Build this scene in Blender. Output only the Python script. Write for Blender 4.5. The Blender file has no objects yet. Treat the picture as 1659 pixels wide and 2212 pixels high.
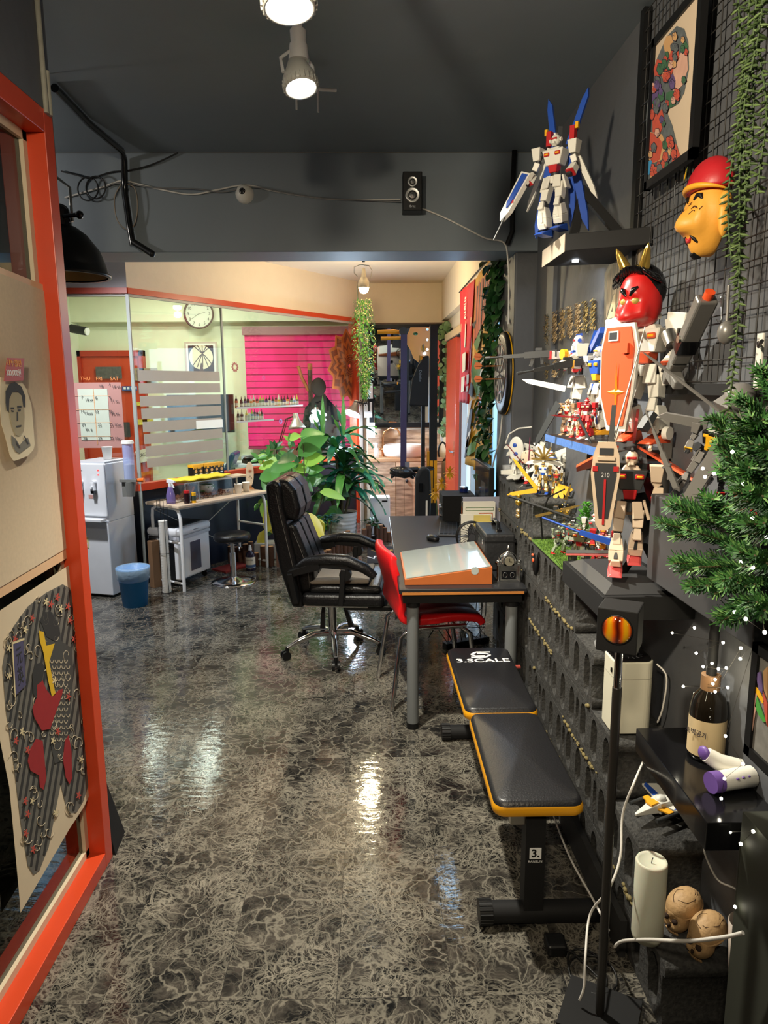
import bpy, math, random
from mathutils import Vector, Matrix, Euler
random.seed(7)
PI=math.pi
sc=bpy.context.scene
COL=sc.collection
V=Vector
# ---------------- camera ----------------
F_PX=1530.0; PITCH=math.radians(10.05); YAW=math.radians(0.99); ROLL=math.radians(0.4); EYE=1.65
cd=bpy.data.cameras.new('camera'); cam=bpy.data.objects.new('camera',cd); COL.objects.link(cam)
cd.sensor_fit='HORIZONTAL'; cd.sensor_width=36; cd.lens=36*F_PX/1659; cd.clip_start=.05
cam.matrix_world=Matrix.Translation((0,0,EYE))@Matrix.Rotation(-YAW,4,'Z')@Matrix.Rotation(PI/2-PITCH,4,'X')@Matrix.Rotation(-ROLL,4,'Z')
sc.camera=cam
def A(px,py,X=None,Y=None,Z=None):
    """world point on a known plane of the room, seen at a photograph coordinate"""
    r=cam.matrix_world.to_3x3()@V(((px-829.5)/F_PX,-(py-1106)/F_PX,-1))
    t=X/r.x if X is not None else Y/r.y if Y is not None else (Z-EYE)/r.z
    return V((r.x*t,r.y*t,EYE+r.z*t))
# ---------------- view / world ----------------
sc.view_settings.view_transform='Standard'; sc.view_settings.look='None'
sc.view_settings.exposure=0.12; sc.view_settings.gamma=1; sc.view_settings.use_curve_mapping=False
w=bpy.data.worlds.new('world'); sc.world=w; w.use_nodes=True
w.node_tree.nodes['Background'].inputs[0].default_value=(.55,.7,1,1)
w.node_tree.nodes['Background'].inputs[1].default_value=.3
sc.cycles.max_bounces=8; sc.cycles.diffuse_bounces=4; sc.cycles.glossy_bounces=4; sc.cycles.transmission_bounces=6; sc.cycles.transparent_max_bounces=16
sc.cycles.sample_clamp_indirect=4; sc.cycles.use_denoising=True; sc.cycles.caustics_reflective=False; sc.cycles.caustics_refractive=False
# ---------------- lights ----------------
def light(name,kind,loc,energy,color=(1,1,1),target=None,size=.1,spot=1.6,blend=.5,sy=None):
    l=bpy.data.lights.new(name,kind); l.energy=energy; l.color=color
    if kind=='SPOT': l.spot_size=spot; l.spot_blend=blend; l.shadow_soft_size=size
    elif kind=='AREA':
        l.size=size
        if sy: l.shape='RECTANGLE'; l.size_y=sy
    else: l.shadow_soft_size=size
    o=bpy.data.objects.new(name,l); COL.objects.link(o); o.location=loc
    if target is not None: o.rotation_euler=(V(target)-V(loc)).to_track_quat('-Z','Y').to_euler()
    return o
WARM=(1,.86,.64); NEUT=(1,.94,.80); COOL=(.62,.80,1)
light('track_and_fill_spot','SPOT',(-.235,2.62,2.63),330,NEUT,(.42,2.45,0),.035,1.9,.8)
light('track_and_fill_spot','SPOT',(-.18,1.72,2.5),130,WARM,(.25,1.5,0),.035,2.3,.8)
light('track_and_fill_spot','SPOT',(-.62,.6,2.5),210,WARM,(.92,2.2,1.95),.06,1.5,.9)  # added off the rail, without a fixture, to light the right wall
light('track_and_fill_spot','SPOT',(-.2,-.4,2.5),170,WARM,(-1,1.9,1.0),.09,1.6,.8)
light('left_room_fill','POINT',(-2.3,3.3,2.6),14,(1,.93,.85),None,.05)  # added fill light with no lamp behind it, lifting the left side
light('corner_fill_spot','SPOT',(-2.35,4.6,2.72),250,(.93,.96,1),(-1.55,5.8,.5),.06,1.8,.8)  # added spot without a fixture, brightens the water dispenser corner
light('bulb_light','POINT',tuple(A(785,640,Y=6.6)+V((0,0,-.02))),34,(1,.83,.5),None,.03)
light('bulb_spot_light','SPOT',tuple(A(783,618,Y=6.6)),85,(1,.83,.5),(-.5,8.0,2.3),.03,1.9,.6)
light('ceiling_tube_light','AREA',(-1.7,7.3,2.84),48,(.93,1,.92),(-1.9,7.7,0),.4,sy=.15)
light('ceiling_tube_light','AREA',(-2.4,8.2,2.84),20,(.93,1,.92),(-2.4,8.2,0),.9,sy=.2)
light('window_daylight','AREA',(.9,5.2,1.6),22,(.35,.66,1),(0,5.2,1.2),.5,sy=1.6)
light('door_daylight','AREA',(.93,6.5,1.3),12,(.45,.72,1),(0,6.3,1.0),.8,sy=1.7)
# ---------------- materials ----------------
MC={}
def M(name,col,rough=.5,metal=0,emit=0,bump=0,bscale=60,var=.0,vscale=8,spec=.5,trans=0,alpha=1,coat=0,ecol=None,sss=0):
    if name in MC: return MC[name]
    m=bpy.data.materials.new(name); m.use_nodes=True; nt=m.node_tree; b=nt.nodes['Principled BSDF']
    c=(*col,1) if len(col)==3 else col
    b.inputs['Base Color'].default_value=c; b.inputs['Roughness'].default_value=rough; b.inputs['Metallic'].default_value=metal
    b.inputs['Specular IOR Level'].default_value=spec
    if trans: b.inputs['Transmission Weight'].default_value=trans
    if alpha<1: b.inputs['Alpha'].default_value=alpha
    if coat: b.inputs['Coat Weight'].default_value=coat
    if sss: b.inputs['Subsurface Weight'].default_value=sss; b.inputs['Subsurface Scale'].default_value=.02
    if emit: b.inputs['Emission Color'].default_value=(*(ecol or col),1); b.inputs['Emission Strength'].default_value=emit
    tc=nt.nodes.new('ShaderNodeTexCoord')
    def noise(scale,det=3):
        n=nt.nodes.new('ShaderNodeTexNoise'); n.inputs['Scale'].default_value=scale; n.inputs['Detail'].default_value=det
        nt.links.new(tc.outputs['Object'],n.inputs['Vector']); return n
    if bump:
        n=noise(bscale); bp=nt.nodes.new('ShaderNodeBump'); bp.inputs['Strength'].default_value=bump; bp.inputs['Distance'].default_value=.01
        nt.links.new(n.outputs['Fac'],bp.inputs['Height']); nt.links.new(bp.outputs[0],b.inputs['Normal'])
    n=noise(vscale); mr=nt.nodes.new('ShaderNodeMapRange'); vv=var or .06
    mr.inputs['To Min'].default_value=1-vv; mr.inputs['To Max'].default_value=1+vv
    nt.links.new(n.outputs['Fac'],mr.inputs['Value'])
    mx=nt.nodes.new('ShaderNodeMix'); mx.data_type='RGBA'; mx.blend_type='MULTIPLY'; mx.inputs[0].default_value=1
    mx.inputs[6].default_value=c; nt.links.new(mr.outputs[0],mx.inputs[7]); nt.links.new(mx.outputs[2],b.inputs['Base Color'])
    MC[name]=m; return m
def sr(r,g,b):
    f=lambda x:((x/255+.055)/1.055)**2.4 if x>10 else x/255/12.92
    return (f(r),f(g),f(b))
BLK=M('black_plastic',(.006,.006,.0065),.42,spec=.35); BLKG=M('black_gloss',(.005,.005,.006),.15,coat=.2)
BLKM=M('matte_black',(.008,.008,.0085),.7,spec=.3); LEA=M('black_leather',(.006,.006,.007),.3,spec=.4,bump=.25,bscale=130)
WHT=M('white_plastic',(.78,.79,.82),.35); WHT2=M('white_paint_metal',(.8,.8,.8),.3); CHR=M('chrome',(.8,.8,.82),.12,1)
ALU=M('brushed_aluminium',(.62,.62,.6),.35,1); STL=M('satin_silver',(.55,.52,.46),.28,1)
RED=M('red_plastic',sr(190,30,35),.4); BLU=M('blue_plastic',sr(35,70,160),.4); YEL=M('yellow_plastic',sr(235,175,30),.4)
ORG=M('orange_paint',sr(198,66,32),.35,var=.08); ORD=M('orange_paint_reveal',sr(222,72,28),.35)
GRN=M('green_plastic',sr(70,90,60),.5); GRY=M('grey_plastic',sr(110,112,118),.45); DGR=M('dark_grey_plastic',sr(45,46,50),.5)
GOLD=M('gold_plastic',(.85,.55,.12),.22,.9); CREAM=M('cream_plastic',sr(222,205,178),.45); OWHT=M('off_white_plastic',sr(225,222,212),.45)
PAP=M('paper',sr(225,215,195),.7); RLEA=M('red_leather',sr(200,22,26),.35,bump=.15,bscale=120)
# ---------------- mesh builder ----------------
class G:
    def __init__(s,mat=None): s.v=[];s.f=[];s.mi=[];s.sm=[];s.mats=[];s.cur=0;s.T=Matrix.Identity(4); s.mat(mat) if mat else None
    def mat(s,m):
        if m not in s.mats: s.mats.append(m)
        s.cur=s.mats.index(m); return s
    def add(s,vs,fs,smooth=False):
        k=len(s.v); s.v+=[s.T@V(q) for q in vs]
        for f in fs: s.f.append([k+i for i in f]); s.mi.append(s.cur); s.sm.append(smooth)
    def box(s,c,d,R=None):
        x,y,z=d[0]/2,d[1]/2,d[2]/2; vs=[V((a*x,b*y,e*z)) for e in(-1,1) for a,b in((-1,-1),(1,-1),(1,1),(-1,1))]
        if R is not None: vs=[R@q for q in vs]
        s.add([V(c)+q for q in vs],[(0,3,2,1),(4,5,6,7),(0,1,5,4),(1,2,6,5),(2,3,7,6),(3,0,4,7)]); return s
    def bb(s,a,b):
        a,b=V(a),V(b); return s.box((a+b)/2,[abs(q) for q in (b-a)])
    def fr(s,p1,p2,up=(0,0,1)):
        d=(V(p2)-V(p1)); L=d.length; d=d.normalized(); u=V(up)
        if abs(d.dot(u))>.97: u=V((0,1,0)) if abs(d.y)<.9 else V((1,0,0))
        a=d.cross(u).normalized(); b=a.cross(d).normalized(); return d,a,b,L
    def tb(s,p1,p2,w1,w2,up=(0,0,1)):
        """tapered box from p1 to p2; w=(side,depth)"""
        d,a,b,L=s.fr(p1,p2,up); vs=[]
        for p,w in((p1,w1),(p2,w2)):
            for i,j in((-1,-1),(1,-1),(1,1),(-1,1)): vs.append(V(p)+a*(i*w[0]/2)+b*(j*w[1]/2))
        s.add(vs,[(0,1,2,3),(7,6,5,4),(0,4,5,1),(1,5,6,2),(2,6,7,3),(3,7,4,0)]); return s
    def cyl(s,p1,p2,r1,r2=None,n=16,caps=True):
        r2=r1 if r2 is None else r2; d,a,b,L=s.fr(p1,p2); vs=[]
        for p,r in((p1,r1),(p2,r2)):
            for i in range(n): t=2*PI*i/n; vs.append(V(p)+a*(r*math.cos(t))+b*(r*math.sin(t)))
        s.add(vs,[(i,i+n,(i+1)%n+n,(i+1)%n) for i in range(n)],True)
        if caps: s.add(vs,[tuple(range(n)),tuple(range(2*n-1,n-1,-1))])
        return s
    def tube(s,pts,r,n=8,close=False,caps=True):
        pts=[V(p) for p in pts]; m=len(pts); vs=[]; prev=None
        for i,p in enumerate(pts):
            q=pts[(i+1)%m] if (i<m-1 or close) else p; o=pts[i-1] if (i>0 or close) else p
            d=(q-o).normalized()
            if prev is None:
                u=V((0,0,1)) if abs(d.z)<.9 else V((1,0,0)); a=d.cross(u).normalized()
            else:
                a=prev-d*prev.dot(d)
                a=a.normalized() if a.length>1e-6 else d.orthogonal().normalized()
            prev=a; b=d.cross(a); rr=r[i] if isinstance(r,(list,tuple)) else r
            for k in range(n): t=2*PI*k/n; vs.append(p+a*(rr*math.cos(t))+b*(rr*math.sin(t)))
        fs=[]
        for i in range(m if close else m-1):
            j=(i+1)%m
            for k in range(n): fs.append((i*n+k,i*n+(k+1)%n,j*n+(k+1)%n,j*n+k))
        s.add(vs,fs,True)
        if not close and caps: s.add(vs,[tuple(range(n-1,-1,-1)),tuple(range((m-1)*n,m*n))])
        return s
    def sph(s,c,r,n=14,m=9,R=None,fn=None):
        if not isinstance(r,(tuple,list)): r=(r,r,r)
        vs=[];fs=[]
        for j in range(m+1):
            ph=PI*j/m
            for i in range(n):
                t=2*PI*i/n; q=V((math.sin(ph)*math.cos(t),math.sin(ph)*math.sin(t),math.cos(ph)))
                if fn: q=fn(q)
                q=V((q.x*r[0],q.y*r[1],q.z*r[2]))
                if R is not None: q=R@q
                vs.append(V(c)+q)
        for j in range(m):
            for i in range(n): fs.append((j*n+i,(j+1)*n+i,(j+1)*n+(i+1)%n,j*n+(i+1)%n))
        s.add(vs,fs,True); return s
    def lathe(s,prof,c=(0,0,0),n=24,R=None,sx=1,sy=1):
        vs=[]
        for r,z in prof:
            for i in range(n):
                t=2*PI*i/n; q=V((r*math.cos(t)*sx,r*math.sin(t)*sy,z))
                if R is not None: q=R@q
                vs.append(V(c)+q)
        m=len(prof); s.add(vs,[(j*n+i,j*n+(i+1)%n,(j+1)*n+(i+1)%n,(j+1)*n+i) for j in range(m-1) for i in range(n)],True); return s
    def prism(s,poly,a,b,u,v,o,h):
        """extrude 2-D polygon: o + x*a... a=u axis,b=v axis given as vectors u,v ; along w=u x v by h"""
        u,v,o=V(u),V(v),V(o); wv=u.cross(v).normalized()*h; n=len(poly)
        vs=[o+u*x+v*y for x,y in poly]; vs+=[q+wv for q in vs]
        s.add(vs,[tuple(range(n-1,-1,-1)),tuple(range(n,2*n))]+[(i,(i+1)%n,(i+1)%n+n,i+n) for i in range(n)]); return s
    def slab(s,pts,off):
        """solid sheet: 3-D polygon pts pushed by vector off"""
        n=len(pts); vs=[V(p) for p in pts]; vs+=[p+V(off) for p in vs]
        s.add(vs,[tuple(range(n)),tuple(range(2*n-1,n-1,-1))]+[(i,i+n,(i+1)%n+n,(i+1)%n) for i in range(n)]); return s
    def quad(s,*p): s.add(p,[tuple(range(len(p)))]); return s
    def leaf(s,p,d,L,W,droop=.5,up=(0,0,1),seg=6,fold=.25,wave=0,tip=1):
        """curved leaf from p in direction d"""
        d=V(d).normalized(); pts=[]; q=V(p); side=d.cross(V(up))
        side=side.normalized() if side.length>1e-3 else V((1,0,0)); vs=[]
        for i in range(seg+1):
            t=i/seg; wd=W*(math.sin(PI*min(1,t**.75))**.8 if 0<t<1 else .02)
            nn=side.cross(d).normalized(); wv=nn*(math.sin(t*11)*wave)
            vs+=[q+side*wd/2+nn*(fold*wd/2)+wv,q.copy(),q-side*wd/2+nn*(fold*wd/2)-wv]
            d=(d-V((0,0,1))*droop/seg).normalized(); q=q+d*(L/seg)
        s.add(vs,[(3*i+a,3*i+a+1,3*i+a+4,3*i+a+3) for i in range(seg) for a in(0,1)],True); return s
    def obj(s,name,parent=None,loc=(0,0,0),rot=(0,0,0),bevel=0,bseg=2,sub=0,thick=0,split=False):
        if split:
            par=list(range(len(s.v)))
            def fd(i):
                while par[i]!=i: par[i]=par[par[i]]; i=par[i]
                return i
            key={}
            for i,q in enumerate(s.v):
                kk=(round(q.x,5),round(q.y,5),round(q.z,5))
                if kk in key: par[fd(i)]=fd(key[kk])
                else: key[kk]=i
            for f in s.f:
                for j in f[1:]: par[fd(j)]=fd(f[0])
            gr={}
            for k,f in enumerate(s.f): gr.setdefault(fd(f[0]),[]).append(k)
            last=None
            for fl in gr.values():
                q=G(); q.mats=list(s.mats); mp={}
                for k in fl:
                    for j in s.f[k]:
                        if j not in mp: mp[j]=len(q.v); q.v.append(s.v[j])
                    q.f.append([mp[j] for j in s.f[k]]); q.mi.append(s.mi[k]); q.sm.append(s.sm[k])
                last=q.obj(name,parent,loc,rot,bevel,bseg,sub,thick)
            return last
        me=bpy.data.meshes.new(name); me.from_pydata([tuple(q) for q in s.v],[],s.f)
        for m in s.mats: me.materials.append(m)
        me.polygons.foreach_set('material_index',s.mi); me.polygons.foreach_set('use_smooth',s.sm); me.update()
        o=bpy.data.objects.new(name,me); COL.objects.link(o); o.parent=parent; o.location=loc; o.rotation_euler=rot
        if thick: q=o.modifiers.new('thickness','SOLIDIFY'); q.thickness=thick; q.offset=0
        if bevel: q=o.modifiers.new('bevel','BEVEL'); q.width=bevel; q.segments=bseg; q.limit_method='ANGLE'; q.angle_limit=.6
        if sub: q=o.modifiers.new('sub','SUBSURF'); q.levels=sub; q.render_levels=sub
        return o
def tag(o,label,cat,group=None,kind=None):
    o['label']=label; o['category']=cat
    if group: o['group']=group
    if kind: o['kind']=kind
    return o
def thing(name,label,cat,loc=(0,0,0),rz=0,group=None,rot=None):
    o=bpy.data.objects.new(name,None); o.empty_display_size=.05; COL.objects.link(o); o.location=loc
    o.rotation_euler=rot if rot is not None else (0,0,rz)
    return tag(o,label,cat,group)
def struct(o): o['kind']='structure'; return o
def text(body,size,mat,loc,rot,parent=None,name='lettering',ext=.0006,align='CENTER',sx=1,bold=0,shear=0):
    c=bpy.data.curves.new(name,'FONT'); c.body=body; c.size=size; c.extrude=ext; c.align_x=align; c.align_y='CENTER'; c.offset=bold; c.shear=shear; c.resolution_u=3
    t=bpy.data.objects.new('t',c); COL.objects.link(t)
    bpy.context.view_layer.update()
    me=bpy.data.meshes.new_from_object(t.evaluated_get(bpy.context.evaluated_depsgraph_get())); COL.objects.unlink(t); bpy.data.objects.remove(t)
    me.materials.clear(); me.materials.append(mat); me.name=name
    o=bpy.data.objects.new(name,me); COL.objects.link(o); o.parent=parent; o.location=loc; o.rotation_euler=rot; o.scale=(sx,1,1); return o
def shape(loops,ext,mat,name,parent=None,loc=(0,0,0),rot=(0,0,0)):
    """flat 2-D outline with holes, extruded both ways by ext (curve turned into mesh)"""
    c=bpy.data.curves.new(name,'CURVE'); c.dimensions='2D'; c.fill_mode='BOTH'; c.extrude=ext
    for lp in loops:
        sp=c.splines.new('POLY'); sp.points.add(len(lp)-1); sp.use_cyclic_u=True
        for i,q in enumerate(lp): sp.points[i].co=(q[0],q[1],0,1)
    t=bpy.data.objects.new('t',c); COL.objects.link(t); bpy.context.view_layer.update()
    me=bpy.data.meshes.new_from_object(t.evaluated_get(bpy.context.evaluated_depsgraph_get())); COL.objects.unlink(t); bpy.data.objects.remove(t)
    me.materials.clear(); me.materials.append(mat); me.name=name
    o=bpy.data.objects.new(name,me); COL.objects.link(o); o.parent=parent; o.location=loc; o.rotation_euler=rot; return o
def copy_tree(o,parent=None):
    c=o.copy(); COL.objects.link(c)
    if parent: c.parent=parent
    for ch in list(o.children): copy_tree(ch,c)
    return c
def circ(cx,cy,r,n=20,ry=None,a0=0,a1=2*PI): return [(cx+r*math.cos(a0+(a1-a0)*i/n),cy+(ry or r)*math.sin(a0+(a1-a0)*i/n)) for i in range(n)]
def rrect(cx,cy,w,h,r,n=5):
    o=[]
    for sx,sy,a in((1,1,0),(-1,1,PI/2),(-1,-1,PI),(1,-1,1.5*PI)):
        for i in range(n+1): t=a+PI/2*i/n; o.append((cx+sx*(w/2-r)+r*math.cos(t),cy+sy*(h/2-r)+r*math.sin(t)))
    return o
def RZ(a): return Matrix.Rotation(a,4,'Z')
def RX(a): return Matrix.Rotation(a,4,'X')
def RY(a): return Matrix.Rotation(a,4,'Y')
def TR(*p): return Matrix.Translation(p)
# ================= room shell =================
CEIL=2.863; WX=.925
def nodemat(name):
    m=bpy.data.materials.new(name); m.use_nodes=True; nt=m.node_tree; return m,nt,nt.nodes['Principled BSDF']
def mk_floor():
    m,nt,b=nodemat('dark_marble_tile'); N=nt.nodes.new; L=nt.links.new
    tc=N('ShaderNodeTexCoord'); mp=N('ShaderNodeMapping'); mp.inputs['Location'].default_value=(.43,-.4,0); L(tc.outputs['Object'],mp.inputs[0])
    br=N('ShaderNodeTexBrick'); br.offset=0; br.inputs['Scale'].default_value=1; br.inputs['Brick Width'].default_value=.32; br.inputs['Row Height'].default_value=.64
    br.inputs['Mortar Size'].default_value=.0007; br.inputs['Color1'].default_value=(0,0,0,1); br.inputs['Color2'].default_value=(1,1,1,1); br.inputs['Mortar'].default_value=(.5,.5,.5,1)
    L(mp.outputs[0],br.inputs['Vector'])
    off=N('ShaderNodeVectorMath'); off.operation='MULTIPLY_ADD'; off.inputs[1].default_value=(3.1,5.7,2.3); L(br.outputs['Color'],off.inputs[0]); L(tc.outputs['Object'],off.inputs[2])
    def warp(scale,amt,src):
        n=N('ShaderNodeTexNoise'); n.inputs['Scale'].default_value=scale; n.inputs['Detail'].default_value=4; L(src,n.inputs['Vector'])
        v=N('ShaderNodeVectorMath'); v.operation='MULTIPLY_ADD'; v.inputs[1].default_value=(amt,)*3; L(n.outputs['Color'],v.inputs[0]); L(src,v.inputs[2]); return v.outputs[0]
    s1=warp(6,.20,off.outputs[0]); s2=warp(30,.035,s1)
    def veins(scale,width,src):
        v=N('ShaderNodeTexVoronoi'); v.feature='DISTANCE_TO_EDGE'; v.inputs['Scale'].default_value=scale; L(src,v.inputs['Vector'])
        r=N('ShaderNodeMapRange'); r.interpolation_type='SMOOTHSTEP'; r.inputs['From Min'].default_value=0; r.inputs['From Max'].default_value=width; r.inputs['To Min'].default_value=1; r.inputs['To Max'].default_value=0
        L(v.outputs['Distance'],r.inputs[0]); return r.outputs[0]
    va=veins(13,.07,s2); vb=veins(34,.12,s2); vc=veins(75,.16,s2)
    mask=N('ShaderNodeTexNoise'); mask.inputs['Scale'].default_value=5; mask.inputs['Detail'].default_value=3; L(off.outputs[0],mask.inputs['Vector'])
    def rng(src,a,b2,c=0,d=1):
        r=N('ShaderNodeMapRange'); r.inputs['From Min'].default_value=a; r.inputs['From Max'].default_value=b2; r.inputs['To Min'].default_value=c; r.inputs['To Max'].default_value=d; L(src,r.inputs[0]); return r.outputs[0]
    def mth(op,x,y):
        q=N('ShaderNodeMath'); q.operation=op
        for i,z in enumerate((x,y)):
            if isinstance(z,(int,float)): q.inputs[i].default_value=z
            else: L(z,q.inputs[i])
        return q.outputs[0]
    mk=rng(mask.outputs['Fac'],.38,.62)
    vv=mth('MAXIMUM',mth('MULTIPLY',va,.45),mth('MULTIPLY',mth('MULTIPLY',vb,mth('ADD',mth('MULTIPLY',mk,.9),.1)),.66))
    vv=mth('MAXIMUM',vv,mth('MULTIPLY',mth('MULTIPLY',vc,mk),.42))
    n2=N('ShaderNodeTexNoise'); n2.inputs['Scale'].default_value=14; n2.inputs['Detail'].default_value=5; L(s1,n2.inputs['Vector'])
    cr=N('ShaderNodeValToRGB'); cr.color_ramp.elements[0].position=.42; cr.color_ramp.elements[0].color=(.010,.010,.010,1); cr.color_ramp.elements[1].position=.68; cr.color_ramp.elements[1].color=(.058,.051,.043,1); L(n2.outputs['Fac'],cr.inputs[0])
    mx=N('ShaderNodeMix'); mx.data_type='RGBA'; mx.inputs[7].default_value=(.36,.33,.265,1); L(vv,mx.inputs[0]); L(cr.outputs[0],mx.inputs[6])
    mx2=N('ShaderNodeMix'); mx2.data_type='RGBA'; mx2.inputs[7].default_value=(.02,.02,.02,1); L(br.outputs['Fac'],mx2.inputs[0]); L(mx.outputs[2],mx2.inputs[6]); L(mx2.outputs[2],b.inputs['Base Color'])
    b.inputs['Roughness'].default_value=.085; b.inputs['Specular IOR Level'].default_value=.6
    n3=N('ShaderNodeTexNoise'); n3.inputs['Scale'].default_value=16; n3.inputs['Detail'].default_value=4
    mp3=N('ShaderNodeMapping'); mp3.inputs['Scale'].default_value=(1,2.2,1); L(tc.outputs['Object'],mp3.inputs[0]); L(mp3.outputs[0],n3.inputs['Vector'])
    bp=N('ShaderNodeBump'); bp.inputs['Strength'].default_value=.22; bp.inputs['Distance'].default_value=.006; L(n3.outputs['Fac'],bp.inputs['Height']); L(bp.outputs[0],b.inputs['Normal'])
    return m
FLOORM=mk_floor()
DARKW=M('charcoal_wall_paint',sr(86,88,92),.6,bump=.25,bscale=18,var=.12,vscale=2.5)
DARKC=M('charcoal_ceiling_paint',sr(124,134,142),.5,bump=.2,bscale=9,var=.12,vscale=2)
CRW=M('cream_wall_paint',sr(232,214,188),.7,bump=.25,bscale=12,var=.04)
CRB=M('shaded_cream_wall_paint',sr(200,198,205),.7,bump=.2,bscale=12)  # bluish grey puts the shade left of the corner into the cream
YW=M('pale_green_room_wall',sr(226,228,196),.7,bump=.15,bscale=12)
NAVY=M('navy_panel',sr(22,28,42),.3)
GLS=None
def glass_mat(name,tint,fac,rough=.02):
    m=bpy.data.materials.new(name); m.use_nodes=True; nt=m.node_tree; nt.nodes.remove(nt.nodes['Principled BSDF']); N=nt.nodes.new; L=nt.links.new
    t=N('ShaderNodeBsdfTransparent'); t.inputs[0].default_value=(*tint,1); g=N('ShaderNodeBsdfGlossy'); g.inputs['Roughness'].default_value=rough; g.inputs[0].default_value=(.9,.95,.92,1)
    lw=N('ShaderNodeLayerWeight'); pw=N('ShaderNodeMath'); pw.operation='POWER'; pw.inputs[1].default_value=4; L(lw.outputs['Facing'],pw.inputs[0])
    mt=N('ShaderNodeMath'); mt.operation='MULTIPLY_ADD'; mt.inputs[1].default_value=.9*fac; mt.inputs[2].default_value=.045*fac; L(pw.outputs[0],mt.inputs[0])
    x=N('ShaderNodeMixShader'); L(mt.outputs[0],x.inputs[0]); L(t.outputs[0],x.inputs[1]); L(g.outputs[0],x.inputs[2]); L(x.outputs[0],nt.nodes['Material Output'].inputs[0]); return m
GLS=glass_mat('clear_partition_glass',(.93,.97,.93),1.2); GLD=glass_mat('dark_tinted_glass',(.22,.22,.21),1.0,.03); GLC=glass_mat('clear_acrylic',(.95,.96,.98),1.0,.05)
def sb(name,a,b,m,**k): return struct(G(m).bb(a,b).obj(name,**k))
sb('floor',(-4.3,-1.6,-.06),(1.3,9.6,0),FLOORM)
sb('ceiling',(-4.3,-1.6,CEIL),(1.3,4.0,CEIL+.1),DARKC)
sb('ceiling_far',(-4.3,4.0,CEIL),(1.3,9.6,CEIL+.1),CRW)
sb('trim_beam',(-4.2,4.0,2.366),(1.2,4.3,CEIL),DARKC,bevel=.004)
sb('wall_right',(WX,-1.6,0),(1.15,4.05,CEIL),DARKW)
sb('wall_back',(-4.3,-1.7,0),(1.3,-1.6,CEIL),DARKW)
sb('wall_left',(-4.3,-1.6,0),(-4.2,9.6,CEIL),CRB)
sb('trim_pillar',(.80,4.05,0),(1.15,4.52,CEIL),DARKW,bevel=.01)
# dark pilaster edge on the near wall
sb('trim_wall_strip',(.905,3.62,0),(WX,3.98,CEIL),DARKW)
# right far wall: header, beam ledge, pieces round window and door
g=G(CRW); g.bb((.86,4.5,2.42),(1.1,8.85,CEIL)); g.bb((.93,4.5,2.2),(1.1,8.85,2.42)); g.bb((.93,8.2,0),(1.1,8.85,2.3)); g.bb((.93,5.75,0),(1.1,5.9,2.3)); g.bb((.93,4.5,0),(1.1,5.75,.75)); struct(g.obj('wall_right_far'))
sb('wall_far',(-.14,8.78,0),(1.1,8.9,CEIL),CRW)
# frosted window lit from outside
PANE=M('daylit_window_pane',(.35,.62,.9),.3,emit=1.1,ecol=(.30,.58,.88))
sb('window_1',(.98,4.52,.75),(1.0,5.75,2.2),PANE)
fr=G(M('window_frame_white',sr(215,220,228),.4)); 
for a,b in(((.93,4.52,.72),(1.0,5.75,.76)),((.93,4.52,2.16),(1.0,5.75,2.2)),((.93,4.52,.72),(1.0,4.58,2.2)),((.93,5.69,.72),(1.0,5.75,2.2))): fr.bb(a,b)
fr.obj('window_frame',bpy.data.objects['window_1'])
# frosted glass doorway + sliding orange door
PANE2=M('daylit_door_pane',(.5,.68,.85),.3,emit=.75,ecol=(.50,.70,.92))
dr=struct(G(PANE2).bb((.985,5.9,.05),(1.0,7.5,2.2)).obj('door_2'))
g=G(M('door_frame_white',sr(205,212,222),.4))
for a,b in(((.93,5.9,0),(1.0,5.96,2.22)),((.93,7.30,0),(1.0,7.36,2.22)),((.93,6.58,0),(.99,6.63,2.22)),((.93,5.9,2.16),(1.0,7.5,2.22))): g.bb(a,b)
g.obj('door_frame',dr)
d0=7.30
dr=struct(G(ORG).bb((.865,d0,.02),(.905,8.22,2.14)).obj('door_1',bevel=.003))
h=G(CHR); h.cyl((.865,d0+.10,.97),(.825,d0+.10,.97),.012); h.cyl((.83,d0+.10,.97),(.83,d0+.24,.975),.010); h.bb((.862,d0+.08,.93),(.866,d0+.12,1.08)); h.obj('door_handle',dr)
g=G(M('door_lock_plate',sr(220,215,205),.4)); g.bb((.862,d0+.03,1.32),(.866,d0+.05,1.44)); g.obj('lock_plate',dr)
tr_=G(M('rail_wood',sr(200,170,130),.5)).bb((.85,5.6,2.15),(.93,8.3,2.22)); tr_.mat(BLK).bb((.87,5.6,2.135),(.92,8.3,2.15)); struct(tr_.obj('trim_door_rail'))
# ---- far glass partition (slanted) ----
PC=V((-1.94,5.92,0)); PE=V((-.15,8.62,0)); PU=(PE-PC).normalized(); PN=V((-PU.y,PU.x,0)) # PN points into the tattoo room (left/back)
if PN.x>0: PN=-PN
TZ=2.395
def pbox(g,s0,s1,n0,n1,z0,z1):
    ps=[PC+PU*a+PN*b for a,b in((s0,n0),(s1,n0),(s1,n1),(s0,n1))]
    vs=[V((q.x,q.y,z0)) for q in ps]+[V((q.x,q.y,z1)) for q in ps]
    g.add(vs,[(0,3,2,1),(4,5,6,7),(0,1,5,4),(1,2,6,5),(2,3,7,6),(3,0,4,7)])
PL=(PE-PC).length
g=G(CRW); pbox(g,0,PL,0,.12,TZ+.045,CEIL); struct(g.obj('wall_partition_upper'))
g=G(CRB); g.bb((-4.2,5.92,TZ+.045),(-1.94,6.04,CEIL)); struct(g.obj('wall_partition_upper_left'))
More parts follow.
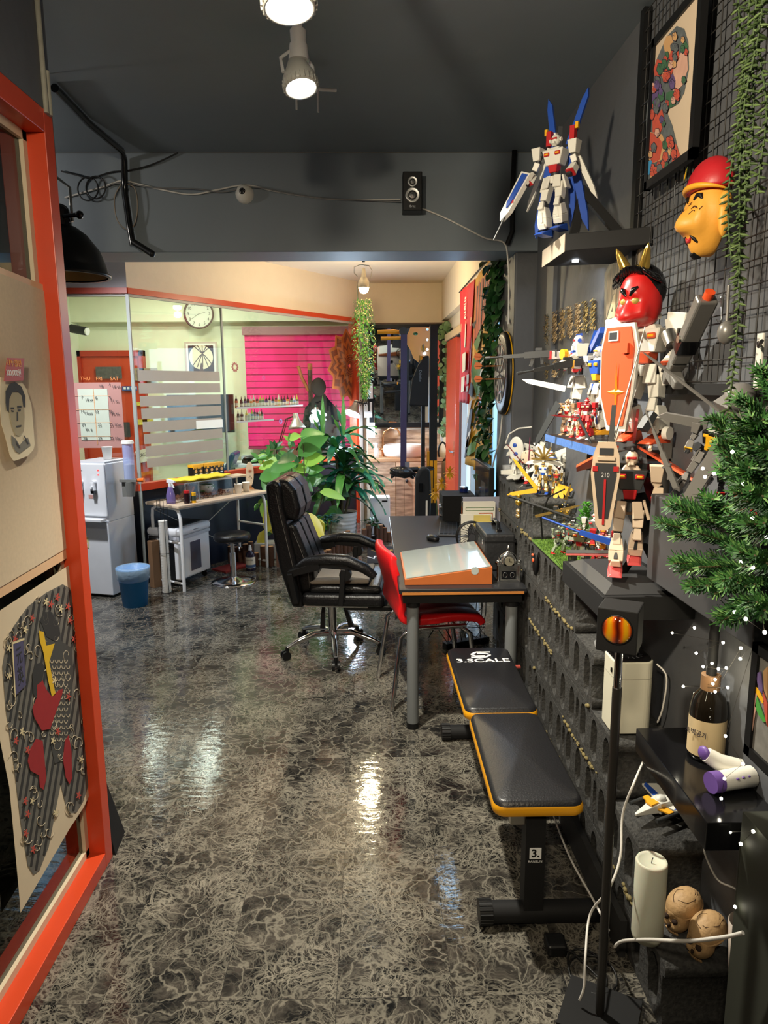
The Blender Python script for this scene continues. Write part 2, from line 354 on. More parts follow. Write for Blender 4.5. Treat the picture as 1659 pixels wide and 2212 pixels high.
g=G(ORG); pbox(g,-.005,PL,-.02,.13,TZ,TZ+.045); g.bb((-4.2,5.90,TZ),(-1.935,6.04,TZ+.045)); struct(g.obj('trim_1'))
g=G(M('pale_glazing_bead',sr(190,185,170),.4)); pbox(g,0,PL,0,.03,TZ-.02,TZ); g.bb((-4.2,5.92,TZ-.02),(-1.94,5.95,TZ)); struct(g.obj('trim_2'))
def ts(px): # distance along the partition at photo column
    r=A(px,835,Y=1); k=(PC.x*1.0-PC.y*r.x)/( PU.y*r.x-PU.x); return k
SJ=ts(487)
for nm,s0,s1 in(('window_3',.01,SJ-.004),('window_4',SJ+.004,PL-.05)):
    g=G(GLS); pbox(g,s0,s1,.012,.02,.86,TZ-.02); struct(g.obj(nm))
struct(G(GLS).bb((-4.2,5.932,.86),(-1.945,5.94,TZ-.02)).obj('window_2'))
g=G(M('glass_joint_seal',sr(150,155,150),.3)); pbox(g,SJ-.008,SJ+.008,.008,.024,.86,TZ); g.bb((-1.955,5.915,.0),(-1.93,5.94,TZ)); struct(g.obj('trim_3'))
g=G(NAVY); pbox(g,.02,PL-.05,.0,.06,0,.80); g.bb((-4.2,5.93,0),(-1.95,6.0,.80)); struct(g.obj('wall_partition_lower'))
g=G(ORG); pbox(g,0,PL-.02,-.01,.07,.80,.86); g.bb((-4.2,5.91,.80),(-1.94,6.0,.86)); struct(g.obj('trim_4'))
g=G(ORG); pbox(g,PL-.07,PL-.015,-.02,.08,0,TZ); struct(g.obj('trim_5'))
g=G(M('post_white',sr(215,210,200),.4)); pbox(g,PL-.015,PL+.045,-.03,.08,0,TZ); g.mat(BLK); pbox(g,PL+.045,PL+.058,-.03,.06,0,TZ); struct(g.obj('trim_6'))
# tattoo room inside
sb('wall_inner_back',(-4.2,9.3,0),(.0,9.4,CEIL),YW)
sb('wall_inner_left',(-3.78,6.3,0),(-3.7,9.3,CEIL),YW)
sb('wall_inner_right',(-.10,8.82,0),(0,9.3,CEIL),YW)
sb('trim_inner_beam',(-3.7,9.1,2.46),(-.15,9.3,CEIL),YW)
od=struct(G(ORG).bb((-3.66,9.24,0),(-2.93,9.29,2.05)).obj('door_3'))
g=G(M('door_frame_dark_orange',sr(175,50,25),.4))
for a,b in(((-3.72,9.2,0),(-3.66,9.3,2.12)),((-2.93,9.2,0),(-2.87,9.3,2.12)),((-3.72,9.2,2.05),(-2.87,9.3,2.12))): g.bb(a,b)
g.obj('door_frame',od)
# blind window
bx0=A(527,700,Y=9.15).x; bx1=A(790,700,Y=9.15).x; bz1=A(600,706,Y=9.15).z; bz0=A(560,965,Y=9.15).z
wn=struct(G(M('blind_cassette',sr(150,95,100),.5)).bb((bx0-.02,9.08,bz1-.1),(bx1,9.2,bz1)).obj('window_5'))
PNK=M('magenta_blind',sr(238,26,118),.6); PK2=M('magenta_blind_overlap',sr(150,30,75),.6)
g=G(PNK); zz=bz1-.1; hgt=(zz-bz0)/17
for i in range(17):
    z=zz-i*hgt; g.mat(PNK).bb((bx0,9.14,z-hgt*.86),(bx1,9.146,z)); g.mat(PK2).bb((bx0,9.148,z-hgt),(bx1,9.152,z-hgt*.82))
g.mat(PK2).bb((bx0,9.12,bz0-.03),(bx1,9.16,bz0)); g.obj('roller_blind',wn)
sb('trim_7',(bx0-.1,9.13,bz0-.2),(bx1,9.3,bz0-.12),M('window_sill_pale',sr(190,195,200),.5))
# ---- near left glass partition ----
NX=-.94
g=G(DARKW); g.bb((NX-.12,-1.6,2.45),(NX,2.3,CEIL)); struct(g.obj('wall_left_header'))
g=G(M('old_cable_trunking',sr(150,148,135),.6,var=.3,vscale=30)); g.cyl((NX+.004,2.25,2.44),(NX+.004,2.25,CEIL-.01),.008); g.cyl((NX+.004,2.27,2.44),(NX+.004,2.27,2.56),.010); struct(g.obj('trim_cable_trunking'))
g=G(ORG)
g.bb((NX-.10,2.24,0),(NX,2.30,2.45)); g.bb((NX-.10,-1.6,2.385),(NX,2.24,2.45)); g.bb((NX-.10,-1.6,0),(NX,2.24,.055)); struct(g.obj('trim_8',bevel=.002))
BEAD=M('beige_glazing_bead',sr(205,188,160),.5)
g=G(BEAD); g.bb((NX-.085,2.215,.055),(NX-.055,2.24,2.385)); g.bb((NX-.085,-1.6,2.36),(NX-.055,2.24,2.385)); g.bb((NX-.085,-1.6,.055),(NX-.055,2.24,.08)); struct(g.obj('trim_9'))
struct(G(GLD).bb((NX-.075,-1.6,.08),(NX-.067,2.215,2.36)).obj('window_6'))
sb('wall_inner_dark',(-3.2,2.9,0),(-3.1,5.9,2.363),DARKW)
# ================= lamps, cables, beam fittings =================
t=thing('track_light_rail','white ceiling track rail running away from the camera with bare clip end','lighting track',(-.235,3.0,CEIL))
g=G(WHT2); g.bb((-.017,-3.6,-.02),(.017,0,0)); g.obj('rail',t)
g=G(WHT2); g.bb((-.014,-.02,-.06),(.014,.03,-.02)); g.tube([(-.02,0,-.05),(-.045,.02,-.06),(-.045,.02,-.14)],.004); g.tube([(.02,0,-.05),(.04,.02,-.06),(.04,.02,-.15)],.004); g.tube([(0,.02,-.05),(.05,.04,-.06),(.11,.06,-.055)],.007); g.obj('end_clip',t)
EM_L=M('spot_lens_lit',(1,.95,.85),.3,emit=22)
def spot(loc,tgt,label):
    t=thing('track_spotlight',label,'spotlight',loc,group='spotlights on the ceiling track')
    d=(V(tgt)-V(loc)).normalized()
    g=G(WHT2); g.cyl(V((0,0,CEIL-loc[2]-.02)),V((0,0,.085)),.028,.024); g.cyl((0,0,.10),(0,0,.05),.03,.035); g.obj('stem',t)
    g=G(M('lamp_head_grey',sr(205,205,198),.35)); R=d.to_track_quat('-Z','Y').to_matrix(); g.lathe([(.0,.06),(.03,.055),(.045,.02),(.058,-.005),(.060,-.03),(.057,-.045),(.052,-.045),(.05,-.02)],R=R)
    for i in range(24):
        a=2*PI*i/24; q=R@V((.06*math.cos(a),.06*math.sin(a),-.02)); g.cyl(q,q+R@V((0,0,-.022)),.003,n=5)
    g.obj('lamp_head',t)
    g=G(EM_L); g.lathe([(0,-.036),(.03,-.036),(.051,-.03)],R=R); g.obj('lens',t)
    g=G(WHT2); g.tube([R@V((-.06,0,.0)),R@V((-.062,0,.05)),V((0,0,.1)),R@V((.062,0,.05)),R@V((.06,0,0))],.006); g.obj('yoke',t); return t
spot((-.235,2.66,2.70),(.2,2.0,0),'white ribbed spotlight hanging lit from the ceiling track near its clip end')
spot((-.172,1.72,2.505),(.0,1.4,0),'lit round spotlight cut off by the top edge of the photo')
# lamp on far track
P3=A(786,622,Y=6.6)
t=thing('track_light_rail','short metal track rail on the cream ceiling','lighting track',(P3.x,6.6,CEIL)); g=G(ALU); g.bb((-.02,-2.2,-.03),(.02,.5,0)); g.obj('rail',t)
g=G(BLK); g.cyl((0,0,-.03),(0,0,-.12),.013); g.obj('adapter',t)
t=thing('bulb_spotlight','bare glowing bulb in a wire holder above the hanging flower garland','spotlight',tuple(P3))
g=G(STL); g.cyl((0,0,.17),(0,0,.06),.012,.03); g.lathe([(.03,.09),(.05,.05),(.052,.0)]); g.tube([(-.055,0,.1),(-.085,0,.13),(-.085,0,.18),(-.03,0,.2),(.05,0,.19),(.075,0,.15),(.06,0,.08)],.004); g.obj('holder',t)
g=G(M('bulb_lit',(1,.86,.6),.3,emit=30)); g.sph((0,0,-.01),(.042,.042,.04)); g.obj('bulb',t)
# pendant lamp
pc=A(135,575,Y=3.05); pc.x=-1.25
t=thing('pendant_lamp','black metal dome pendant lamp partly hidden by the orange frame','pendant lamp',(pc.x,3.05,2.115))
g=G(M('pendant_black',(.012,.012,.012),.35,.3)); g.lathe([(.03,.185),(.06,.18),(.10,.15),(.145,.09),(.165,.03),(.17,0),(.182,-.004),(.182,-.014),(.168,-.014)],n=36); g.obj('lamp_shade',t)
g=G(M('pendant_inside_gold',(.55,.38,.16),.4,.6)); g.lathe([(.166,-.008),(.16,.03),(.14,.085),(.09,.14),(0,.17)],n=36); g.obj('shade_lining',t)
g=G(BLKG); g.cyl((0,0,.18),(0,0,.24),.045,.04); g.sph((0,0,.24),(.04,.04,.03)); g.cyl((.03,-.03,.215),(.09,-.05,.215),.009); g.sph((.1,-.05,.215),.016); g.obj('lamp_socket',t)
g=G(STL); g.tube([(-.05,0,.2),(-.05,0,.33),(0,0,.37),(.05,0,.33),(.05,0,.2)],.006); g.cyl((0,0,.36),(0,0,CEIL-2.115),.004); g.obj('hanging_bracket',t)
BF=3.992 # beam face
def bp(px,py,off=.012): q=A(px,py,Y=4.0-off); return q
# speaker on beam
c=bp(890,418,.06); t=thing('wall_speaker','small black two-way speaker mounted high on the dark beam','speaker',tuple(c))
g=G(BLK); g.bb((-.05,-.05,-.095),(.05,.055,.095)); g.obj('cabinet',t,bevel=.004)
for nm,z,r in(('tweeter',.045,.026),('woofer',-.02,.038)):
    g=G(ALU); g.lathe([(r,-.0),(r,.006),(r*.85,.008),(r*.5,-.004),(r*.3,.004),(0,.008)],c=(0,-.05,z),R=Matrix.Rotation(PI/2,3,'X')); g.obj(nm,t)
text('Britz',.016,WHT,(0,-.052,-.075),(PI/2,0,0),t,ext=.0004)
# dome camera
c=bp(529,420,.0); t=thing('dome_camera','white dome security camera on the dark beam','camera',tuple(c))
g=G(OWHT); g.lathe([(.048,0),(.048,.012),(.040,.028),(.025,.042),(0,.046)],R=Matrix.Rotation(PI/2,3,'X')); g.obj('dome',t)
g=G(BLK); g.sph((-.006,-.038,.006),(.018,.014,.018)); g.mat(WHT); 
for i in range(8): a=2*PI*i/8; g.sph((-.006+.011*math.cos(a),-.051,.006+.011*math.sin(a)),.0018,6,4)
g.obj('camera_eye',t)
# cables on the beam
def cable(name,pts,r,mat,label,cat='cable',group=None):
    # smooth polyline
    P=[V(p) for p in pts]; out=[]
    for i in range(len(P)-1):
        p0=P[max(i-1,0)];p1=P[i];p2=P[i+1];p3=P[min(i+2,len(P)-1)]
        for k in range(6):
            s=k/6; out.append(.5*((2*p1)+(p2-p0)*s+(2*p0-5*p1+4*p2-p3)*s*s+(3*p1-p0-3*p2+p3)*s**3))
    out.append(P[-1]); o=out[0].copy()
    g=G(mat); g.tube([q-o for q in out],r,6); ob=g.obj(name,loc=tuple(o)); return tag(ob,label,cat,group)
WC=M('white_cable',sr(222,218,210),.4); GC=M('grey_cable',sr(120,120,120),.5); BC=M('black_cable',(.01,.01,.01),.4)
cable('white_cable',[bp(x,y) for x,y in((140,427),(190,413),(225,403),(265,390),(300,398),(360,412),(415,420),(470,410),(530,400),(590,412),(660,424),(740,431),(865,431))],.0045,WC,'white cable pinned in waves along the dark beam up to the speaker')
cable('grey_cable',[bp(x,y,.02) for x,y in((225,405),(262,395),(330,405),(420,408),(480,415),(545,404),(620,417),(700,428),(866,436))],.0035,GC,'grey cable running beside the white one along the beam')
cable('white_cable',[bp(x,y) for x,y in((912,450),(960,470),(1010,495),(1050,515),(1088,524))]+[A(1097,560,Y=3.98),A(1099,620,Y=4.0),A(1098,700,Y=4.03)],.0045,WC,'white cable dropping from the speaker to the corner of the pillar')
cable('white_cable',[A(1093,850,X=.79),A(1085,900,X=.79),A(1079,950,X=.78),A(1066,1000,X=.78),A(1057,1060,X=.78)],.005,WC,'white cable hanging below the dartboard')
cable('black_cable',[bp(x,y,.015) for x,y in((132,370),(165,378),(195,385),(240,372),(280,368),(330,355),(385,330))],.004,BC,'thin black cable crossing the beam at the left')
for k,(cx,cy,r) in enumerate(((190,408,22),(207,405,21))):
    cable('coiled_cable',[bp(cx+r*math.cos(a),cy+r*1.15*math.sin(a),.03+k*.01) for a in [2*PI*i/12 for i in range(13)]],.004,BC,['left of two overlapping small coils of black cable on the beam','right of two overlapping small coils of black cable on the beam'][k])
cable('looped_cable',[bp(x,y,.03) for x,y in((262,398),(248,425),(250,465),(262,488),(280,496),(293,478),(297,440),(290,405),(268,398))],.003,M('beige_cable',sr(140,128,112),.5),'beige cable loop hanging from the black conduit')
g=G(BLKG); pts=[A(118,190,Z=CEIL-.02),A(190,265,Z=CEIL-.02),A(262,325,Z=CEIL-.03),bp(268,345,.03),bp(270,420,.03),bp(280,490,.03),bp(287,530,.03)]
o0=pts[0]; g.tube([p-o0 for p in pts],.017,10); g2=g.obj('black_conduit',loc=tuple(o0)); tag(g2,'thick black conduit crossing the ceiling and running down the beam','conduit')
p0=bp(287,522,.03);p1=bp(328,548,.05); o=G(BLK).cyl((0,0,0),p1-p0,.017).sph(p1-p0,.019).obj('conduit_stub',loc=tuple(p0)); tag(o,'short black pipe stub at the lower end of the conduit','pipe')
cable('black_cable',[A(1215,178,X=.9),A(1180,230,X=.9),A(1125,250,Y=3.9),A(1060,272,Y=3.9),A(960,290,Y=3.93)],.0035,BC,'thin black cable sagging across the ceiling corner')
g=G(BLK); pts=[A(1370,0,X=.88),A(1290,105,X=.88),A(1225,180,X=.88),A(1195,255,X=.88),A(1130,290,X=.88),A(1112,310,Y=3.97),A(1108,400,Y=3.97),A(1107,500,Y=3.97),A(1096,528,Y=3.97)]; o0=pts[0]
tag(g.tube([p-o0 for p in pts],.014,8).obj('cable_bundle',loc=tuple(o0)),'taped black cable bundle along the ceiling corner and pillar','cable')
# ================= desk =================
DX0,DX1,DY0,DY1,DZ=.122,.722,3.18,5.08,.72
t=thing('desk','long black-topped desk on grey tubular legs against the block wall','desk',((DX0+DX1)/2,(DY0+DY1)/2,0))
hx,hy=(DX1-DX0)/2,(DY1-DY0)/2
g=G(M('black_desk_laminate',(.013,.0135,.016),.38,var=.15,vscale=30)); g.bb((-hx,-hy,.695),(hx,hy,.72)); g.obj('desktop',t,bevel=.004)
g=G(M('worn_wood_edge',sr(175,110,45),.6,var=.2)); g.bb((-hx+.015,-hy-.003,.692),(hx-.015,-hy+.002,.704)); g.obj('edge_band',t)
g=G(BLK); g.bb((-hx+.02,-hy+.02,.645),(hx-.02,hy-.02,.693)); g.obj('apron',t)
for x in(-hx+.068,hx-.06):
    for y in(-hy+.06,hy-.08):
        g=G(M('grey_leg_metal',sr(120,124,126),.3,.2)); g.cyl((x,y,.03),(x,y,.62),.029); g.mat(BLK).cyl((x,y,.62),(x,y,.665),.034).cyl((x,y,0),(x,y,.03),.030); g.obj('leg',t)
# light box
WOOD=M('orange_brown_wood',sr(172,92,42),.45,var=.15,vscale=14); MILK=M('milky_acrylic',sr(162,170,167),.12,coat=.5)
t=thing('tracing_light_box','wooden sloping light box with milky white top on the desk front','light box',(.36,3.53,DZ))
g=G(WOOD); a0,a1,b0,b1=-.208,.208,-.285,.28
vs=[(a0,b0,0),(a1,b0,0),(a1,b1,0),(a0,b1,0),(a0,b0,.028),(a1,b0,.085),(a1,b1,.085),(a0,b1,.028)]
g.add(vs,[(0,3,2,1),(4,5,6,7),(0,1,5,4),(1,2,6,5),(2,3,7,6),(3,0,4,7)]); g.obj('box_body',t,bevel=.002)
g=G(MILK); s=.057/.416
vs=[(a0+.008,b0+.008),(a1-.008,b0+.008),(a1-.008,b1-.008),(a0+.008,b1-.008)]; vv=[(x,y,.0295+(x-a0)*s) for x,y in vs]; g.slab(vv,(0,0,.003)); g.cyl((.125,b0-.001,.0665),(.125,b0+.012,.0665),.018,n=20); g.obj('acrylic_top',t)
# silver clock
SILV=M('silver_plating',(.72,.72,.70),.16,1)
t=thing('silver_mantel_clock','small ornate silver mantel clock at the desk corner','clock',(.652,3.30,DZ))
g=G(SILV); g.bb((-.056,-.028,0),(.056,.028,.012)); g.bb((-.050,-.022,.012),(.050,.022,.085)); g.bb((-.058,-.030,.082),(.058,.030,.092))
for x in(-.05,.05): g.cyl((x,-.026,.01),(x,-.026,.085),.008); g.sph((x,-.02,.1),(.011,.011,.012)); g.cyl((x,-.02,.105),(x,-.02,.125),.005,.001)
g.lathe([(.045,.09),(.044,.11),(.036,.13),(.018,.143),(.006,.15),(.009,.156),(.006,.163),(.002,.176),(0,.178)],sy=.6); g.cyl((0,-.03,.105),(0,-.018,.105),.030); g.obj('clock_case',t)
g=G(M('old_dial',sr(110,105,90),.4)); g.cyl((0,-.034,.105),(0,-.03,.105),.022); g.mat(BLK).bb((-.001,-.0355,.105),(.001,-.034,.12)); g.bb((0,-.0355,.104),(.012,-.034,.106)); g.obj('clock_face',t)
g=G(BLKG); g.bb((-.034,-.0245,.018),(.034,-.021,.056)); g.mat(SILV)
for x in(-.017,.017): g.tube([(x+.011*math.cos(a),-.025,.037+.013*math.sin(a)) for a in[2*PI*i/6 for i in range(6)]],.0012,5,close=True)
g.obj('window_panel',t)
# black carry case
t=thing('black_carry_case','black leatherette carry case with top handle behind the light box','case',(.655,3.66,DZ))
g=G(M('case_black',(.013,.013,.014),.4,bump=.2)); g.bb((-.085,-.17,0),(.07,.17,.19)); g.obj('case_body',t,bevel=.01)
g=G(BLK); g.bb((-.088,-.173,.15),(.073,.173,.157)); g.obj('case_seam',t)
g=G(BLKG); g.tube([(0,-.08,.195),(0,-.06,.225),(0,.06,.225),(0,.08,.195)],.010,8); g.bb((-.012,-.1,.19),(.012,-.07,.2)); g.bb((-.012,.07,.19),(.012,.1,.2)); g.obj('handle',t)
g=G(CHR); g.tube([(-.087,-.1+.01*math.cos(a),.14+.014*math.sin(a)) for a in[2*PI*i/8 for i in range(8)]],.0015,5,close=True); g.bb((-.088,.0,.12),(-.084,.03,.16)); g.obj('clasp',t,split=True)
o=G(M('pale_card',sr(200,215,225),.5)).slab([(-.035,0,0),(.03,0,0),(.045,.0,.09),(-.01,0,.11)],(0,.002,0)).obj('blank_card',loc=tuple(A(1097,1160,Y=3.88)-V((0,0,.03))),rot=(-.2,.15,0)); tag(o,'pale blank card stuck upright behind the carry case','card')
o=G(M('plum_cloth',sr(48,32,70),.8)).bb((-.05,-.04,0),(.05,.04,.13)).obj('purple_pouch',loc=(.68,3.98,DZ),bevel=.02,bseg=3); tag(o,'dark purple cloth pouch on the desk beside the book stack','pouch')
# fan
t=thing('desk_fan','small black round desk fan between light box and books','fan',(.565,3.93,DZ))
g=G(BLK); 
for k in range(26):
    a=2*PI*k/26; g.tube([(.018*math.cos(a),-.02,.085+.018*math.sin(a)),(.05*math.cos(a),-.03,.085+.05*math.sin(a)),(.085*math.cos(a+.3),-.01,.085+.085*math.sin(a+.3))],.0016,4)
g.tube([(.085*math.cos(a),-.01,.085+.085*math.sin(a)) for a in[2*PI*i/28 for i in range(28)]],.005,6,close=True); g.tube([(.085*math.cos(a),.02,.085+.085*math.sin(a)) for a in[2*PI*i/28 for i in range(28)]],.005,6,close=True); g.obj('fan_cage',t)
g=G(DGR); g.cyl((0,-.03,.085),(0,.03,.085),.02)
for k in range(4): g.leaf((0,0,.085),(math.cos(k*PI/2),.1,math.sin(k*PI/2)),.075,.05,0)
g.obj('blades',t); g=G(BLK).bb((-.04,-.03,-.0),(.04,.04,.008)); g.obj('base',t)
# books
def book(x0,x1,y0,y1,h,cov,label,spine=None,grp='books standing on the desk'):
    t=thing('book',label,'book',((x0+x1)/2,(y0+y1)/2,DZ),group=grp); a,b=(x1-x0)/2,(y1-y0)/2
    g=G(cov); g.bb((-a,-b,0),(a,-b+.003,h)); g.bb((-a,b-.003,0),(a,b,h)); g.bb((-a,-b,0),(-a+.004,b,h)); g.obj('cover',t)
    g=G(PAP); g.bb((-a+.004,-b+.003,.004),(a-.004,b-.003,h-.004)); g.obj('pages',t)
    if spine: g=G(spine); g.bb((-a-.001,-b+.004,.02),(-a,b-.004,h-.03)); g.obj('spine_label',t)
    return t
BW=M('book_white',sr(222,218,205),.5)
bk=book(.545,.745,4.20,4.235,.24,BW,'white book with orange spine standing on the desk',M('book_orange',sr(215,110,50),.5))
g=G(M('green_line',sr(70,110,60),.6)); 
for a,b in(((-.08,-.0185,.205),(.09,-.0177,.208)),((-.08,-.0185,.188),(.09,-.0177,.191)),((-.08,-.0185,.188),(-.077,-.0177,.208)),((.087,-.0185,.188),(.09,-.0177,.208))): g.bb(a,b)
g.mat(M('cover_photo',sr(180,90,50),.6)).bb((-.0,-.0185,.12),(.085,-.0177,.175)); g.mat(DGR)
for k in range(3): g.bb((-.09,-.0185,.14-k*.017),(-.078,-.0177,.15-k*.017))
g.obj('cover_print',bk)
book(.55,.79,4.25,4.27,.262,M('book_grey',sr(150,150,165),.4),'lilac-grey folder standing behind the white book',None)
book(.53,.72,4.17,4.19,.17,BW,'thin white booklet in front of the white book',None)
t=thing('glassine_packets','yellowish clear packets leaning against the white book','packets',(.665,4.14,DZ)); g=G(M('yellow_cellophane',sr(225,205,120),.25,alpha=.9)); g.box((-.01,0,.09),(.10,.012,.17),Matrix.Rotation(.15,3,'X')); g.box((.01,-.02,.07),(.09,.01,.14),Matrix.Rotation(.2,3,'X')); g.obj('packets',t)
# mouse, keyboard
o=G(BLK).sph((0,0,.012),(.033,.052,.024),20,10,fn=lambda q:V((q.x,q.y,max(q.z,-.45)))).obj('computer_mouse',loc=(.372,4.24,DZ),rot=(0,0,.5)); tag(o,'black computer mouse on the black desktop','mouse')
t=thing('keyboard','dark keyboard standing angled against the book stack','keyboard',(.50,4.55,DZ),-.12)
g=G(DGR).bb((-.06,-.22,0),(.06,.22,.014)); g.obj('key_tray',t,bevel=.004); g=G(BLK)
for i in range(15):
    for j in range(4): g.bb((-.05+j*.026,-.205+i*.0275,.014),(-.05+j*.026+.021,-.205+i*.0275+.022,.02))
g.obj('keys',t)
# safe + jar
t=thing('black_safe','small black metal safe box at the back of the desk','safe',(.60,4.90,DZ))
g=G(BLKM).bb((-.115,-.12,0),(.11,.14,.19)); g.obj('safe_body',t,bevel=.004); g=G(CHR); g.cyl((-.115,-.05,.10),(-.135,-.05,.10),.02); g.cyl((-.115,-.07,.13),(-.13,-.07,.135),.01); g.cyl((-.115,-.06,.045),(-.13,-.06,.045),.013); g.obj('dial',t,split=True)
t=thing('blue_jar','small dark blue jar with silver lid on the black safe','jar',(.65,4.94,.912)); g=G(M('blue_glass',(.01,.02,.12),.1)).cyl((0,0,0),(0,0,.026),.031); g.obj('jar_body',t); g=G(CHR).cyl((0,0,.026),(0,0,.038),.032); g.obj('lid',t)
# monitor
t=thing('computer_monitor','black flat monitor seen edge-on at the back of the desk','monitor',(.735,4.60,DZ))
g=G(BLK).bb((-.012,-.30,.09),(.018,.30,.435)); g.obj('bezel',t,bevel=.004); g=G(M('screen_reflecting',(.03,.035,.045),.12)).bb((-.014,-.285,.105),(-.0125,.285,.42)); g.mat(M('screen_window',(.09,.11,.15),.2)).bb((-.0148,-.15,.18),(-.014,.02,.32)); g.obj('screen',t)
g=G(BLK).bb((.0,-.03,.0),(.015,.03,.12)); g.bb((-.07,-.10,0),(.05,.10,.012)); g.obj('monitor_stand',t)
# yellow flower
t=thing('artificial_sunflower','yellow artificial flowers behind the black safe','flowers',(.47,5.18,.55)); g=G(M('flower_yellow',sr(225,175,30),.6))
for cx,cz in((0,.33),(.04,.40),(.10,.48)):
    for k in range(12): a=2*PI*k/12; g.leaf((cx,-.05,cz),(math.cos(a),-.5,math.sin(a)),.06,.018,.3)
g.obj('petals',t); g=G(GRN).tube([(.03,0,-.55),(.03,0,.0),(0,-.03,.33)],.005); g.obj('stem',t)
# ================= black executive chair =================
t=thing('executive_chair','high-backed black leather office chair on a chrome star base','office chair',(-.255,4.27,0),-.10)
def side(poly,y0,y1,g): g.prism(poly,0,0,(1,0,0),(0,0,1),(0,y1,0),(y1-y0))
g=G(LEA); side([(-.20,.36),(-.13,.36),(-.16,.60),(-.235,.95),(-.25,1.10),(-.285,1.125),(-.335,1.10),(-.33,.95),(-.27,.60)],-.25,.25,g); g.obj('backrest_shell',t,bevel=.03,bseg=4)
g=G(M('grey_stitching',sr(120,116,110),.7)); g.tube([(x,-.2505,z) for x,z in((-.165,.42),(-.185,.60),(-.255,.93),(-.275,1.05))],.0013,4); g.tube([(x,-.232,z) for x,z in((-.095,.47),(-.10,.58),(-.145,.72),(-.185,.82))],.0013,4); g.obj('stitching',t,split=True)
g=G(LEA)
for y0,y1 in((-.22,-.075),(-.075,.075),(.075,.22)): side([(-.15,.44),(-.065,.46),(-.07,.58),(-.12,.72),(-.175,.86),(-.23,.86),(-.2,.6)],y0,y1,g)
g.obj('back_cushion',t,bevel=.022,bseg=4)
g=G(LEA)
for y0,y1 in((-.20,0),(0,.2)): side([(-.24,.88),(-.165,.87),(-.145,.95),(-.17,1.06),(-.22,1.12),(-.29,1.12),(-.28,.98)],y0,y1,g)
g.obj('headrest',t,bevel=.03,bseg=4)
g=G(LEA); g.bb((-.14,-.27,.375),(.35,.27,.455)); g.obj('seat_base',t,bevel=.03,bseg=4)
g=G(LEA); g.bb((-.10,-.245,.45),(.33,.245,.50)); g.obj('seat_cushion',t,bevel=.024,bseg=4)
tg=G(M('taupe_cushion',sr(150,140,128),.8,bump=.3)).bb((-.19,-.2,0),(.17,.2,.028)).obj('seat_pad',loc=(-.17,4.24,.502),rot=(0,-.03,-.1),bevel=.012); tag(tg,'flat taupe cushion lying on the black office chair seat','cushion')
for sy in(-1,1):
    y=sy*.30
    g=G(LEA); pts=[(-.15,y,.62),(-.10,y,.655),(.02,y,.675),(.14,y,.668),(.24,y,.625),(.30,y,.575)]
    g.tube(pts,[.022,.03,.034,.034,.032,.022],10); arm=g.obj('armrest',t); arm.scale=(1,1,1)
    g=G(BLK); g.tb((-.20,y,.585),(-.02,y,.64),(.05,.04),(.05,.05)); g.tb((-.02,y,.64),(.2,y,.625),(.035,.03),(.035,.03)); g.tb((.12,y,.62),(.10,y,.40),(.03,.05),(.03,.055)); g.cyl((.13,y-.022,.585),(.13,y+.022,.585),.035); g.tb((-.19,y,.6),(-.16,y*.92,.42),(.03,.10),(.03,.12)); g.obj('arm_support',t,bevel=.004)
g=G(BLK); g.bb((.10,-.2,.335),(.42,.2,.37)); g.obj('footrest',t,bevel=.01); g=G(CHR); g.bb((-.13,-.235,.365),(.25,.235,.376)); g.obj('seat_plate',t)
g=G(CHR); g.cyl((0,0,.12),(0,0,.37),.028,.024); g.cyl((0,0,.08),(0,0,.15),.04,.035); g.mat(BLK); g.tb((-.05,0,.36),(-.06,-.02,.16),(.015,.015),(.03,.03)); g.tb((.06,0,.36),(.12,.0,.17),(.015,.015),(.035,.03)); g.obj('gas_lift',t)
for k in range(5):
    a=math.radians(-150+72*k); cx,cy=math.cos(a),math.sin(a)
    g=G(CHR); g.tube([(0,0,.125),(cx*.12,cy*.12,.135),(cx*.24,cy*.24,.10),(cx*.30,cy*.30,.075)],[.022,.02,.017,.012],8); leg=g.obj('base_arm',t)
    g=G(BLK); w=V((-cy,cx,0)); 
    for q in(-1,1): g.cyl(V((cx*.31,cy*.31,.028))+w*q*.008,V((cx*.31,cy*.31,.028))+w*q*.024,.028)
    g.cyl((cx*.30,cy*.30,.03),(cx*.30,cy*.30,.078),.012); g.obj('caster',leg)
# ================= red chair =================
t=thing('red_dining_chair','red quilted leather chair with chrome legs tucked under the desk','chair',(.29,3.67,0),.16)
def shell(g,prof,y0,y1,ny,th,quilt=False):
    pass
g=G(RLEA); prof=[(-.262,.835),(-.272,.80),(-.262,.74),(-.235,.66),(-.215,.58),(-.21,.52),(-.195,.475),(-.15,.455),(-.08,.455),(0,.462),(.08,.468),(.16,.468),(.215,.455),(.23,.43)]
ny=14; vs=[];fs=[]
for i,(x,z) in enumerate(prof):
    for j in range(ny+1):
        y=-.225+.45*j/ny; e=(abs(y)/.225)**6; 
        px,pz=x,z
        if i<5: px+=.03*(abs(y)/.225)**2; pz-=.02*e
        dim=.006*max(0,1-abs((j%4)-0)/1.2) if i>6 else 0
        dim2=.006 if (i>6 and i in(9,11)) else 0
        vs.append((px,y*(1-.04*(i<2)),pz-dim-dim2))
for i in range(len(prof)-1):
    for j in range(ny): k=i*(ny+1)+j; fs.append((k,k+1,k+ny+2,k+ny+1))
g.add(vs,fs,True); sh=g.obj('seat_shell',t); md=sh.modifiers.new('th','SOLIDIFY'); md.thickness=.042; md.offset=-1; md=sh.modifiers.new('bv','BEVEL'); md.width=.012; md.segments=3; md.angle_limit=.9
md=sh.modifiers.new('ss','SUBSURF'); md.levels=1; md.render_levels=1
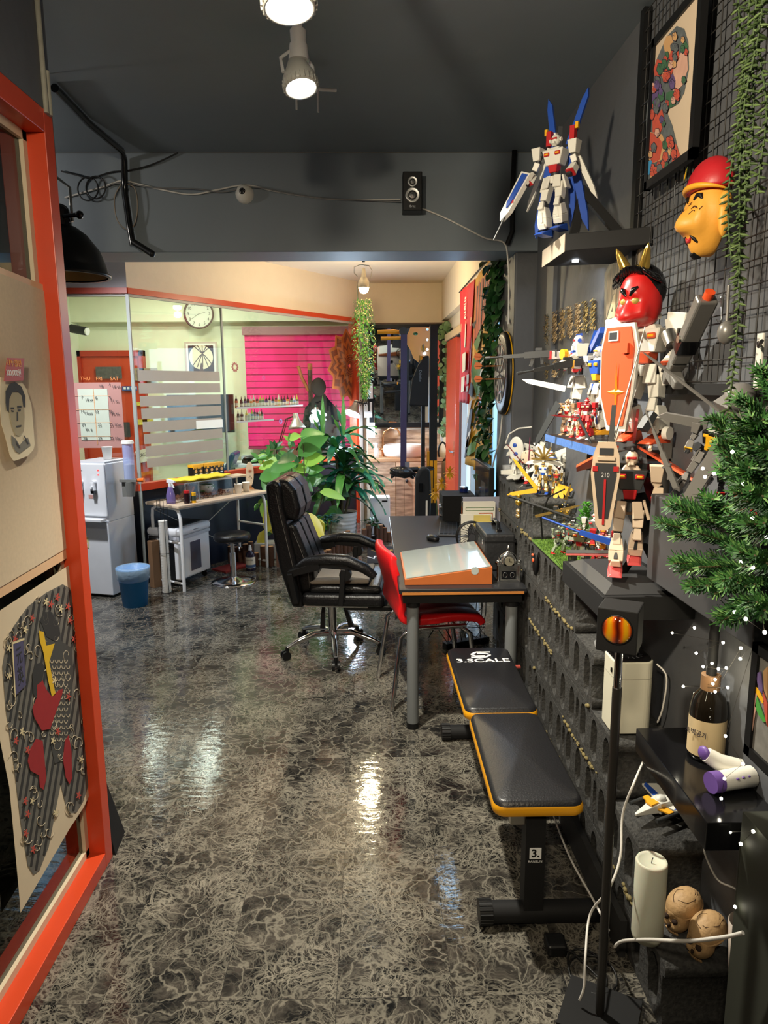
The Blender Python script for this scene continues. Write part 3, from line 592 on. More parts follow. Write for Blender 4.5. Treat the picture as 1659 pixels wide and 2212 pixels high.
for sy in(-1,1):
    g=G(CHR); g.tube([(.17,sy*.17,.418),(-.13,sy*.17,.418),(-.18,sy*.18,.38),(-.235,sy*.215,.0)],.0125,10); g.obj('leg',t)
    g=G(CHR); g.tube([(-.05,sy*.17,.418),(.14,sy*.17,.418),(.19,sy*.18,.38),(.235,sy*.21,.0)],.0125,10); g.obj('leg',t)
g=G(CHR); g.tube([(-.12,-.17,.415),(-.12,.17,.415)],.01); g.tube([(.12,-.17,.415),(.12,.17,.415)],.01); g.obj('cross_bar',t,split=True)
# ================= weight bench =================
t=thing('weight_bench','flat black weight bench with yellow-edged pads on a black steel frame','weight bench',(.485,2.5,0))
YP=M('yellow_vinyl',sr(215,150,15),.4); PADM=M('bench_black_vinyl',(.011,.011,.013),.36,bump=.12,bscale=160)
def pad(nm,cy,ln,wd0,wd1,z,ang=0):
    poly=[(x,y) for x,y in rrect(0,0,wd0,ln,.035,6)]; poly=[(x*(1+(wd1/wd0-1)*(y/ln+.5)),y) for x,y in poly]
    g=G(PADM); n=len(poly)
    rings=[(1.0,.0),(1.02,.006),(1.0,.026),(.965,.038),(.90,.043),(0,.045)]
    def ring(s,zz): return [(x*s if s>.5 else 0,(y*(1-(1-s)*wd0/ln)) if s>.5 else 0,zz) for x,y in poly]
    vs=[]; 
    for s_,zz in rings[2:]: vs+=ring(s_,zz)
    g.add(vs,[(k*n+i,k*n+(i+1)%n,(k+1)*n+(i+1)%n,(k+1)*n+i) for k in range(len(rings)-3) for i in range(n)],True)
    o=g.obj(nm,t,loc=(0,cy,z)); o.rotation_euler=(ang,0,0)
    g=G(YP); vs=[]
    for s_,zz in ((1.0,-.004),(1.03,.003),(1.03,.018),(1.0,.026)): vs+=ring(s_,zz)
    g.add(vs,[(k*n+i,k*n+(i+1)%n,(k+1)*n+(i+1)%n,(k+1)*n+i) for k in range(3) for i in range(n)],True); g.mat(BLK); g.add(ring(1.0,-.004),[tuple(range(n-1,-1,-1))])
    g.obj('yellow_edging',o); return o
p1=pad('back_pad',.32,.645,.275,.285,.405,0); p2=pad('seat_pad',-.32,.585,.265,.255,.405,0)
# logo on the back pad
LG=M('print_white',sr(235,235,235),.5)
text('3.SCALE',.054,LG,(0,.150,.0452),(0,0,0),p1,'lettering',.0003,sx=1.25,bold=.0008)
gl=G(LG); zz=.0456
hexo=[(-.028,.225),(-.012,.253),(.022,.253),(.040,.232)]
def strip(pts,w):
    for i in range(len(pts)-1): gl.tb((*pts[i],zz),(*pts[i+1],zz),(w,.0006),(w,.0006))
strip([(.036,.248),(-.012,.248),(-.03,.228),(-.018,.214),(.014,.214)],.009); strip([(-.034,.203),(.014,.203),(.032,.222),(.02,.236),(-.01,.236)],.009); gq=gl.obj('logo',p1); gq.scale=(1.35,1.35,1); gq.location=(0,-.085,0)
g=G(BLKM); g.bb((-.025,-.56,.355),(.025,.60,.40)); g.obj('main_rail',t)
for y in(-.55,.62):
    if y<0:
        g=G(BLKM); g.bb((-.03,y-.025,.05),(.03,y+.035,.37)); g.mat(STL).bb((-.075,y-.01,.34),(-.03,y+.02,.385)); f=g.obj('front_post',t)
        g=G(LG); g.bb((-.018,y-.0262,.235),(.018,y-.0252,.272)); g.obj('label_plate',f); text('3.',.036,BLK,(0,y-.0268,.253),(PI/2,0,0),f,ext=.0002,bold=.001); text('RANSUN',.011,LG,(0,y-.0262,.226),(PI/2,0,0),f,ext=.0002)
    else: g=G(BLKM).bb((-.025,y-.03,.05),(.025,y+.02,.37)); g.obj('rear_post',t)
    g=G(BLKM).cyl((-.13,y,.035),(.22,y,.035),.033,n=20); fo=g.obj('floor_bar',t)
    g=G(BLK)
    for k in range(16): a=2*PI*k/16; g.cyl((-.165,y+.036*math.cos(a),.036+.036*math.sin(a)*.98),(-.125,y+.036*math.cos(a),.036+.036*math.sin(a)*.98),.004,n=5)
    g.cyl((-.165,y,.036),(-.125,y,.036),.037,n=20); g.obj('rubber_cap',fo)
g=G(M('red_tag',sr(150,60,50),.6)).bb((.145,.45,.42),(.165,.47,.428)); g.obj('fabric_tag',t)
# ================= block wall =================
def block_mat():
    m,nt,b=nodemat('painted_concrete_block'); N=nt.nodes.new; L=nt.links.new
    tc=N('ShaderNodeTexCoord'); n=N('ShaderNodeTexNoise'); n.inputs['Scale'].default_value=90; n.inputs['Detail'].default_value=4; L(tc.outputs['Object'],n.inputs['Vector'])
    bp=N('ShaderNodeBump'); bp.inputs['Strength'].default_value=.7; bp.inputs['Distance'].default_value=.006; L(n.outputs['Fac'],bp.inputs['Height']); L(bp.outputs[0],b.inputs['Normal'])
    r=N('ShaderNodeValToRGB'); r.color_ramp.elements[0].position=.3; r.color_ramp.elements[0].color=(.022,.022,.022,1); r.color_ramp.elements[1].position=.75; r.color_ramp.elements[1].color=(.062,.061,.057,1); L(n.outputs['Fac'],r.inputs[0]); L(r.outputs[0],b.inputs['Base Color'])
    b.inputs['Roughness'].default_value=.75; return m
BLKC=block_mat()
def hole(cx,w=.062,h=.128):
    o=[]; r=w/2
    for i in range(9): a=PI*i/8; o.append((cx+r*math.cos(a),h/2-r+r*math.sin(a)*1.3))
    for i in range(9): a=PI+PI*i/8; o.append((cx+r*math.cos(a),-h/2+r+r*math.sin(a)*1.3))
    return o
LB,HB=.386,.186
def outline(L):
    n=.014; return [(-L/2,-HB/2),(L/2,-HB/2),(L/2,-HB/2+.03),(L/2-n,-HB/2+.036),(L/2-n,HB/2-.036),(L/2,HB/2-.03),(L/2,HB/2),(-L/2,HB/2),(-L/2,HB/2-.03),(-L/2+n,HB/2-.036),(-L/2+n,-HB/2+.036),(-L/2,-HB/2+.03)]
proto=shape([outline(LB),hole(-.125),hole(0),hole(.125)],.094,BLKC,'concrete_block',rot=(PI/2,0,PI/2)); protoh=None
NEAR=[1.56,1.77,2.0,2.23,2.45,3.16]; FAR=4.045; BX=.735
rown=['floor row','second row','third row','fourth row','fifth row','top row']
first=True
for r,y0 in enumerate(NEAR):
    y=y0; k=0
    while y<FAR-.05:
        L=min(LB,FAR-y-.002); full=L>LB-.001
        if full:
            if first: o=proto; first=False
            else: o=proto.copy(); COL.objects.link(o)
        else:
            nh=max(1,int(L/.13)); o=shape([outline(L)]+[hole(-L/2+L*(i+.5)/nh,min(.062,L/nh*.5)) for i in range(nh)],.094,BLKC,'concrete_block',rot=(PI/2,0,PI/2))
        o.location=(BX+.095,y+L/2,r*.19+.095)
        pos='nearest the camera' if k==0 else ('farthest, against the pillar,' if not full or y+LB+.05>FAR else '%s from the near end'%['','second','third','fourth','fifth','sixth','seventh'][k])
        tag(o,'dark holed concrete block, %s in the %s'%(pos,rown[r]),'concrete block','concrete blocks in the stepped stack'); y+=.39; k+=1
# glue residue between the rows
g=G(M('dried_adhesive',sr(120,108,70),.9,var=.4,vscale=60)); rr=random.Random(3)
for r in range(1,6):
    for k in range(70):
        y=rr.uniform(max(NEAR[r-1],NEAR[r])+.0,NEAR[r]+1.1); 
        if y>FAR: continue
        if math.sin(y*7+r*2)<.1: continue
        s=rr.uniform(.003,.008); g.sph((BX-.003,y,r*.19+rr.gauss(0,.004)),(s,s*1.6,s),5,4)
tag(g.obj('dried_glue'),'ochre crumbs of dried glue squeezed from the block joints','glue',kind='stuff')

t=thing('power_strip','black power strip with tangled cords on the floor under the desk','power strip',(.60,4.35,0),.4)
G(BLK).bb((-.16,-.03,0),(.16,.03,.04)).obj('strip_body',t,bevel=.005); g=G(BC); rc=random.Random(8)
for k in range(9):
    x0=-.14+.035*k; P=[V((x0,0,.04)),V((x0+rc.uniform(-.05,.05),rc.uniform(-.1,.1),.12)),V((x0+rc.uniform(-.12,.12),rc.uniform(-.2,.2),.06)),V((x0+rc.uniform(-.1,.1),rc.uniform(-.1,.1),.22)),V((x0*.4+.08,rc.uniform(-.05,.05),.62))]; g.tube(P,.003,5)
g.obj('cords',t)
# ================= water corner =================
rd=random.Random(11)
t=thing('water_dispenser','white floor-standing water dispenser with two taps beside the blue bin','water dispenser',(-2.165,5.69,0),-.28)
g=G(WHT); g.bb((-.145,-.165,.02),(.145,.19,.615)); g.bb((-.145,-.15,.615),(.145,.19,1.075)); g.bb((-.145,-.165,.66),(.145,-.15,1.075)); g.obj('cabinet',t,bevel=.008)
g=G(M('shell_line',sr(190,192,198),.4)); g.bb((-.146,-.166,.612),(.146,-.150,.618)); g.bb((-.14,-.14,1.075),(.14,.18,1.088)); g.obj('top_panel',t,split=True)
for x in(-.065,.055):
    g=G(WHT); g.cyl((x,-.19,.93),(x,-.19,.87),.018,.022); g.cyl((x,-.165,.93),(x,-.2,.93),.018); g.bb((x-.012,-.225,.885),(x+.012,-.19,.90)); tp=g.obj('tap',t); G(DGR).bb((x-.014,-.205,.845),(x+.014,-.175,.872)).obj('nozzle',tp)
g=G(WHT); g.bb((-.13,-.235,.625),(.135,-.165,.648)); g.obj('drip_tray',t,bevel=.004)
g=G(M('energy_label',sr(225,215,150),.5)); g.bb((-.11,-.168,.40),(-.045,-.1655,.485)); g.mat(WHT).bb((-.105,-.169,.405),(-.05,-.168,.44)); g.mat(GRN).cyl((-.078,-.169,.455),(-.078,-.1675,.455),.02); g.obj('energy_label',t)
text('SK magic',.016,DGR,(-.08,-.1665,1.02),(PI/2,0,0),t,ext=.0004); G(M('red_led',(1,.05,.05),.4,emit=2)).bb((.085,-.1665,1.02),(.1,-.165,1.03)).bb((.085,-.1665,.985),(.1,-.165,.995)).obj('indicator_light',t)
G(M('small_label',sr(200,150,140),.5)).bb((-.01,-.1665,.80),(.03,-.165,.83)).obj('warning_label',t)
t=thing('cup_dispenser','clear blue tube dispenser of paper cups fixed to the water dispenser side','cup dispenser',tuple(A(281,1040,Y=5.62)))
g=G(M('blue_clear_tube',(.45,.55,.9),.1,alpha=.55)); g.cyl((0,0,.02),(0,0,.30),.042,n=24,caps=False); g.obj('tube',t)
g=G(OWHT); 
for k in range(9): g.cyl((0,0,.015+k*.014),(0,0,.025+k*.014),.034,.036,n=20)
g.obj('cup_stack',t); g=G(OWHT); g.cyl((0,0,.30),(0,0,.325),.05,.045); g.obj('cap',t)
g=G(M('dispenser_grey',sr(120,120,115),.5)); g.bb((-.07,-.04,-.0),(.06,.04,.02)); g.cyl((0,0,0),(0,0,-.12),.045,.03); g.bb((-.06,-.02,-.12),(.0,.03,0)); g.obj('bracket',t); G(M('orange_knob',sr(235,110,30),.4)).cyl((.06,0,.01),(.115,-.01,.012),.014,.018).obj('knob',t)
def cup(loc,label,h=.085,r=.036,grp=None):
    g=G(M('paper_cup',sr(238,235,228),.6)); g.lathe([(0,.002),(r*.72,0),(r,h),(r*1.06,h),(r*.98,h-.003),(r*.7,.006),(0,.006)]); o=g.obj('paper_cup',loc=loc); return tag(o,label,'cup',grp)
cup(tuple(V((-2.12,5.72,1.09))),'white paper cup standing on top of the water dispenser',h=.10,r=.042)
# blue bin
t=thing('waste_bin','small blue plastic waste bin with a clear liner','bin',(-1.835,5.30,0))
g=G(M('bin_blue',sr(25,130,205),.4)); g.lathe([(0,0),(.09,0),(.118,.29),(.125,.29),(.125,.30),(.113,.30),(.086,.01),(0,.01)],n=36); g.obj('bin_body',t)
g=G(M('clear_liner',(.6,.8,.95),.15,alpha=.35,bump=.6,bscale=40)); 
vs=[(.121*(1+.0*a)+0,0) for a in range(1)]
g.lathe([(.109,.20),(.122,.215),(.127,.305),(.110,.31),(.1,.15)],n=30); g.obj('liner',t)
# cup stack stand
t=thing('cup_stand','tall black wire stand holding a column of white paper cups','cup stand',(-1.675,5.60,0),.2)
g=G(M('paper_cup',sr(238,235,228),.6))
for k in range(46): z=.015+k*.0128; g.cyl((0,0,z),(0,0,z+.0115),.033,.0345,n=18,caps=False); g.cyl((0,0,z+.0105),(0,0,z+.0128),.036,n=18,caps=False)
g.cyl((0,0,.60),(0,0,.605),.036,n=18); g.obj('cup_column',t)
g=G(BLK)
for k in range(4): a=2*PI*k/4+.4; c,s_=math.cos(a),math.sin(a); g.tube([(.05*c,.05*s_,0),(.041*c,.041*s_,.15),(.041*c,.041*s_,.78)],.0022,5)
for z in(.012,.34,.70,.775): g.tube([(.042*math.cos(a),.042*math.sin(a),z) for a in[2*PI*i/18 for i in range(18)]],.0022,5,close=True)
g.obj('wire_frame',t)
o=G(M('cardboard',sr(120,88,60),.8)).bb((-.08,-.03,0),(.08,.03,.40)).obj('cardboard_box',loc=(-1.80,5.84,0),rot=(0,0,.9),bevel=.003); tag(o,'brown cardboard box under the white table behind the cup stand','box')
# ================= white table =================
TFL=V((-1.545,5.63,0)); TU=V((.592,.806,0)); TN=V((-.806,.592,0)); TRZ=math.atan2(.806,.592)
def TT(x,y,z): return tuple(TFL+TU*x+TN*y+V((0,0,z)))
BEI=M('beige_laminate',sr(212,190,165),.4,var=.08,vscale=20)
t=thing('white_frame_table','beige-topped table on bent white tube legs beside the glass partition','table',tuple(TFL),TRZ)
g=G(BEI).bb((-.02,-.015,.695),(1.0,.41,.72)); g.obj('tabletop',t,bevel=.006)
for x in(.02,.98):
    g=G(WHT2); g.tube([(x,.02,0),(x,.02,.60),(x,.04,.665),(x,.08,.685),(x,.32,.685),(x,.37,.66),(x,.38,.60),(x,.38,0)],.0135,8); g.tube([(x,.02,.40),(x,.38,.40)],.011); g.tube([(x,.02,.06),(x,.38,.06)],.011); g.obj('leg_frame',t)
g=G(WHT2); g.tube([(.02,.05,.683),(.98,.05,.683)],.010); g.obj('front_rail',t)
g=G(STL); g.tube([(.02,.38,.66),(.98,.38,.12)],.004,5); g.tube([(.02,.38,.12),(.98,.38,.66)],.004,5); g.obj('cross_brace',t)
t=thing('riser_shelf','small pale riser shelf at the back of the white table','shelf',TT(.40,.30,.72),TRZ); g=G(BEI).bb((0,-.04,.115),(.62,.11,.128)); g.obj('shelf_board',t); g=G(WHT2); g.tube([(.6,-.03,.0),(.6,-.03,.11),(.6,.10,.11),(.6,.10,0)],.008); g.tube([(.03,-.03,0),(.03,-.03,.11),(.03,.10,.11),(.03,.1,0)],.008); g.obj('tube_frame',t,split=True)
for k,(x,wd) in enumerate(((.41,.11),(.53,.23))):
    b=thing('display_box',['black box with yellow dripping top, the narrower one on the riser shelf','black box with yellow dripping top, the wider one on the riser shelf'][k],'box',TT(x,.30,.849),TRZ)
    g=G(BLK).bb((0,0,0),(wd,.07,.135)); g.obj('box_body',b); g=G(YEL).bb((-.001,-.001,.118),(wd+.001,.071,.14))
    for i in range(int(wd/.016)): g.bb((i*.016,-.0015,.118-rd.uniform(.005,.02)),(i*.016+.008,.0,.12))
    g.obj('yellow_lid',b); g=G(M('print_orange',sr(205,160,110),.5)); n=2 if k==0 else 4
    for i in range(n): x0=wd*(i+.5)/n; g.cyl((x0,-.002,.083),(x0,0,.083),.014); g.mat(LG).bb((x0-.014,-.002,.052),(x0+.014,0,.060)); g.mat(GRY).cyl((x0,-.002,.032),(x0,0,.032),.012); g.mat(g.mats[0])
    g.obj('label_print',b)
# acrylic tank
t=thing('acrylic_tank','clear acrylic terrarium with bark chips and a white pot on the white table','terrarium',TT(.15,.10,.72),TRZ)
g=G(GLC); W_,D_,H_=.52,.24,.155
for a,b in(((0,0,0),(W_,.004,H_)),((0,D_-.004,0),(W_,D_,H_)),((0,0,0),(.004,D_,H_)),((W_-.004,0,0),(W_,D_,H_)),((0,0,H_-.004),(W_,D_,H_))): g.bb(a,b)
g.obj('acrylic_case',t); g=G(M('acrylic_edges',sr(215,225,225),.2))
for a,b in(((0,0,H_-.005),(W_,.005,H_)),((0,0,0),(.005,.005,H_)),((W_-.005,0,0),(W_,.005,H_)),((0,0,0),(.005,.005,H_)),((.14,0,0),(.145,.005,H_)),((0,D_-.005,H_-.005),(W_,D_,H_))): g.bb(a,b)
g.obj('case_edges',t)
g=G(M('bark_chips',sr(120,70,42),.9,var=.4,vscale=50)); 
for i in range(420): g.box((rd.uniform(.02,W_-.02),rd.uniform(.01,D_-.02),rd.uniform(.004,.04)),(rd.uniform(.01,.022),rd.uniform(.008,.016),.006),Euler((rd.uniform(-1,1),rd.uniform(-1,1),rd.uniform(0,6))).to_matrix())
b=g.obj('bark_bedding',t); b['kind']='stuff'
g=G(M('rusty_bark',sr(150,85,45),.8)); g.tb((.08,.1,.03),(.14,.1,.11),(.12,.02),(.09,.02)); g.obj('bark_shelter',t)
g=G(OWHT).lathe([(0,.03),(.04,.03),(.062,.07),(.06,.10),(.055,.10),(.05,.08)],c=(.33,.12,0)); g.obj('white_pot',t)
g=G(M('leaf_green',sr(85,120,60),.5))
for k in range(14): a=rd.uniform(0,6.28); g.leaf((.33,.12,.10),(math.cos(a),math.sin(a),.4),rd.uniform(.06,.11),.025,1.2)
for k in range(10): a=rd.uniform(0,6.28); g.leaf((.22+rd.uniform(-.04,.04),.06,.05),(math.cos(a),math.sin(a),.8),.04,.018,.8)
g.obj('small_plants',t)
g=G(M('yellow_towel',sr(240,215,60),.9,bump=.4,bscale=80)); vs=[];nx,ny=16,8
for i in range(nx+1):
    for j in range(ny+1): vs.append((-.03+.56*i/nx,.02+.2*j/ny+.01*math.sin(i),.008+.007*math.sin(i*1.3+j)+.004*math.sin(j*2.1)))
g.add(vs,[(i*(ny+1)+j,(i+1)*(ny+1)+j,(i+1)*(ny+1)+j+1,i*(ny+1)+j+1) for i in range(nx) for j in range(ny)],True)
o=g.obj('yellow_towel',loc=TT(.15,.10,.72+.163),rot=(0,0,TRZ),thick=.016,sub=1); tag(o,'folded yellow towel lying on the clear terrarium lid','towel')
# spray bottle etc
t=thing('spray_bottle','clear lilac spray bottle with white trigger at the table end','spray bottle',TT(.04,.15,.72),TRZ)
g=G(M('lilac_liquid',sr(120,105,165),.15,alpha=.8)).lathe([(0,0),(.036,0),(.038,.02),(.036,.07),(.022,.12),(.014,.145),(0,.145)]); g.obj('bottle',t); g=G(WHT); g.cyl((0,0,.14),(0,0,.165),.016); g.tb((0,.03,.185),(0,-.06,.18),(.02,.03),(.016,.016),up=(0,0,1)); g.tb((0,-.02,.175),(0,-.045,.13),(.01,.01),(.01,.008)); g.obj('trigger_head',t)
t=thing('jar','small dark jar with red cap at the front of the white table','jar',TT(.115,.04,.72)); G(M('dark_brown_glass',(.02,.008,.01),.15)).cyl((0,0,0),(0,0,.085),.025).obj('jar_body',t); G(RED).cyl((0,0,.085),(0,0,.105),.023).obj('red_cap',t)
t=thing('yellow_bottle','small yellow bottle beside the red-capped jar','bottle',TT(.165,.02,.72)); G(YEL).cyl((0,0,0),(0,0,.085),.02).obj('bottle_body',t); G(M('bottle_label',sr(60,70,60),.5)).cyl((0,0,.02),(0,0,.06),.0205).obj('label_band',t)
c_=cup(TT(.735,.10,.72),'paper cup holding a black brush on the white table')
tag(G(BLK).tube([(0,0,0),(-.03,.01,.115)],.006).obj('black_brush',loc=TT(.735,.10,.735)),'black brush standing in the paper cup','brush')
cup(TT(.85,.12,.72),'empty paper cup on the white table left of the little surfboard')
t=thing('ornamental_surfboard','small painted surfboard ornament on a wooden foot','ornament',TT(.98,.20,.72),TRZ-.6); g=G(M('surf_cream',sr(225,200,165),.35)); g.prism([(.035*math.sin(a)*(1-.1*math.cos(a)),.14-.115*math.cos(a)) for a in[2*PI*i/28 for i in range(28)]],0,0,(1,0,0),(0,0,1),(0,.006,.0),.010); g.obj('board',t)
g=G(M('surf_print',sr(190,90,50),.5)); 
for k in range(10): a=2*PI*k/10; g.tb((.0,-.007,.17),(.022*math.cos(a),-.007,.17+.022*math.sin(a)),(.004,.001),(.001,.001))
g.mat(M('surf_black',sr(50,40,40),.5)); g.tube([(-.015,-.007,.11),(0,-.007,.125),(.012,-.007,.11),(.015,-.007,.095)],.0018,4); g.obj('painted_flower',t); G(M('wood_foot',sr(165,110,60),.5)).cyl((0,0,0),(0,0,.012),.035,.028).cyl((0,0,.012),(0,0,.035),.012).obj('foot',t)
# shredder
t=thing('paper_shredder','white paper shredder with black window under the white table','shredder',(-1.68,6.03,0),1.20)
g=G(WHT); g.bb((-.22,-.17,.06),(.22,.13,.43)); g.obj('bin_body',t,bevel=.015); g=G(WHT); g.bb((-.23,-.19,.43),(.23,.15,.50)); g.obj('shredder_head',t,bevel=.03,bseg=4); g=G(BLK); g.bb((-.2,-.12,.50),(.2,.15,.508)); g.bb((-.225,-.12,.05),(-.218,.13,.43)); g.obj('top_panel',t,split=True)
g=G(M('window_grey',(.09,.1,.14),.1)); g.bb((-.07,-.1735,.11),(.075,-.17,.36)); g.obj('bin_window',t,bevel=.002); g=G(M('plastic_bag',(.6,.62,.68),.2,alpha=.8,bump=.8,bscale=30)); g.bb((-.225,-.176,.405),(.225,.135,.432)); g.obj('bag_rim',t)
for x,y in((-.18,-.13),(.18,-.13),(.18,.1)): G(BLK).cyl((x-.01,y,.028),(x+.01,y,.028),.028).bb((x-.012,y-.01,.03),(x+.012,y+.01,.06)).obj('caster',t)
G(GRY).bb((-.04,-.1915,.462),(.04,-.190,.468)).obj('maker_mark',t)
o=G(M('red_mat',sr(120,25,25),.8)).bb((-.2,-.1,0),(.2,.1,.012)).obj('red_board',loc=(-1.28,6.45,0),rot=(0,0,.9)); tag(o,'thin dark red board lying on the floor behind the stool','board')
# stool
t=thing('round_stool','black round gas-lift stool on a chrome disc base','stool',(-1.195,5.93,0))
g=G(CHR).lathe([(0,.05),(.03,.05),(.05,.035),(.13,.018),(.185,.008),(.19,0),(0,0)],n=40); g.obj('disc_base',t); g=G(CHR); g.cyl((0,0,.04),(0,0,.26),.026); g.cyl((0,0,.26),(0,0,.37),.018); g.tube([(0,0,.34),(.06,-.03,.33),(.065,-.03,.28)],.006); g.obj('column',t); g=G(LEA).lathe([(0,.365),(.12,.365),(.15,.375),(.158,.40),(.15,.425),(.13,.433),(0,.437)],n=40); g.obj('seat',t)
t=thing('ink_bottle','dark glass bottle with white label standing on the floor beside the stool','bottle',(-1.115,6.32,0)); g=G(M('dark_glass',(.015,.01,.03),.1)).lathe([(0,0),(.042,0),(.044,.01),(.044,.14),(.036,.165),(.016,.18),(.015,.195),(0,.195)]); g.obj('bottle_body',t); G(WHT).cyl((0,0,.19),(0,0,.235),.017,.011).obj('white_cap',t); G(PAP).cyl((0,0,.03),(0,0,.13),.0448).obj('label_band',t); text('NAVEE',.02,DGR,(0,-.046,.105),(PI/2,0,0),t,ext=.0003); G(M('label_blue',sr(70,95,130),.5)).cyl((0,0,.035),(0,0,.06),.0452).obj('label_drawing',t)
# ================= planting bed =================
path=[(-1.36,6.66),(-1.09,6.50),(-.80,6.43),(-.50,6.62),(-.21,7.05),(.0,7.35),(.22,7.58)]
t=thing('log_edging','row of short brown half-logs edging the plant bed','log edging',(0,0,0)); LOGB=M('log_bark',sr(88,58,40),.8,bump=.5,var=.25,vscale=25); LOGT=M('log_end',sr(170,125,85),.7,var=.2,vscale=30)
pts=[];
for i in range(len(path)-1):
    a,b=V((*path[i],0)),V((*path[i+1],0)); n=max(1,int((b-a).length/.062))
    for k in range(n): pts.append(a+(b-a)*k/n)
for p in pts:
    h=rd.choice([.09,.12,.15,.19,.22]); r=rd.uniform(.024,.031); g=G(LOGB).cyl(p,p+V((rd.uniform(-.004,.004),0,h)),r,r*.97,n=12); g.mat(LOGT).cyl(p+V((0,0,h)),p+V((0,0,h+.002)),r*.9,n=12); g.obj('log',t)
GL=[M('leaf_dark',sr(48,100,52),.35),M('leaf_mid',sr(82,145,66),.35),M('leaf_bright',sr(150,198,80),.35),M('leaf_yellow',sr(205,195,65),.4),M('leaf_teal',sr(50,125,100),.3)]
STEM=M('plant_stem',sr(90,80,55),.7)
def lpx(g,x0,y0,x1,y1,W,Y0,Y1,mat,fold=.18,dr=.5):
    a=A(x0,y0,Y=Y0); b=A(x1,y1,Y=Y1); d=b-a; g.mat(mat); g.leaf(a,(d.normalized()+V((0,0,dr*.5))),d.length*1.05,W,dr,up=(0,-.9,.5),fold=fold)
# big leaf plant
t=thing('rubber_plant','tall house plant with broad glossy green and yellowing leaves behind the chair','plant',(-.85,6.92,0))
OFF=V(t.location)
def local(g): g.v=[q-OFF for q in g.v]
g=G()
specs=[(590,1010,570,1060,.20,1,1),(628,1003,590,1015,.20,1,2),(628,1003,572,1040,.26,1,2),(645,985,705,940,.26,1,1),(648,945,700,935,.20,1,1),(655,1000,700,985,.22,2,1),(650,945,695,1000,.26,1,2),(640,1030,600,1040,.16,1,1),(605,1000,560,1010,.20,2,1),(575,1080,575,1128,.17,2,2),(600,1085,575,1150,.24,3,2),(592,1100,588,1150,.22,3,2),(690,1063,745,1078,.14,2,2),(660,1020,700,1010,.16,1,1),(630,1045,580,1060,.15,2,2),(655,1110,700,1165,.20,3,3),(665,1120,690,1160,.18,2,3),(560,1035,600,1030,.16,1,1),(640,1060,690,1030,.18,1,1),(585,1020,640,1000,.16,1,1),(625,950,650,940,.12,2,1),(690,1120,690,1170,.16,3,3),(570,1145,560,1190,.12,3,3),(640,985,600,1000,.15,0,1),(640,1035,675,1060,.18,0,1),(610,1060,640,1085,.18,1,1)]
for x0,y0,x1,y1,Wd,m,sh in specs:
    Y=6.75+rd.uniform(-.15,.25); lpx(g,x0,y0,x1,y1,Wd*.72,Y,Y+rd.uniform(-.2,.1),GL[m])
for k in range(34):
    x=rd.uniform(600,720); y=rd.uniform(1000,1140); a=rd.uniform(0,6.28); L=rd.uniform(28,48); Y=7.0+rd.uniform(0,.3); lpx(g,x,y,x+L*math.cos(a),y+L*math.sin(a),.11,Y,Y,GL[rd.choice([0,0,1,1,2])])
local(g); g.obj('foliage',t)
g=G(STEM)
for x0,y0,x1,y1 in((640,1180,628,1000),(640,1180,600,1010),(650,1180,655,960),(640,1180,585,1090),(650,1170,660,1110),(660,1180,640,1040),(665,1150,700,1060)):
    a,b=A(x0,y0,Y=6.95),A(x1,y1,Y=6.85); a.z=max(a.z,.1); m_=(a+b)/2+V((.03,0,.03)); g.tube([a,m_,b],[.012,.008,.004],6)
local(g); g.obj('stems',t)
g=G(M('stone_planter',sr(175,172,165),.7,bump=.3)); g.bb((-.30,-.20,0),(.06,-.02,.16)); g.obj('planter',t,bevel=.01)
# small-leaf shrub at left
t=thing('leafy_shrub','small-leaved green shrub at the left of the plant bed','plant',(-1.12,6.95,0)); OFF=V(t.location)
g=G()
for cx,cy,n in((578,985,9),(592,970,8),(560,992,7),(628,955,9),(620,985,8),(606,1000,6),(645,1000,6),(590,1150,5),(560,1090,4)):
    for k in range(n): a=rd.uniform(0,6.28); L=rd.uniform(14,24); Y=6.95+rd.uniform(-.1,.1); lpx(g,cx,cy,cx+L*math.cos(a),cy+L*math.sin(a)*.8-4,.042,Y,Y,GL[rd.choice([0,1,1,2])])
local(g); g.obj('foliage',t); g=G(STEM)
for x,y in((578,985),(592,970),(628,955),(620,985),(560,992),(606,1000)): g.tube([A(600,1185,Y=7.0),A((600+x)/2+6,1080,Y=7.0),A(x,y,Y=6.95)],[.008,.006,.003],5)
local(g); g.obj('stems',t)
# dracaena
t=thing('corn_plant','big corn plant with long arching strap leaves in a white ribbed pot','plant',(-.31,7.25,0)); 
g=G()
def strap(g,p,d,L,W,dr,mat): g.mat(mat); g.leaf(p,d,L,W,dr,seg=10,fold=.35,wave=.010)
for cxy,cz,n in(((.02,0),.80,26),((-.04,.02),1.0,20),((.10,0),.62,18),((-.0,-.02),.55,14)):
    for k in range(n):
        a=2*PI*k/n*2.4+rd.uniform(-.2,.2); el=rd.uniform(.2,1.5); L=rd.uniform(.36,.60); strap(g,(cxy[0],cxy[1],cz+rd.uniform(-.08,.1)),(math.cos(a),math.sin(a)*.8,el),L,.088,rd.uniform(1.2,2.3),GL[rd.choice([0,0,1,4,4])])
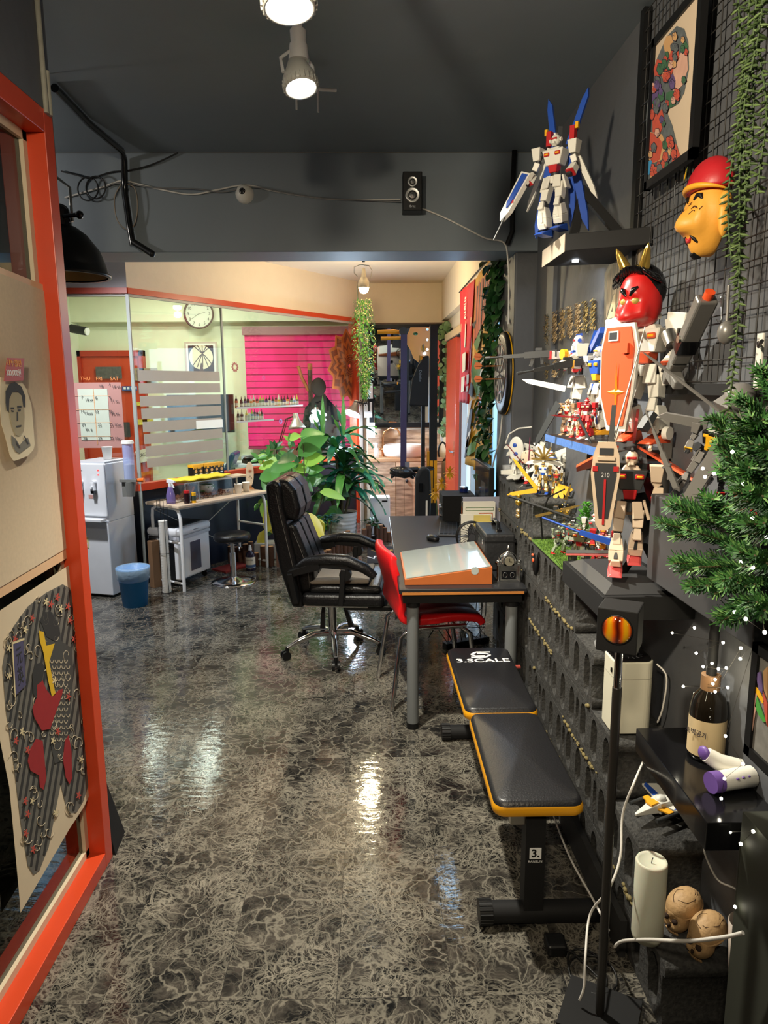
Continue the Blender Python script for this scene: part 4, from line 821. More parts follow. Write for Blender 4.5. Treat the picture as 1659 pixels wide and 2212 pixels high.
# tall twisted shoots
for sx in((-.18,.10),(.03,0)):
    for k in range(4): strap(g,(sx[0],0,1.15-k*.04),(.3*math.cos(k*1.6)-.3,.2,2),.42-k*.05,.05,.5,GL[4 if k%2 else 1])
g.obj('foliage',t); g=G(STEM); g.tube([(0,0,.3),(.0,0,.8)],.018); g.tube([(-.02,.02,.3),(-.05,.02,1.05)],.014); g.tube([(.02,0,.3),(.10,0,.65)],.014); g.tube([(-.05,.0,.3),(-.12,0,.6)],.022); g.obj('trunks',t)
g=G(M('white_ribbed_pot',sr(225,225,222),.35)); prof=[(0,0),(.115,0)]
for k in range(9): z=.01+k*.04; r=.118+.004*k; prof+=[(r,z),(r+.005,z+.02),(r+.001,z+.038)]
prof+=[(.158,.375),(.145,.375),(.14,.34),(0,.34)]; g.lathe(prof,n=40); g.obj('pot',t); G(M('soil',sr(45,34,26),.95)).cyl((0,0,.335),(0,0,.35),.14).obj('soil',t)
def potplant(x,y,h,r,label,mats,n,L,pot=OWHT,stemh=.15,flat=False):
    t=thing('potted_plant',label,'plant',(x,y,0)); g=G(pot).lathe([(0,0),(r*.72,0),(r,h),(r*1.06,h),(r*.95,h-.01),(0,h-.015)],n=28); g.obj('pot',t)
    g=G(STEM)
    for k in range(3): a=k*2.1; g.tube([(0,0,h-.02),(.03*math.cos(a),.03*math.sin(a),h+stemh)],.007,6)
    g.obj('stem',t); g=G()
    for k in range(n): a=rd.uniform(0,6.28); b=rd.uniform(0,6.28); rr_=rd.uniform(0,.10); g.mat(rd.choice(mats)); g.leaf((rr_*math.cos(a),rr_*math.sin(a),h+stemh+rd.uniform(-.05,.04)),(math.cos(b),math.sin(b),rd.uniform(-.1,.9)),L,L*.5,.5)
    g.obj('foliage',t); return t
potplant(-.43,6.95,.13,.08,'small blue-green succulent tree in a white pot inside the log edging',[M('succulent_blue',sr(50,90,100),.5),GL[4]],46,.07,stemh=.22)
potplant(-.60,6.86,.12,.075,'small plant in a pale yellow pot beside the blue-green succulent',[GL[3],GL[2]],12,.16,pot=M('yellow_pot',sr(215,210,120),.5),stemh=.1)
potplant(-.02,7.36,.10,.07,'dark little bonsai-like plant in a black pot near the white purifier',[GL[0]],50,.06,pot=BLK,stemh=.14)
# white purifier box
t=thing('white_air_purifier','white upright box with a black round vent beside the plants','air purifier',(.09,7.72,0)); g=G(WHT).bb((-.11,-.1,.03),(.11,.1,.46)); g.obj('housing',t,bevel=.01); g=G(BLK).cyl((.0,-.103,.12),(.0,-.1,.12),.055,n=28); g.mat(WHT).cyl((0,-.106,.12),(0,-.103,.12),.02); g.mat(BLK).bb((-.10,-.09,0),(.10,.09,.03)); g.obj('vent',t); G(BLK).bb((.02,-.103,.41),(.08,-.1,.428)).obj('handle_slot',t)
t=thing('door_mat','dark doormat with gold and white print between desk and sink','doormat',(.20,6.9,0)); G(M('mat_dark',sr(28,28,34),.9)).bb((-.25,-.4,0),(.2,.3,.01)).obj('mat',t); text('We',.16,M('mat_gold',sr(190,150,60),.7),(-.08,.1,.011),(0,0,.3),t,ext=.0005); text('WIN',.16,LG,(-.08,-.16,.011),(0,0,.3),t,ext=.0005)
# ================= washstand =================
def plank_mat(name,c1,c2):
    m,nt,b=nodemat(name); N=nt.nodes.new; L=nt.links.new; tc=N('ShaderNodeTexCoord'); mp=N('ShaderNodeMapping'); L(tc.outputs['Object'],mp.inputs[0]); mp.inputs['Scale'].default_value=(1,1,6)
    n=N('ShaderNodeTexNoise'); n.inputs['Scale'].default_value=5; n.inputs['Detail'].default_value=5; L(mp.outputs[0],n.inputs['Vector']); r=N('ShaderNodeValToRGB'); r.color_ramp.elements[0].position=.32; r.color_ramp.elements[0].color=(*c1,1); r.color_ramp.elements[1].position=.66; r.color_ramp.elements[1].color=(*c2,1); L(n.outputs['Fac'],r.inputs[0]); L(r.outputs[0],b.inputs['Base Color']); b.inputs['Roughness'].default_value=.6; return m
PK=[plank_mat('reclaimed_plank_a',sr(150,114,90),sr(232,198,168)),plank_mat('reclaimed_plank_b',sr(178,138,108),sr(226,190,158)),plank_mat('reclaimed_plank_c',sr(128,96,76),sr(214,178,148))]
t=thing('wash_cabinet','washstand cabinet clad in pale reclaimed planks','cabinet',(.38,8.5,0))
g=G(PK[1]); g.bb((-.40,-.18,.05),(.45,.27,.78)); g.obj('carcass',t)
def planks(g,x0,x1,z0,z1,vert,n,y=-.195):
    for k in range(n):
        g.mat(PK[rd.randrange(3)])
        if vert: a=x0+(x1-x0)*k/n; g.bb((a+.001,y,z0),(a+(x1-x0)/n-.001,y+.012,z1))
        else: a=z0+(z1-z0)*k/n; g.bb((x0,y,a+.001),(x1,y+.012,a+(z1-z0)/n-.001))
for nm,x0,x1 in(('door',-.395,-.10),('door',-.09,.20),('door',.21,.445)):
    g=G(); planks(g,x0,x1,.63,.77,False,1); planks(g,x0,x1,.08,.63,True,3) if x0>-.2 else planks(g,x0,x1,.08,.63,False,4); d=g.obj(nm,t)
    G(DGR).sph(((x0+x1)/2-.02,-.205,.55),(.018,.012,.02)).obj('knob',d)
g=G(plank_mat('counter_wood',sr(170,120,85),sr(205,160,120))).bb((-.42,-.2,.78),(.46,.27,.815)); g.obj('countertop',t)
g=G()
for k in range(3): g.mat(PK[(k+1)%3]); g.bb((-.42,.262,.815+k*.105),(.46,.275,.815+k*.105+.103))
g.obj('backsplash',t)
t=thing('wash_basin','round white vessel basin on the wooden counter','basin',(.40,8.47,.815)); g=G(M('ceramic',sr(238,225,215),.12,coat=.5)).lathe([(0,.02),(.16,.015),(.22,.0),(.245,.03),(.262,.08),(.258,.13),(.235,.155),(.21,.15),(.18,.06),(0,.04)],n=40,sy=.75); g.obj('bowl',t)
t=thing('copper_tap','copper swan-neck tap with lever body behind the basin','tap',(.14,8.58,.815)); COP=M('copper',(.72,.36,.17),.22,1); g=G(COP); g.cyl((0,0,0),(0,0,.14),.016,.014); g.sph((0,0,.08),.028); g.tube([(0,0,.13),(0,0,.22),(.02,-.02,.30),(.09,-.05,.345),(.17,-.08,.33),(.20,-.09,.285)],.011,10); g.cyl((.20,-.09,.29),(.205,-.092,.26),.016); g.obj('spout',t); G(COP).tube([(0,0,.08),(.05,-.04,.09),(.06,-.05,.11)],.008).sph((-.035,-.01,.09),.015).obj('lever',t)
t=thing('soap_pump','clear foam soap pump bottle left of the basin','soap bottle',(.06,8.40,.815)); G(M('soap_clear',(.8,.75,.7),.1,alpha=.55)).lathe([(0,0),(.032,0),(.032,.10),(.02,.12),(0,.12)]).obj('bottle',t); G(WHT).cyl((0,0,.12),(0,0,.15),.018).cyl((0,0,.15),(0,0,.17),.022).bb((-.04,-.01,.165),(.0,.01,.178)).obj('pump',t)
# mirror, tilted forward
t=thing('wall_mirror','big black-framed mirror tilted forward above the washbasin','mirror',(.43,8.70,1.16),rot=(.153,0,0))
MIR=M('mirror_glass',(.92,.93,.93),.02,1,bump=0); g=G(MIR).bb((-.40,-.005,.05),(.40,.0,1.18)); g.obj('mirror_glass',t)
g=G(BLK)
for a,b in(((-.45,-.02,0),(.45,.02,.055)),((-.45,-.02,1.17),(.45,.02,1.22)),((-.45,-.02,0),(-.395,.02,1.22)),((.395,-.02,0),(.45,.02,1.22))): g.bb(a,b)
g.obj('mirror_frame',t)
sb('trim_10',(-.14,8.72,2.36),(.93,8.78,2.40),M('brown_ledge',sr(95,70,55),.6))
for i,(x,z,lb) in enumerate(((-.02,1.60,'white wall switch box beside the mirror, upper'),(-.03,1.38,'white wall box beside the mirror, middle'),(-.0,1.14,'white wall box beside the mirror, lowest'))): tag(G(WHT).bb((-.05,-.02,-.09),(.045,.02,.09)).obj('switch_box',loc=(x,8.45,z),bevel=.004),lb,'switch box')
t=thing('hanging_coin_vine','artificial vine with round pale green leaves beside the mirror','artificial vine',(.93,8.35,2.36)); g=G(M('coin_leaf',sr(110,140,95),.5)); 
for k in range(110):
    z=-rd.uniform(0,1)**1.2*1.3; x=rd.gauss(-.05,.035); y=rd.uniform(-.04,.02); r=rd.uniform(.022,.034); R=Euler((rd.uniform(1.1,2),rd.uniform(-.5,.5),rd.uniform(-.6,.6))).to_matrix(); g.lathe([(0,.001),(r,0)],c=(x,y,z),n=9,R=R)
g.obj('leaves',t); G(GRN).tube([(-.05,0,0),(-.045,0,-.6),(-.055,0,-1.3)],.003,5).obj('stem',t)
t=thing('hair_dryer','white hair dryer with black coiled cord hanging beside the sink','hair dryer',(.84,8.45,1.12)); G(WHT).cyl((0,0,0),(0,-.10,0),.035,.028).tb((0,-.02,-.02),(0,.0,-.12),(.03,.03),(.025,.025)).obj('dryer_body',t); G(BLK).tube([(.01+.05*math.cos(a),-.02,-.24+.11*math.sin(a)) for a in[2*PI*i/20 for i in range(20)]],.012,6,close=True).obj('cord',t)
# hanging flower garland
t=thing('hanging_flower_garland','long hanging garland of green sprigs with tiny cream flowers','artificial garland',tuple(A(785,645,Y=7.4)))
g=G(M('garland_green',sr(80,135,48),.6)); f=G(M('garland_flower',sr(235,225,150),.6)); Ht=.98
for k in range(1500):
    u=rd.random(); z=-u*Ht; wdt=.075+.045*math.sin(PI*min(1,u*1.3)); wdt*=(1 if u<.75 else max(.25,1-(u-.75)*3)); a=rd.uniform(0,6.28); r=wdt*math.sqrt(rd.random()); p=V((r*math.cos(a)+.012*math.sin(z*6),r*math.sin(a)*.8,z))
    if k%3: g.leaf(p,(math.cos(a),math.sin(a),rd.uniform(-1,.2)),.042,.016,1.0,seg=2)
    else: f.sph(p+V((.01,-.01,0)),rd.uniform(.004,.0065),5,4)
g.obj('sprigs',t)['kind']='stuff'; f.obj('blossoms',t)['kind']='stuff'
# ================= pull-up tower =================
PYL=M('tower_yellow',sr(222,150,28),.3,coat=.4); TY=6.3
TX=A(936,835,Y=TY).x
t=thing('pull_up_tower','black pull-up and dip tower with yellow gusset and grips','exercise tower',(TX,TY,0)); 
g=G(BLKM).bb((-.032,-.04,0),(.032,.04,2.165)); g.obj('main_post',t); g=G(BLKM).bb((-.095,.12,0),(-.062,.16,1.95)); g.mat(PYL).bb((-.10,.115,1.72),(-.088,.12,1.93)).bb((-.075,.115,1.72),(-.062,.12,1.93)); g.obj('rear_post',t)
g=G(PYL); g.bb((-.03,-.045,.62),(-.003,-.04,1.00)); g.bb((.005,-.045,.62),(.034,-.04,1.00)); g.bb((-.055,-.03,.75),(-.034,.03,1.08)); g.obj('yellow_sleeve',t)
cx=lambda x:A(x,700,Y=TY).x-TX; cz=lambda y:A(900,y,Y=TY).z
go=[(886,708),(927,708),(927,775),(905,768),(905,785),(893,775),(885,755),(877,742),(878,726)]
o=shape([[(cx(x),cz(y)) for x,y in go],[(cx(914)+.02*math.cos(a),cz(753)+.034*math.sin(a)) for a in[2*PI*i/14 for i in range(14)]],[(cx(897)+.022*math.cos(a),cz(722)+.013*math.sin(a)) for a in[2*PI*i/12 for i in range(12)]]],.008,PYL,'gusset_plate',t,loc=(0,-.045,0),rot=(PI/2,0,0))
g=G(PYL); g.tube([(cx(872),-.05,cz(719)),(cx(850),-.05,cz(717)),(cx(815),-.05,cz(718))],[.014,.02,.018],10); g.obj('pull_up_grip',t); g=G(PYL).tube([(cx(872),-.12,cz(732)),(cx(822),-.12,cz(733))],[.014,.016],10); g.obj('pull_up_grip',t)
g=G(BLK).tube([(cx(870),-.10,cz(717)),(cx(870),.10,cz(717))],.035,14); g.obj('bar_end',t)
g=G(CHR)
for y in(713,735,756): g.cyl((cx(922),-.052,cz(y)),(cx(922),-.06,cz(y)),.012,n=6)
g.obj('bolts',t)
g=G(BLK); g.tube([(0,-.03,.93),(-.12,-.10,.93)],.02); g.mat(PYL).tube([(-.12,-.10,.93),(-.14,-.11,.93)],.022); g.mat(BLK).tube([(-.14,-.11,.93),(-.36,-.14,.925)],.024,10); g.obj('dip_handle',t)
g=G(BLK); g.tube([(0,.05,.86),(-.34,.10,.86)],.02,10); g.obj('dip_handle',t); g=G(BLKM).bb((-.25,-.3,0),(.06,-.25,.05)).bb((-.03,-.3,0),(.03,.3,.05)); g.obj('floor_base',t)
SX=cx(870); t2=thing('resistance_band','purple resistance band looped over the pull-up bar down to the handle','resistance band',(TX+SX,TY-.15,0)); g=G(M('purple_band',sr(52,42,78),.6)); g.slab([(-.023,0,cz(725)),(.03,0,cz(725)),(.022,0,.94),(-.03,0,.94)],(0,.006,0)); g.obj('band',t2); G(M('band_print',sr(120,118,128),.5)).bb((.01,-.006,.955),(.05,-.002,1.0)).obj('label',t2)
q=A(870,1020,Y=6.15); g=G(M('black_gloves',(.012,.012,.013),.3,bump=.8,bscale=25)); g.sph((0,0,0),(.12,.06,.05),14,8,fn=lambda q:q*(1+.25*math.sin(q.x*9)*math.cos(q.z*7))); g.tb((-.06,0,0),(-.10,0,-.07),(.08,.05),(.06,.03)); g.tb((.05,0,-.01),(.11,0,-.05),(.06,.05),(.04,.03)); o=g.obj('workout_gloves',loc=tuple(q),rot=(0,.1,0),sub=1); tag(o,'black leather workout gloves slung over the dip handle','gloves')
q=A(905,825,Y=6.18); t2=thing('black_garment_bag','black pointed bag with small white print hanging from the yellow gusset','bag',tuple(q)); g=G(BLKM); g.prism([(-.085,-.20),(.08,-.21),(.085,.22),(.05,.22),(-.01,.14),(-.06,.02)],0,0,(1,0,0),(0,0,1),(0,.02,0),.04); g.obj('bag_body',t2,bevel=.01); text('Dalelike',.03,GRY,(.01,-.024,.05),(PI/2,PI/2,0),t2,ext=.0004)
q=A(914,1055,Y=6.1); t2=thing('black_backpack','black backpack hanging low on the exercise tower','backpack',(q.x,q.y,q.z)); g=G(BLKM).prism([(-.07,-.30),(.06,-.30),(.07,-.05),(.06,.16),(.02,.19),(-.03,.18),(-.065,.1)],0,0,(1,0,0),(0,0,1),(0,.08,0),.12); g.obj('bag_body',t2,bevel=.025,bseg=3); G(BLKG).bb((-.04,-.05,-.02),(-.005,-.04,.05)).obj('gloss_patch',t2); G(PAP).bb((.02,-.05,-.28),(.035,-.042,-.1)).obj('pale_piping',t2)
# ================= banners, ivy, dartboard =================
BXF=.845
def bquad(g,pts,off=0,X=BXF): # px polygon on banner plane
    g.quad(*[A(x,y,X=X-off) for x,y in pts])
def banner(name,corners,mat,label,decals,cat='banner'):
    P=[A(x,y,X=BXF) for x,y in corners]; o0=P[0].copy(); t=thing(name,label,cat,tuple(o0))
    nx,ny=24,24; vs=[]
    for i in range(nx+1):
        for j in range(ny+1):
            u,v=i/nx,j/ny; p=(P[0]*(1-u)+P[1]*u)*(1-v)+(P[3]*(1-u)+P[2]*u)*v; p=p+V((.012*math.sin(u*17+v*2)*(.4+v),0,0)); vs.append(p-o0)
    g=G(mat); g.add(vs,[(i*(ny+1)+j,(i+1)*(ny+1)+j,(i+1)*(ny+1)+j+1,i*(ny+1)+j+1) for i in range(nx) for j in range(ny)],True); g.obj('cloth',t,thick=.004)
    for nm,mt,polys in decals:
        g=G(mt)
        for k,pl in enumerate(polys): g.slab([A(x,y,X=BXF-.016-.0015*(k%3))-o0 for x,y in pl],(-.001,0,0))
        g.obj(nm,t,split=(nm=='orange_artwork'))
    return t
BR=M('banner_red',sr(200,28,40),.7,var=.1); BY=M('banner_yellow',sr(222,165,45),.7,var=.08); BW2=M('banner_white',sr(220,215,205),.7); BN=M('banner_ink',sr(40,34,50),.7); BO=M('banner_orange',sr(210,95,60),.7); BG=M('banner_green',sr(88,135,70),.7)
rb=random.Random(5)
banner('red_towel_banner',[(994,630),(1027,602),(1012,872),(993,868)],BR,'long red printed towel hanging beside the yellow banner',[('white_print',BW2,[[(999,765),(1006,760),(1005,800),(999,805)],[(997,815),(1004,812),(1002,845),(996,848)],[(1008,810),(1013,808),(1012,828),(1008,830)],[(1007,835),(1012,833),(1011,845),(1006,847)]]),('ink_lettering',BW2,[[(1002+rb.uniform(0,4),642+i*6),(1006+rb.uniform(0,2),641+i*6),(1005+rb.uniform(0,2),646+i*6),(1001+rb.uniform(0,3),647+i*6)] for i in range(8)]),('pale_strip',BW2,[[(1005,700),(1007,699),(1005,750),(1003,751)]])])
yd=[]
stripes=[[(1028+i*6,620-i*8),(1031+i*6,614-i*8),(1027+i*5.2,735-i*12),(1022+i*5.2,745-i*12)] for i in range(6)]
banner('yellow_illustrated_banner',[(1025,605),(1078,535),(1060,1035),(1002,998)],BY,'big yellow illustrated banner with orange, green and black artwork',[
 ('orange_artwork',BO,stripes+[[(1034,870),(1042,862),(1040,905),(1030,915)]]),
 ('ink_artwork',BN,[[(1031+i*6,619-i*8),(1033+i*6,617-i*8),(1029+i*5.2,733-i*12),(1027+i*5.2,737-i*12)] for i in range(6)]+[[(1052,575),(1066,556),(1066,575),(1052,592)],[(1020,700),(1030,690),(1024,712)],[(1017,825),(1024,835),(1020,860),(1012,850)],[(1012,890),(1022,880),(1015,930),(1007,950)],[(1028,880),(1036,872),(1028,915),(1022,930)],[(1008,950),(1014,940),(1008,985),(1003,990)]]),
 ('green_artwork',BG,[[(1031,705),(1041,700),(1038,735),(1030,760),(1024,745)],[(1022,775),(1034,765),(1038,800),(1028,850),(1022,830),(1018,800)],[(1024,945),(1034,930),(1026,975),(1010,985),(1006,975)],[(1030,820),(1040,810),(1036,850),(1028,860)]]),
 ('pale_artwork',BW2,[[(1038,775),(1046,770),(1042,815),(1034,820)],[(1014,870),(1020,862),(1012,905),(1006,925)],[(1012,935),(1018,925),(1010,965),(1004,970)]]),
 ('red_artwork',BR,[[(1036,850),(1042,845),(1038,890),(1030,905),(1031,880)]])])
g=G(BLK); g.cyl(A(992,632,X=.85),A(1080,530,X=.85),.006,n=6); o0=A(992,632,X=.85); g.v=[q-o0 for q in g.v]; tag(g.obj('curtain_rod',loc=tuple(o0)),'thin black rod carrying the banners near the ceiling','curtain rod')
o=G(M('mesh_curtain',sr(70,100,125),.7,var=.2,vscale=120)).bb((.90,4.60,.45),(.905,5.0,2.15)).bb((.90,5.3,.45),(.905,5.75,1.2)).obj('mesh_curtain'); tag(o,'blue-grey mesh curtain behind the ivy and the yellow banner','curtain')
# ivy
IVY=[M('ivy_dark',sr(38,78,40),.4),M('ivy_mid',sr(58,105,50),.4)]
def ivy(name,label,spine,spread,n,L=.055):
    P=[A(x,y,X=.80) for x,y in spine]; o0=P[0].copy(); t=thing(name,label,'artificial ivy',tuple(o0)); g=G(STEM).tube([p-o0 for p in P],.004,5); g.obj('stem',t); g=G()
    for k in range(n):
        u=rd.random()*(len(P)-1); i=min(int(u),len(P)-2); p=P[i].lerp(P[i+1],u-i)-o0; p+=V((rd.gauss(0,.02)-.01,rd.gauss(0,spread),rd.gauss(0,.03))); g.mat(rd.choice(IVY)); a=rd.uniform(0,6.28); g.leaf(p,(-.5+.3*math.cos(a),.8*math.sin(a),-.4+.6*math.cos(a)),L*rd.uniform(.8,1.3),L*.75,.6,seg=4,fold=.3)
    g.obj('leaves',t); return t
ivy('hanging_ivy','dark green artificial ivy hanging thickly between the yellow banner and dartboard',[(1082,560),(1078,640),(1074,720),(1070,800),(1064,850)],.10,400,.072)
ivy('hanging_ivy','lower tail of dark ivy hanging below the dartboard above the monitor',[(1058,850),(1056,900),(1054,960),(1052,1010),(1062,1070)],.08,190,.068)
# dartboard
DC=A(1090,807,X=.785); DR=.215
t=thing('dartboard','black and white dartboard with three orange darts on the dark pillar','dartboard',(.80,4.25,DC.z),rot=(0,-PI/2,0))
g=G(BLK).lathe([(0,0),(DR*1.1,0),(DR*1.12,.012),(DR*1.1,.03),(DR,.036),(0,.036)],n=48); g.obj('rim',t); G(YEL).lathe([(DR*1.11,.002),(DR*1.13,.004),(DR*1.13,.008),(DR*1.11,.01)],n=48).obj('outer_ring',t)
g=G(BLKM); gw=G(M('dart_white',sr(235,232,225),.7)); gr=G(M('ring_blue',sr(60,70,120),.5)); gm=G(M('ring_red',sr(150,40,50),.5))
for k in range(20):
    a0,a1=2*PI*(k-.42)/20,2*PI*(k+.42)/20
    def seg(gg,r0,r1,z): gg.add([(r0*math.cos(a0),r0*math.sin(a0),z),(r1*math.cos(a0),r1*math.sin(a0),z),(r1*math.cos(a1),r1*math.sin(a1),z),(r0*math.cos(a1),r0*math.sin(a1),z)],[(0,1,2,3)])
    seg(gw if k%2 else g,.02,DR*.50,.0375); seg(gw if k%2 else g,DR*.56,DR*.76,.0375); seg(gr if k%2 else gm,DR*.5,DR*.56,.0377); seg(gr if k%2 else gm,DR*.76,DR*.81,.0377)
g.obj('black_segments',t); gw.obj('white_segments',t); gr.obj('blue_segments',t); gm.obj('red_segments',t)
g=G(STL)
for r in(.02,DR*.5,DR*.56,DR*.76,DR*.81): g.tube([(r*math.cos(a),r*math.sin(a),.038) for a in[2*PI*i/32 for i in range(32)]],.0010,4,close=True)
g.obj('wire_rings',t)
for i,(y,lb) in enumerate(((770,'topmost'),(790,'middle'),(818,'lowest'))):
    c=A(1083,y,X=.762); t=thing('orange_dart','orange-flighted dart stuck in the dartboard, the %s of three'%lb,'dart',tuple(c)); g=G(M('dart_brass',sr(190,120,60),.3,.7)); g.cyl((0,0,0),(-.04,0,-.001),.0015,.004,n=8); g.cyl((-.04,0,-.001),(-.09,0,-.002),.005,n=8); g.cyl((-.09,0,-.002),(-.13,0,-.003),.002,n=6); g.obj('barrel',t); g=G(M('dart_flight',sr(235,130,60),.5))
    for a in(0,PI/2): u=V((0,math.cos(a),math.sin(a))); P=[V((-.11,0,0)),V((-.125,0,0))+u*.018,V((-.15,0,0))+u*.02,V((-.16,0,0)),V((-.15,0,0))-u*.02,V((-.125,0,0))-u*.018]; g.slab(P,V((0,math.sin(a),-math.cos(a)))*.001)
    g.obj('flight',t)
# ================= inside the tattoo room =================
def PA(px,py,n=0):
    """along-partition distance and height where a sight line meets the partition plane"""
    r=A(px,py,Y=1)-V((0,0,EYE)); o=PC+PN*n; k=(o.x-o.y*r.x)/(PU.y*r.x-PU.x); p=o+PU*k; tt=p.y; return k,EYE+r.z*tt
def PP(s_,z,n=0): q=PC+PU*s_+PN*n; return V((q.x,q.y,z))
PRZ=math.atan2(PU.y,PU.x)
FR=M('frosted_film',sr(176,168,158),.7,alpha=.96)
s0,_=PA(300,850); s1,_=PA(477,850)
bars=[(799.5,823),(828,850.5),(855.6,878.5),(882.7,906),(912,934.6),(939,961),(966,989),(993,1013)]
nm_=['topmost','second from top','third from top','fourth from top','fourth from bottom','third from bottom','second from bottom','lowest']
for i,(ya,yb) in enumerate(bars):
    k,za=PA(300,ya); k,zb=PA(300,yb); g=G(FR); pbox(g,s0+.01*i*.6,s1,.0045,.008,max(zb,.87),za); o0=PP(s0,zb); g.v=[q-o0 for q in g.v]; tag(g.obj('frosted_strip',loc=tuple(o0)),'horizontal frosted privacy strip on the glass, %s of eight'%nm_[i],'privacy strip','frosted strips on the glass partition')
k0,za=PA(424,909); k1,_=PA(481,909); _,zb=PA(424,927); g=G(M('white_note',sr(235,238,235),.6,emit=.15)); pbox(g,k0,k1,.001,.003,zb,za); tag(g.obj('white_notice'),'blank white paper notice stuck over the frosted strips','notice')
for cx_,cy_,r_,col,lb in((508,793,11,sr(165,95,90),'brown'),(607,910,6,sr(130,110,190),'violet'),(570,816,5,sr(190,90,150),'pink')):
    s_,z_=PA(cx_,cy_); rr_=r_/1530*PP(s_,0).y; c=PP(s_,z_,.004); g=G(M('flower_sticker_'+lb,col,.6)); 
    for k in range(12): a=2*PI*k/12; u=PU*math.cos(a)+V((0,0,1))*math.sin(a); w=PU*-math.sin(a)+V((0,0,1))*math.cos(a); g.slab([u*rr_*.35,u*rr_*.7+w*rr_*.2,u*rr_,u*rr_*.7-w*rr_*.2],-PN*.001)
    tag(g.obj('flower_sticker',loc=tuple(c)),'small %s flower sticker on the glass partition'%lb,'sticker')
# calendar on the left pane
t=thing('calendar_sheet','printed month calendar sheet on the left glass pane','calendar',tuple(A(165,968,Y=5.9)))
o0=V(t.location); g=G(M('calendar_border',sr(165,120,112),.7)); 
def cq(g,x0,y0,x1,y1,off): a=A(x0,y1,Y=5.9-off)-o0; b=A(x1,y0,Y=5.9-off)-o0; ax=A(x0,900,Y=5.9-off).x-o0.x; bx=A(x1,900,Y=5.9-off).x-o0.x; g.bb((ax,a.y-.001,a.z),(bx,b.y+.001,b.z))
cq(g,160,826,266,968,0); g.obj('sheet',t); g=G(M('calendar_cells',sr(180,188,172),.7)); cq(g,172,840,236,951,.004); g.obj('white_cells',t)
g=G(M('calendar_lines',sr(205,150,100),.6))
for y in(855,885,913,943): cq(g,160,y-.6,240,y+.6,.007)
for x in(206,): cq(g,x-.6,840,x+.6,960,.007)
g.obj('grid_lines',t)
def ctx(s,px,py,size,mat): p=A(px,py,Y=5.885)-o0; text(s,size,mat,tuple(p),(PI/2,0,0),t,ext=.0003)
ORT=M('orange_print',sr(200,120,60),.6)
for s,x in(('THU',184),('FRI',214),('SAT',247)): ctx(s,x,818,.04,ORT)
for s,x,y in(('18',218,834),('2',236,830),('18 xt',250,835),('7',177,858),('18.xt',192,864),('8',208,860),('9',238,860),('11 xt',247,866),('14',178,889),('19.xt',191,893),('15',209,889),('16',239,889),('16 xt',248,893),('21',181,917),('22',215,918),('23 10xt',249,918),('9h 6',192,928),('28',184,947),('29',216,947),('30 10xt',250,947)): ctx(s,x,y,.032,DGR)
# poster scraps on the orange door, license plates
for x0,y0,x1,y1,lb,c in((208,792,262,818,'dark photo poster taped on the orange door, left',sr(90,85,80)),(286,795,340,822,'dark photo poster taped on the orange door, right',sr(150,130,105)),(293,868,330,876,'yellow number plate on the orange door, upper',sr(210,190,80)),(293,906,330,918,'yellow number plate on the orange door, lower',sr(210,190,80)),(268,912,280,944,'small black and white photo strip by the orange door',sr(60,60,62))):
    a=A(x0,y1,Y=9.2); b=A(x1,y0,Y=9.2); g=G(M('scrap_%d'%x0,c,.6,var=.6,vscale=25)); g.bb((0,0,0),(b.x-a.x,.004,b.z-a.z)); tag(g.obj('poster' if 'poster' in lb or 'photo' in lb else 'number_plate',loc=tuple(a)),lb,'poster' if 'po' in lb[:20] or 'photo' in lb else 'number plate')
a=A(264,844,Y=9.2); b=A(296,834,Y=9.2); t=thing('blue_sign','small blue sign with white squares on the orange door','sign',tuple(a)); G(M('sign_blue',sr(50,80,140),.5)).bb((0,-.004,0),(b.x-a.x,0,b.z-a.z)).obj('plate',t); g=G(WHT); 
for k in range(4): g.bb((.02+k*.045,-.006,.015),(.05+k*.045,-.004,.045))
g.obj('symbols',t)
a=A(296,988,Y=9.2); t=thing('licence_plate','old white licence plate with curved letters behind the glass','licence plate',tuple(a),rot=(0,-.25,0)); G(M('plate_cream',sr(215,205,185),.5)).bb((0,-.004,-.08),(.30,0,.08)).obj('plate',t); text('ARIZONA',.06,BN,(.15,-.006,.01),(PI/2,0,0),t,ext=.0004)
# clock
c=A(430,678,Y=9.08); t=thing('wall_clock','round dark-rimmed wall clock with white face','clock',tuple(c)); R_=Matrix.Rotation(PI/2,3,'X'); G(M('clock_rim',sr(60,22,30),.3)).lathe([(.168,0),(.18,.0),(.185,.03),(.17,.035),(.163,.02)],n=48,R=R_).obj('rim',t); G(M('clock_white',sr(215,215,195),.3)).cyl((0,.0,0),(0,-.012,0),.168,n=40).obj('dial',t)
for k in range(1,13): a=PI/2-2*PI*k/12; text(str(k),.05,BLK,(.13*math.cos(a),-.014,.13*math.sin(a)),(PI/2,0,0),t,'numeral',ext=.0003)
for nm,L_,a,w_ in(('hour_hand',.08,math.radians(10),.008),('minute_hand',.12,math.radians(213),.006)): G(BLK).tb((0,-.016,0),(L_*math.cos(a),-.016,L_*math.sin(a)),(w_,.002),(w_*.5,.002)).obj(nm,t)
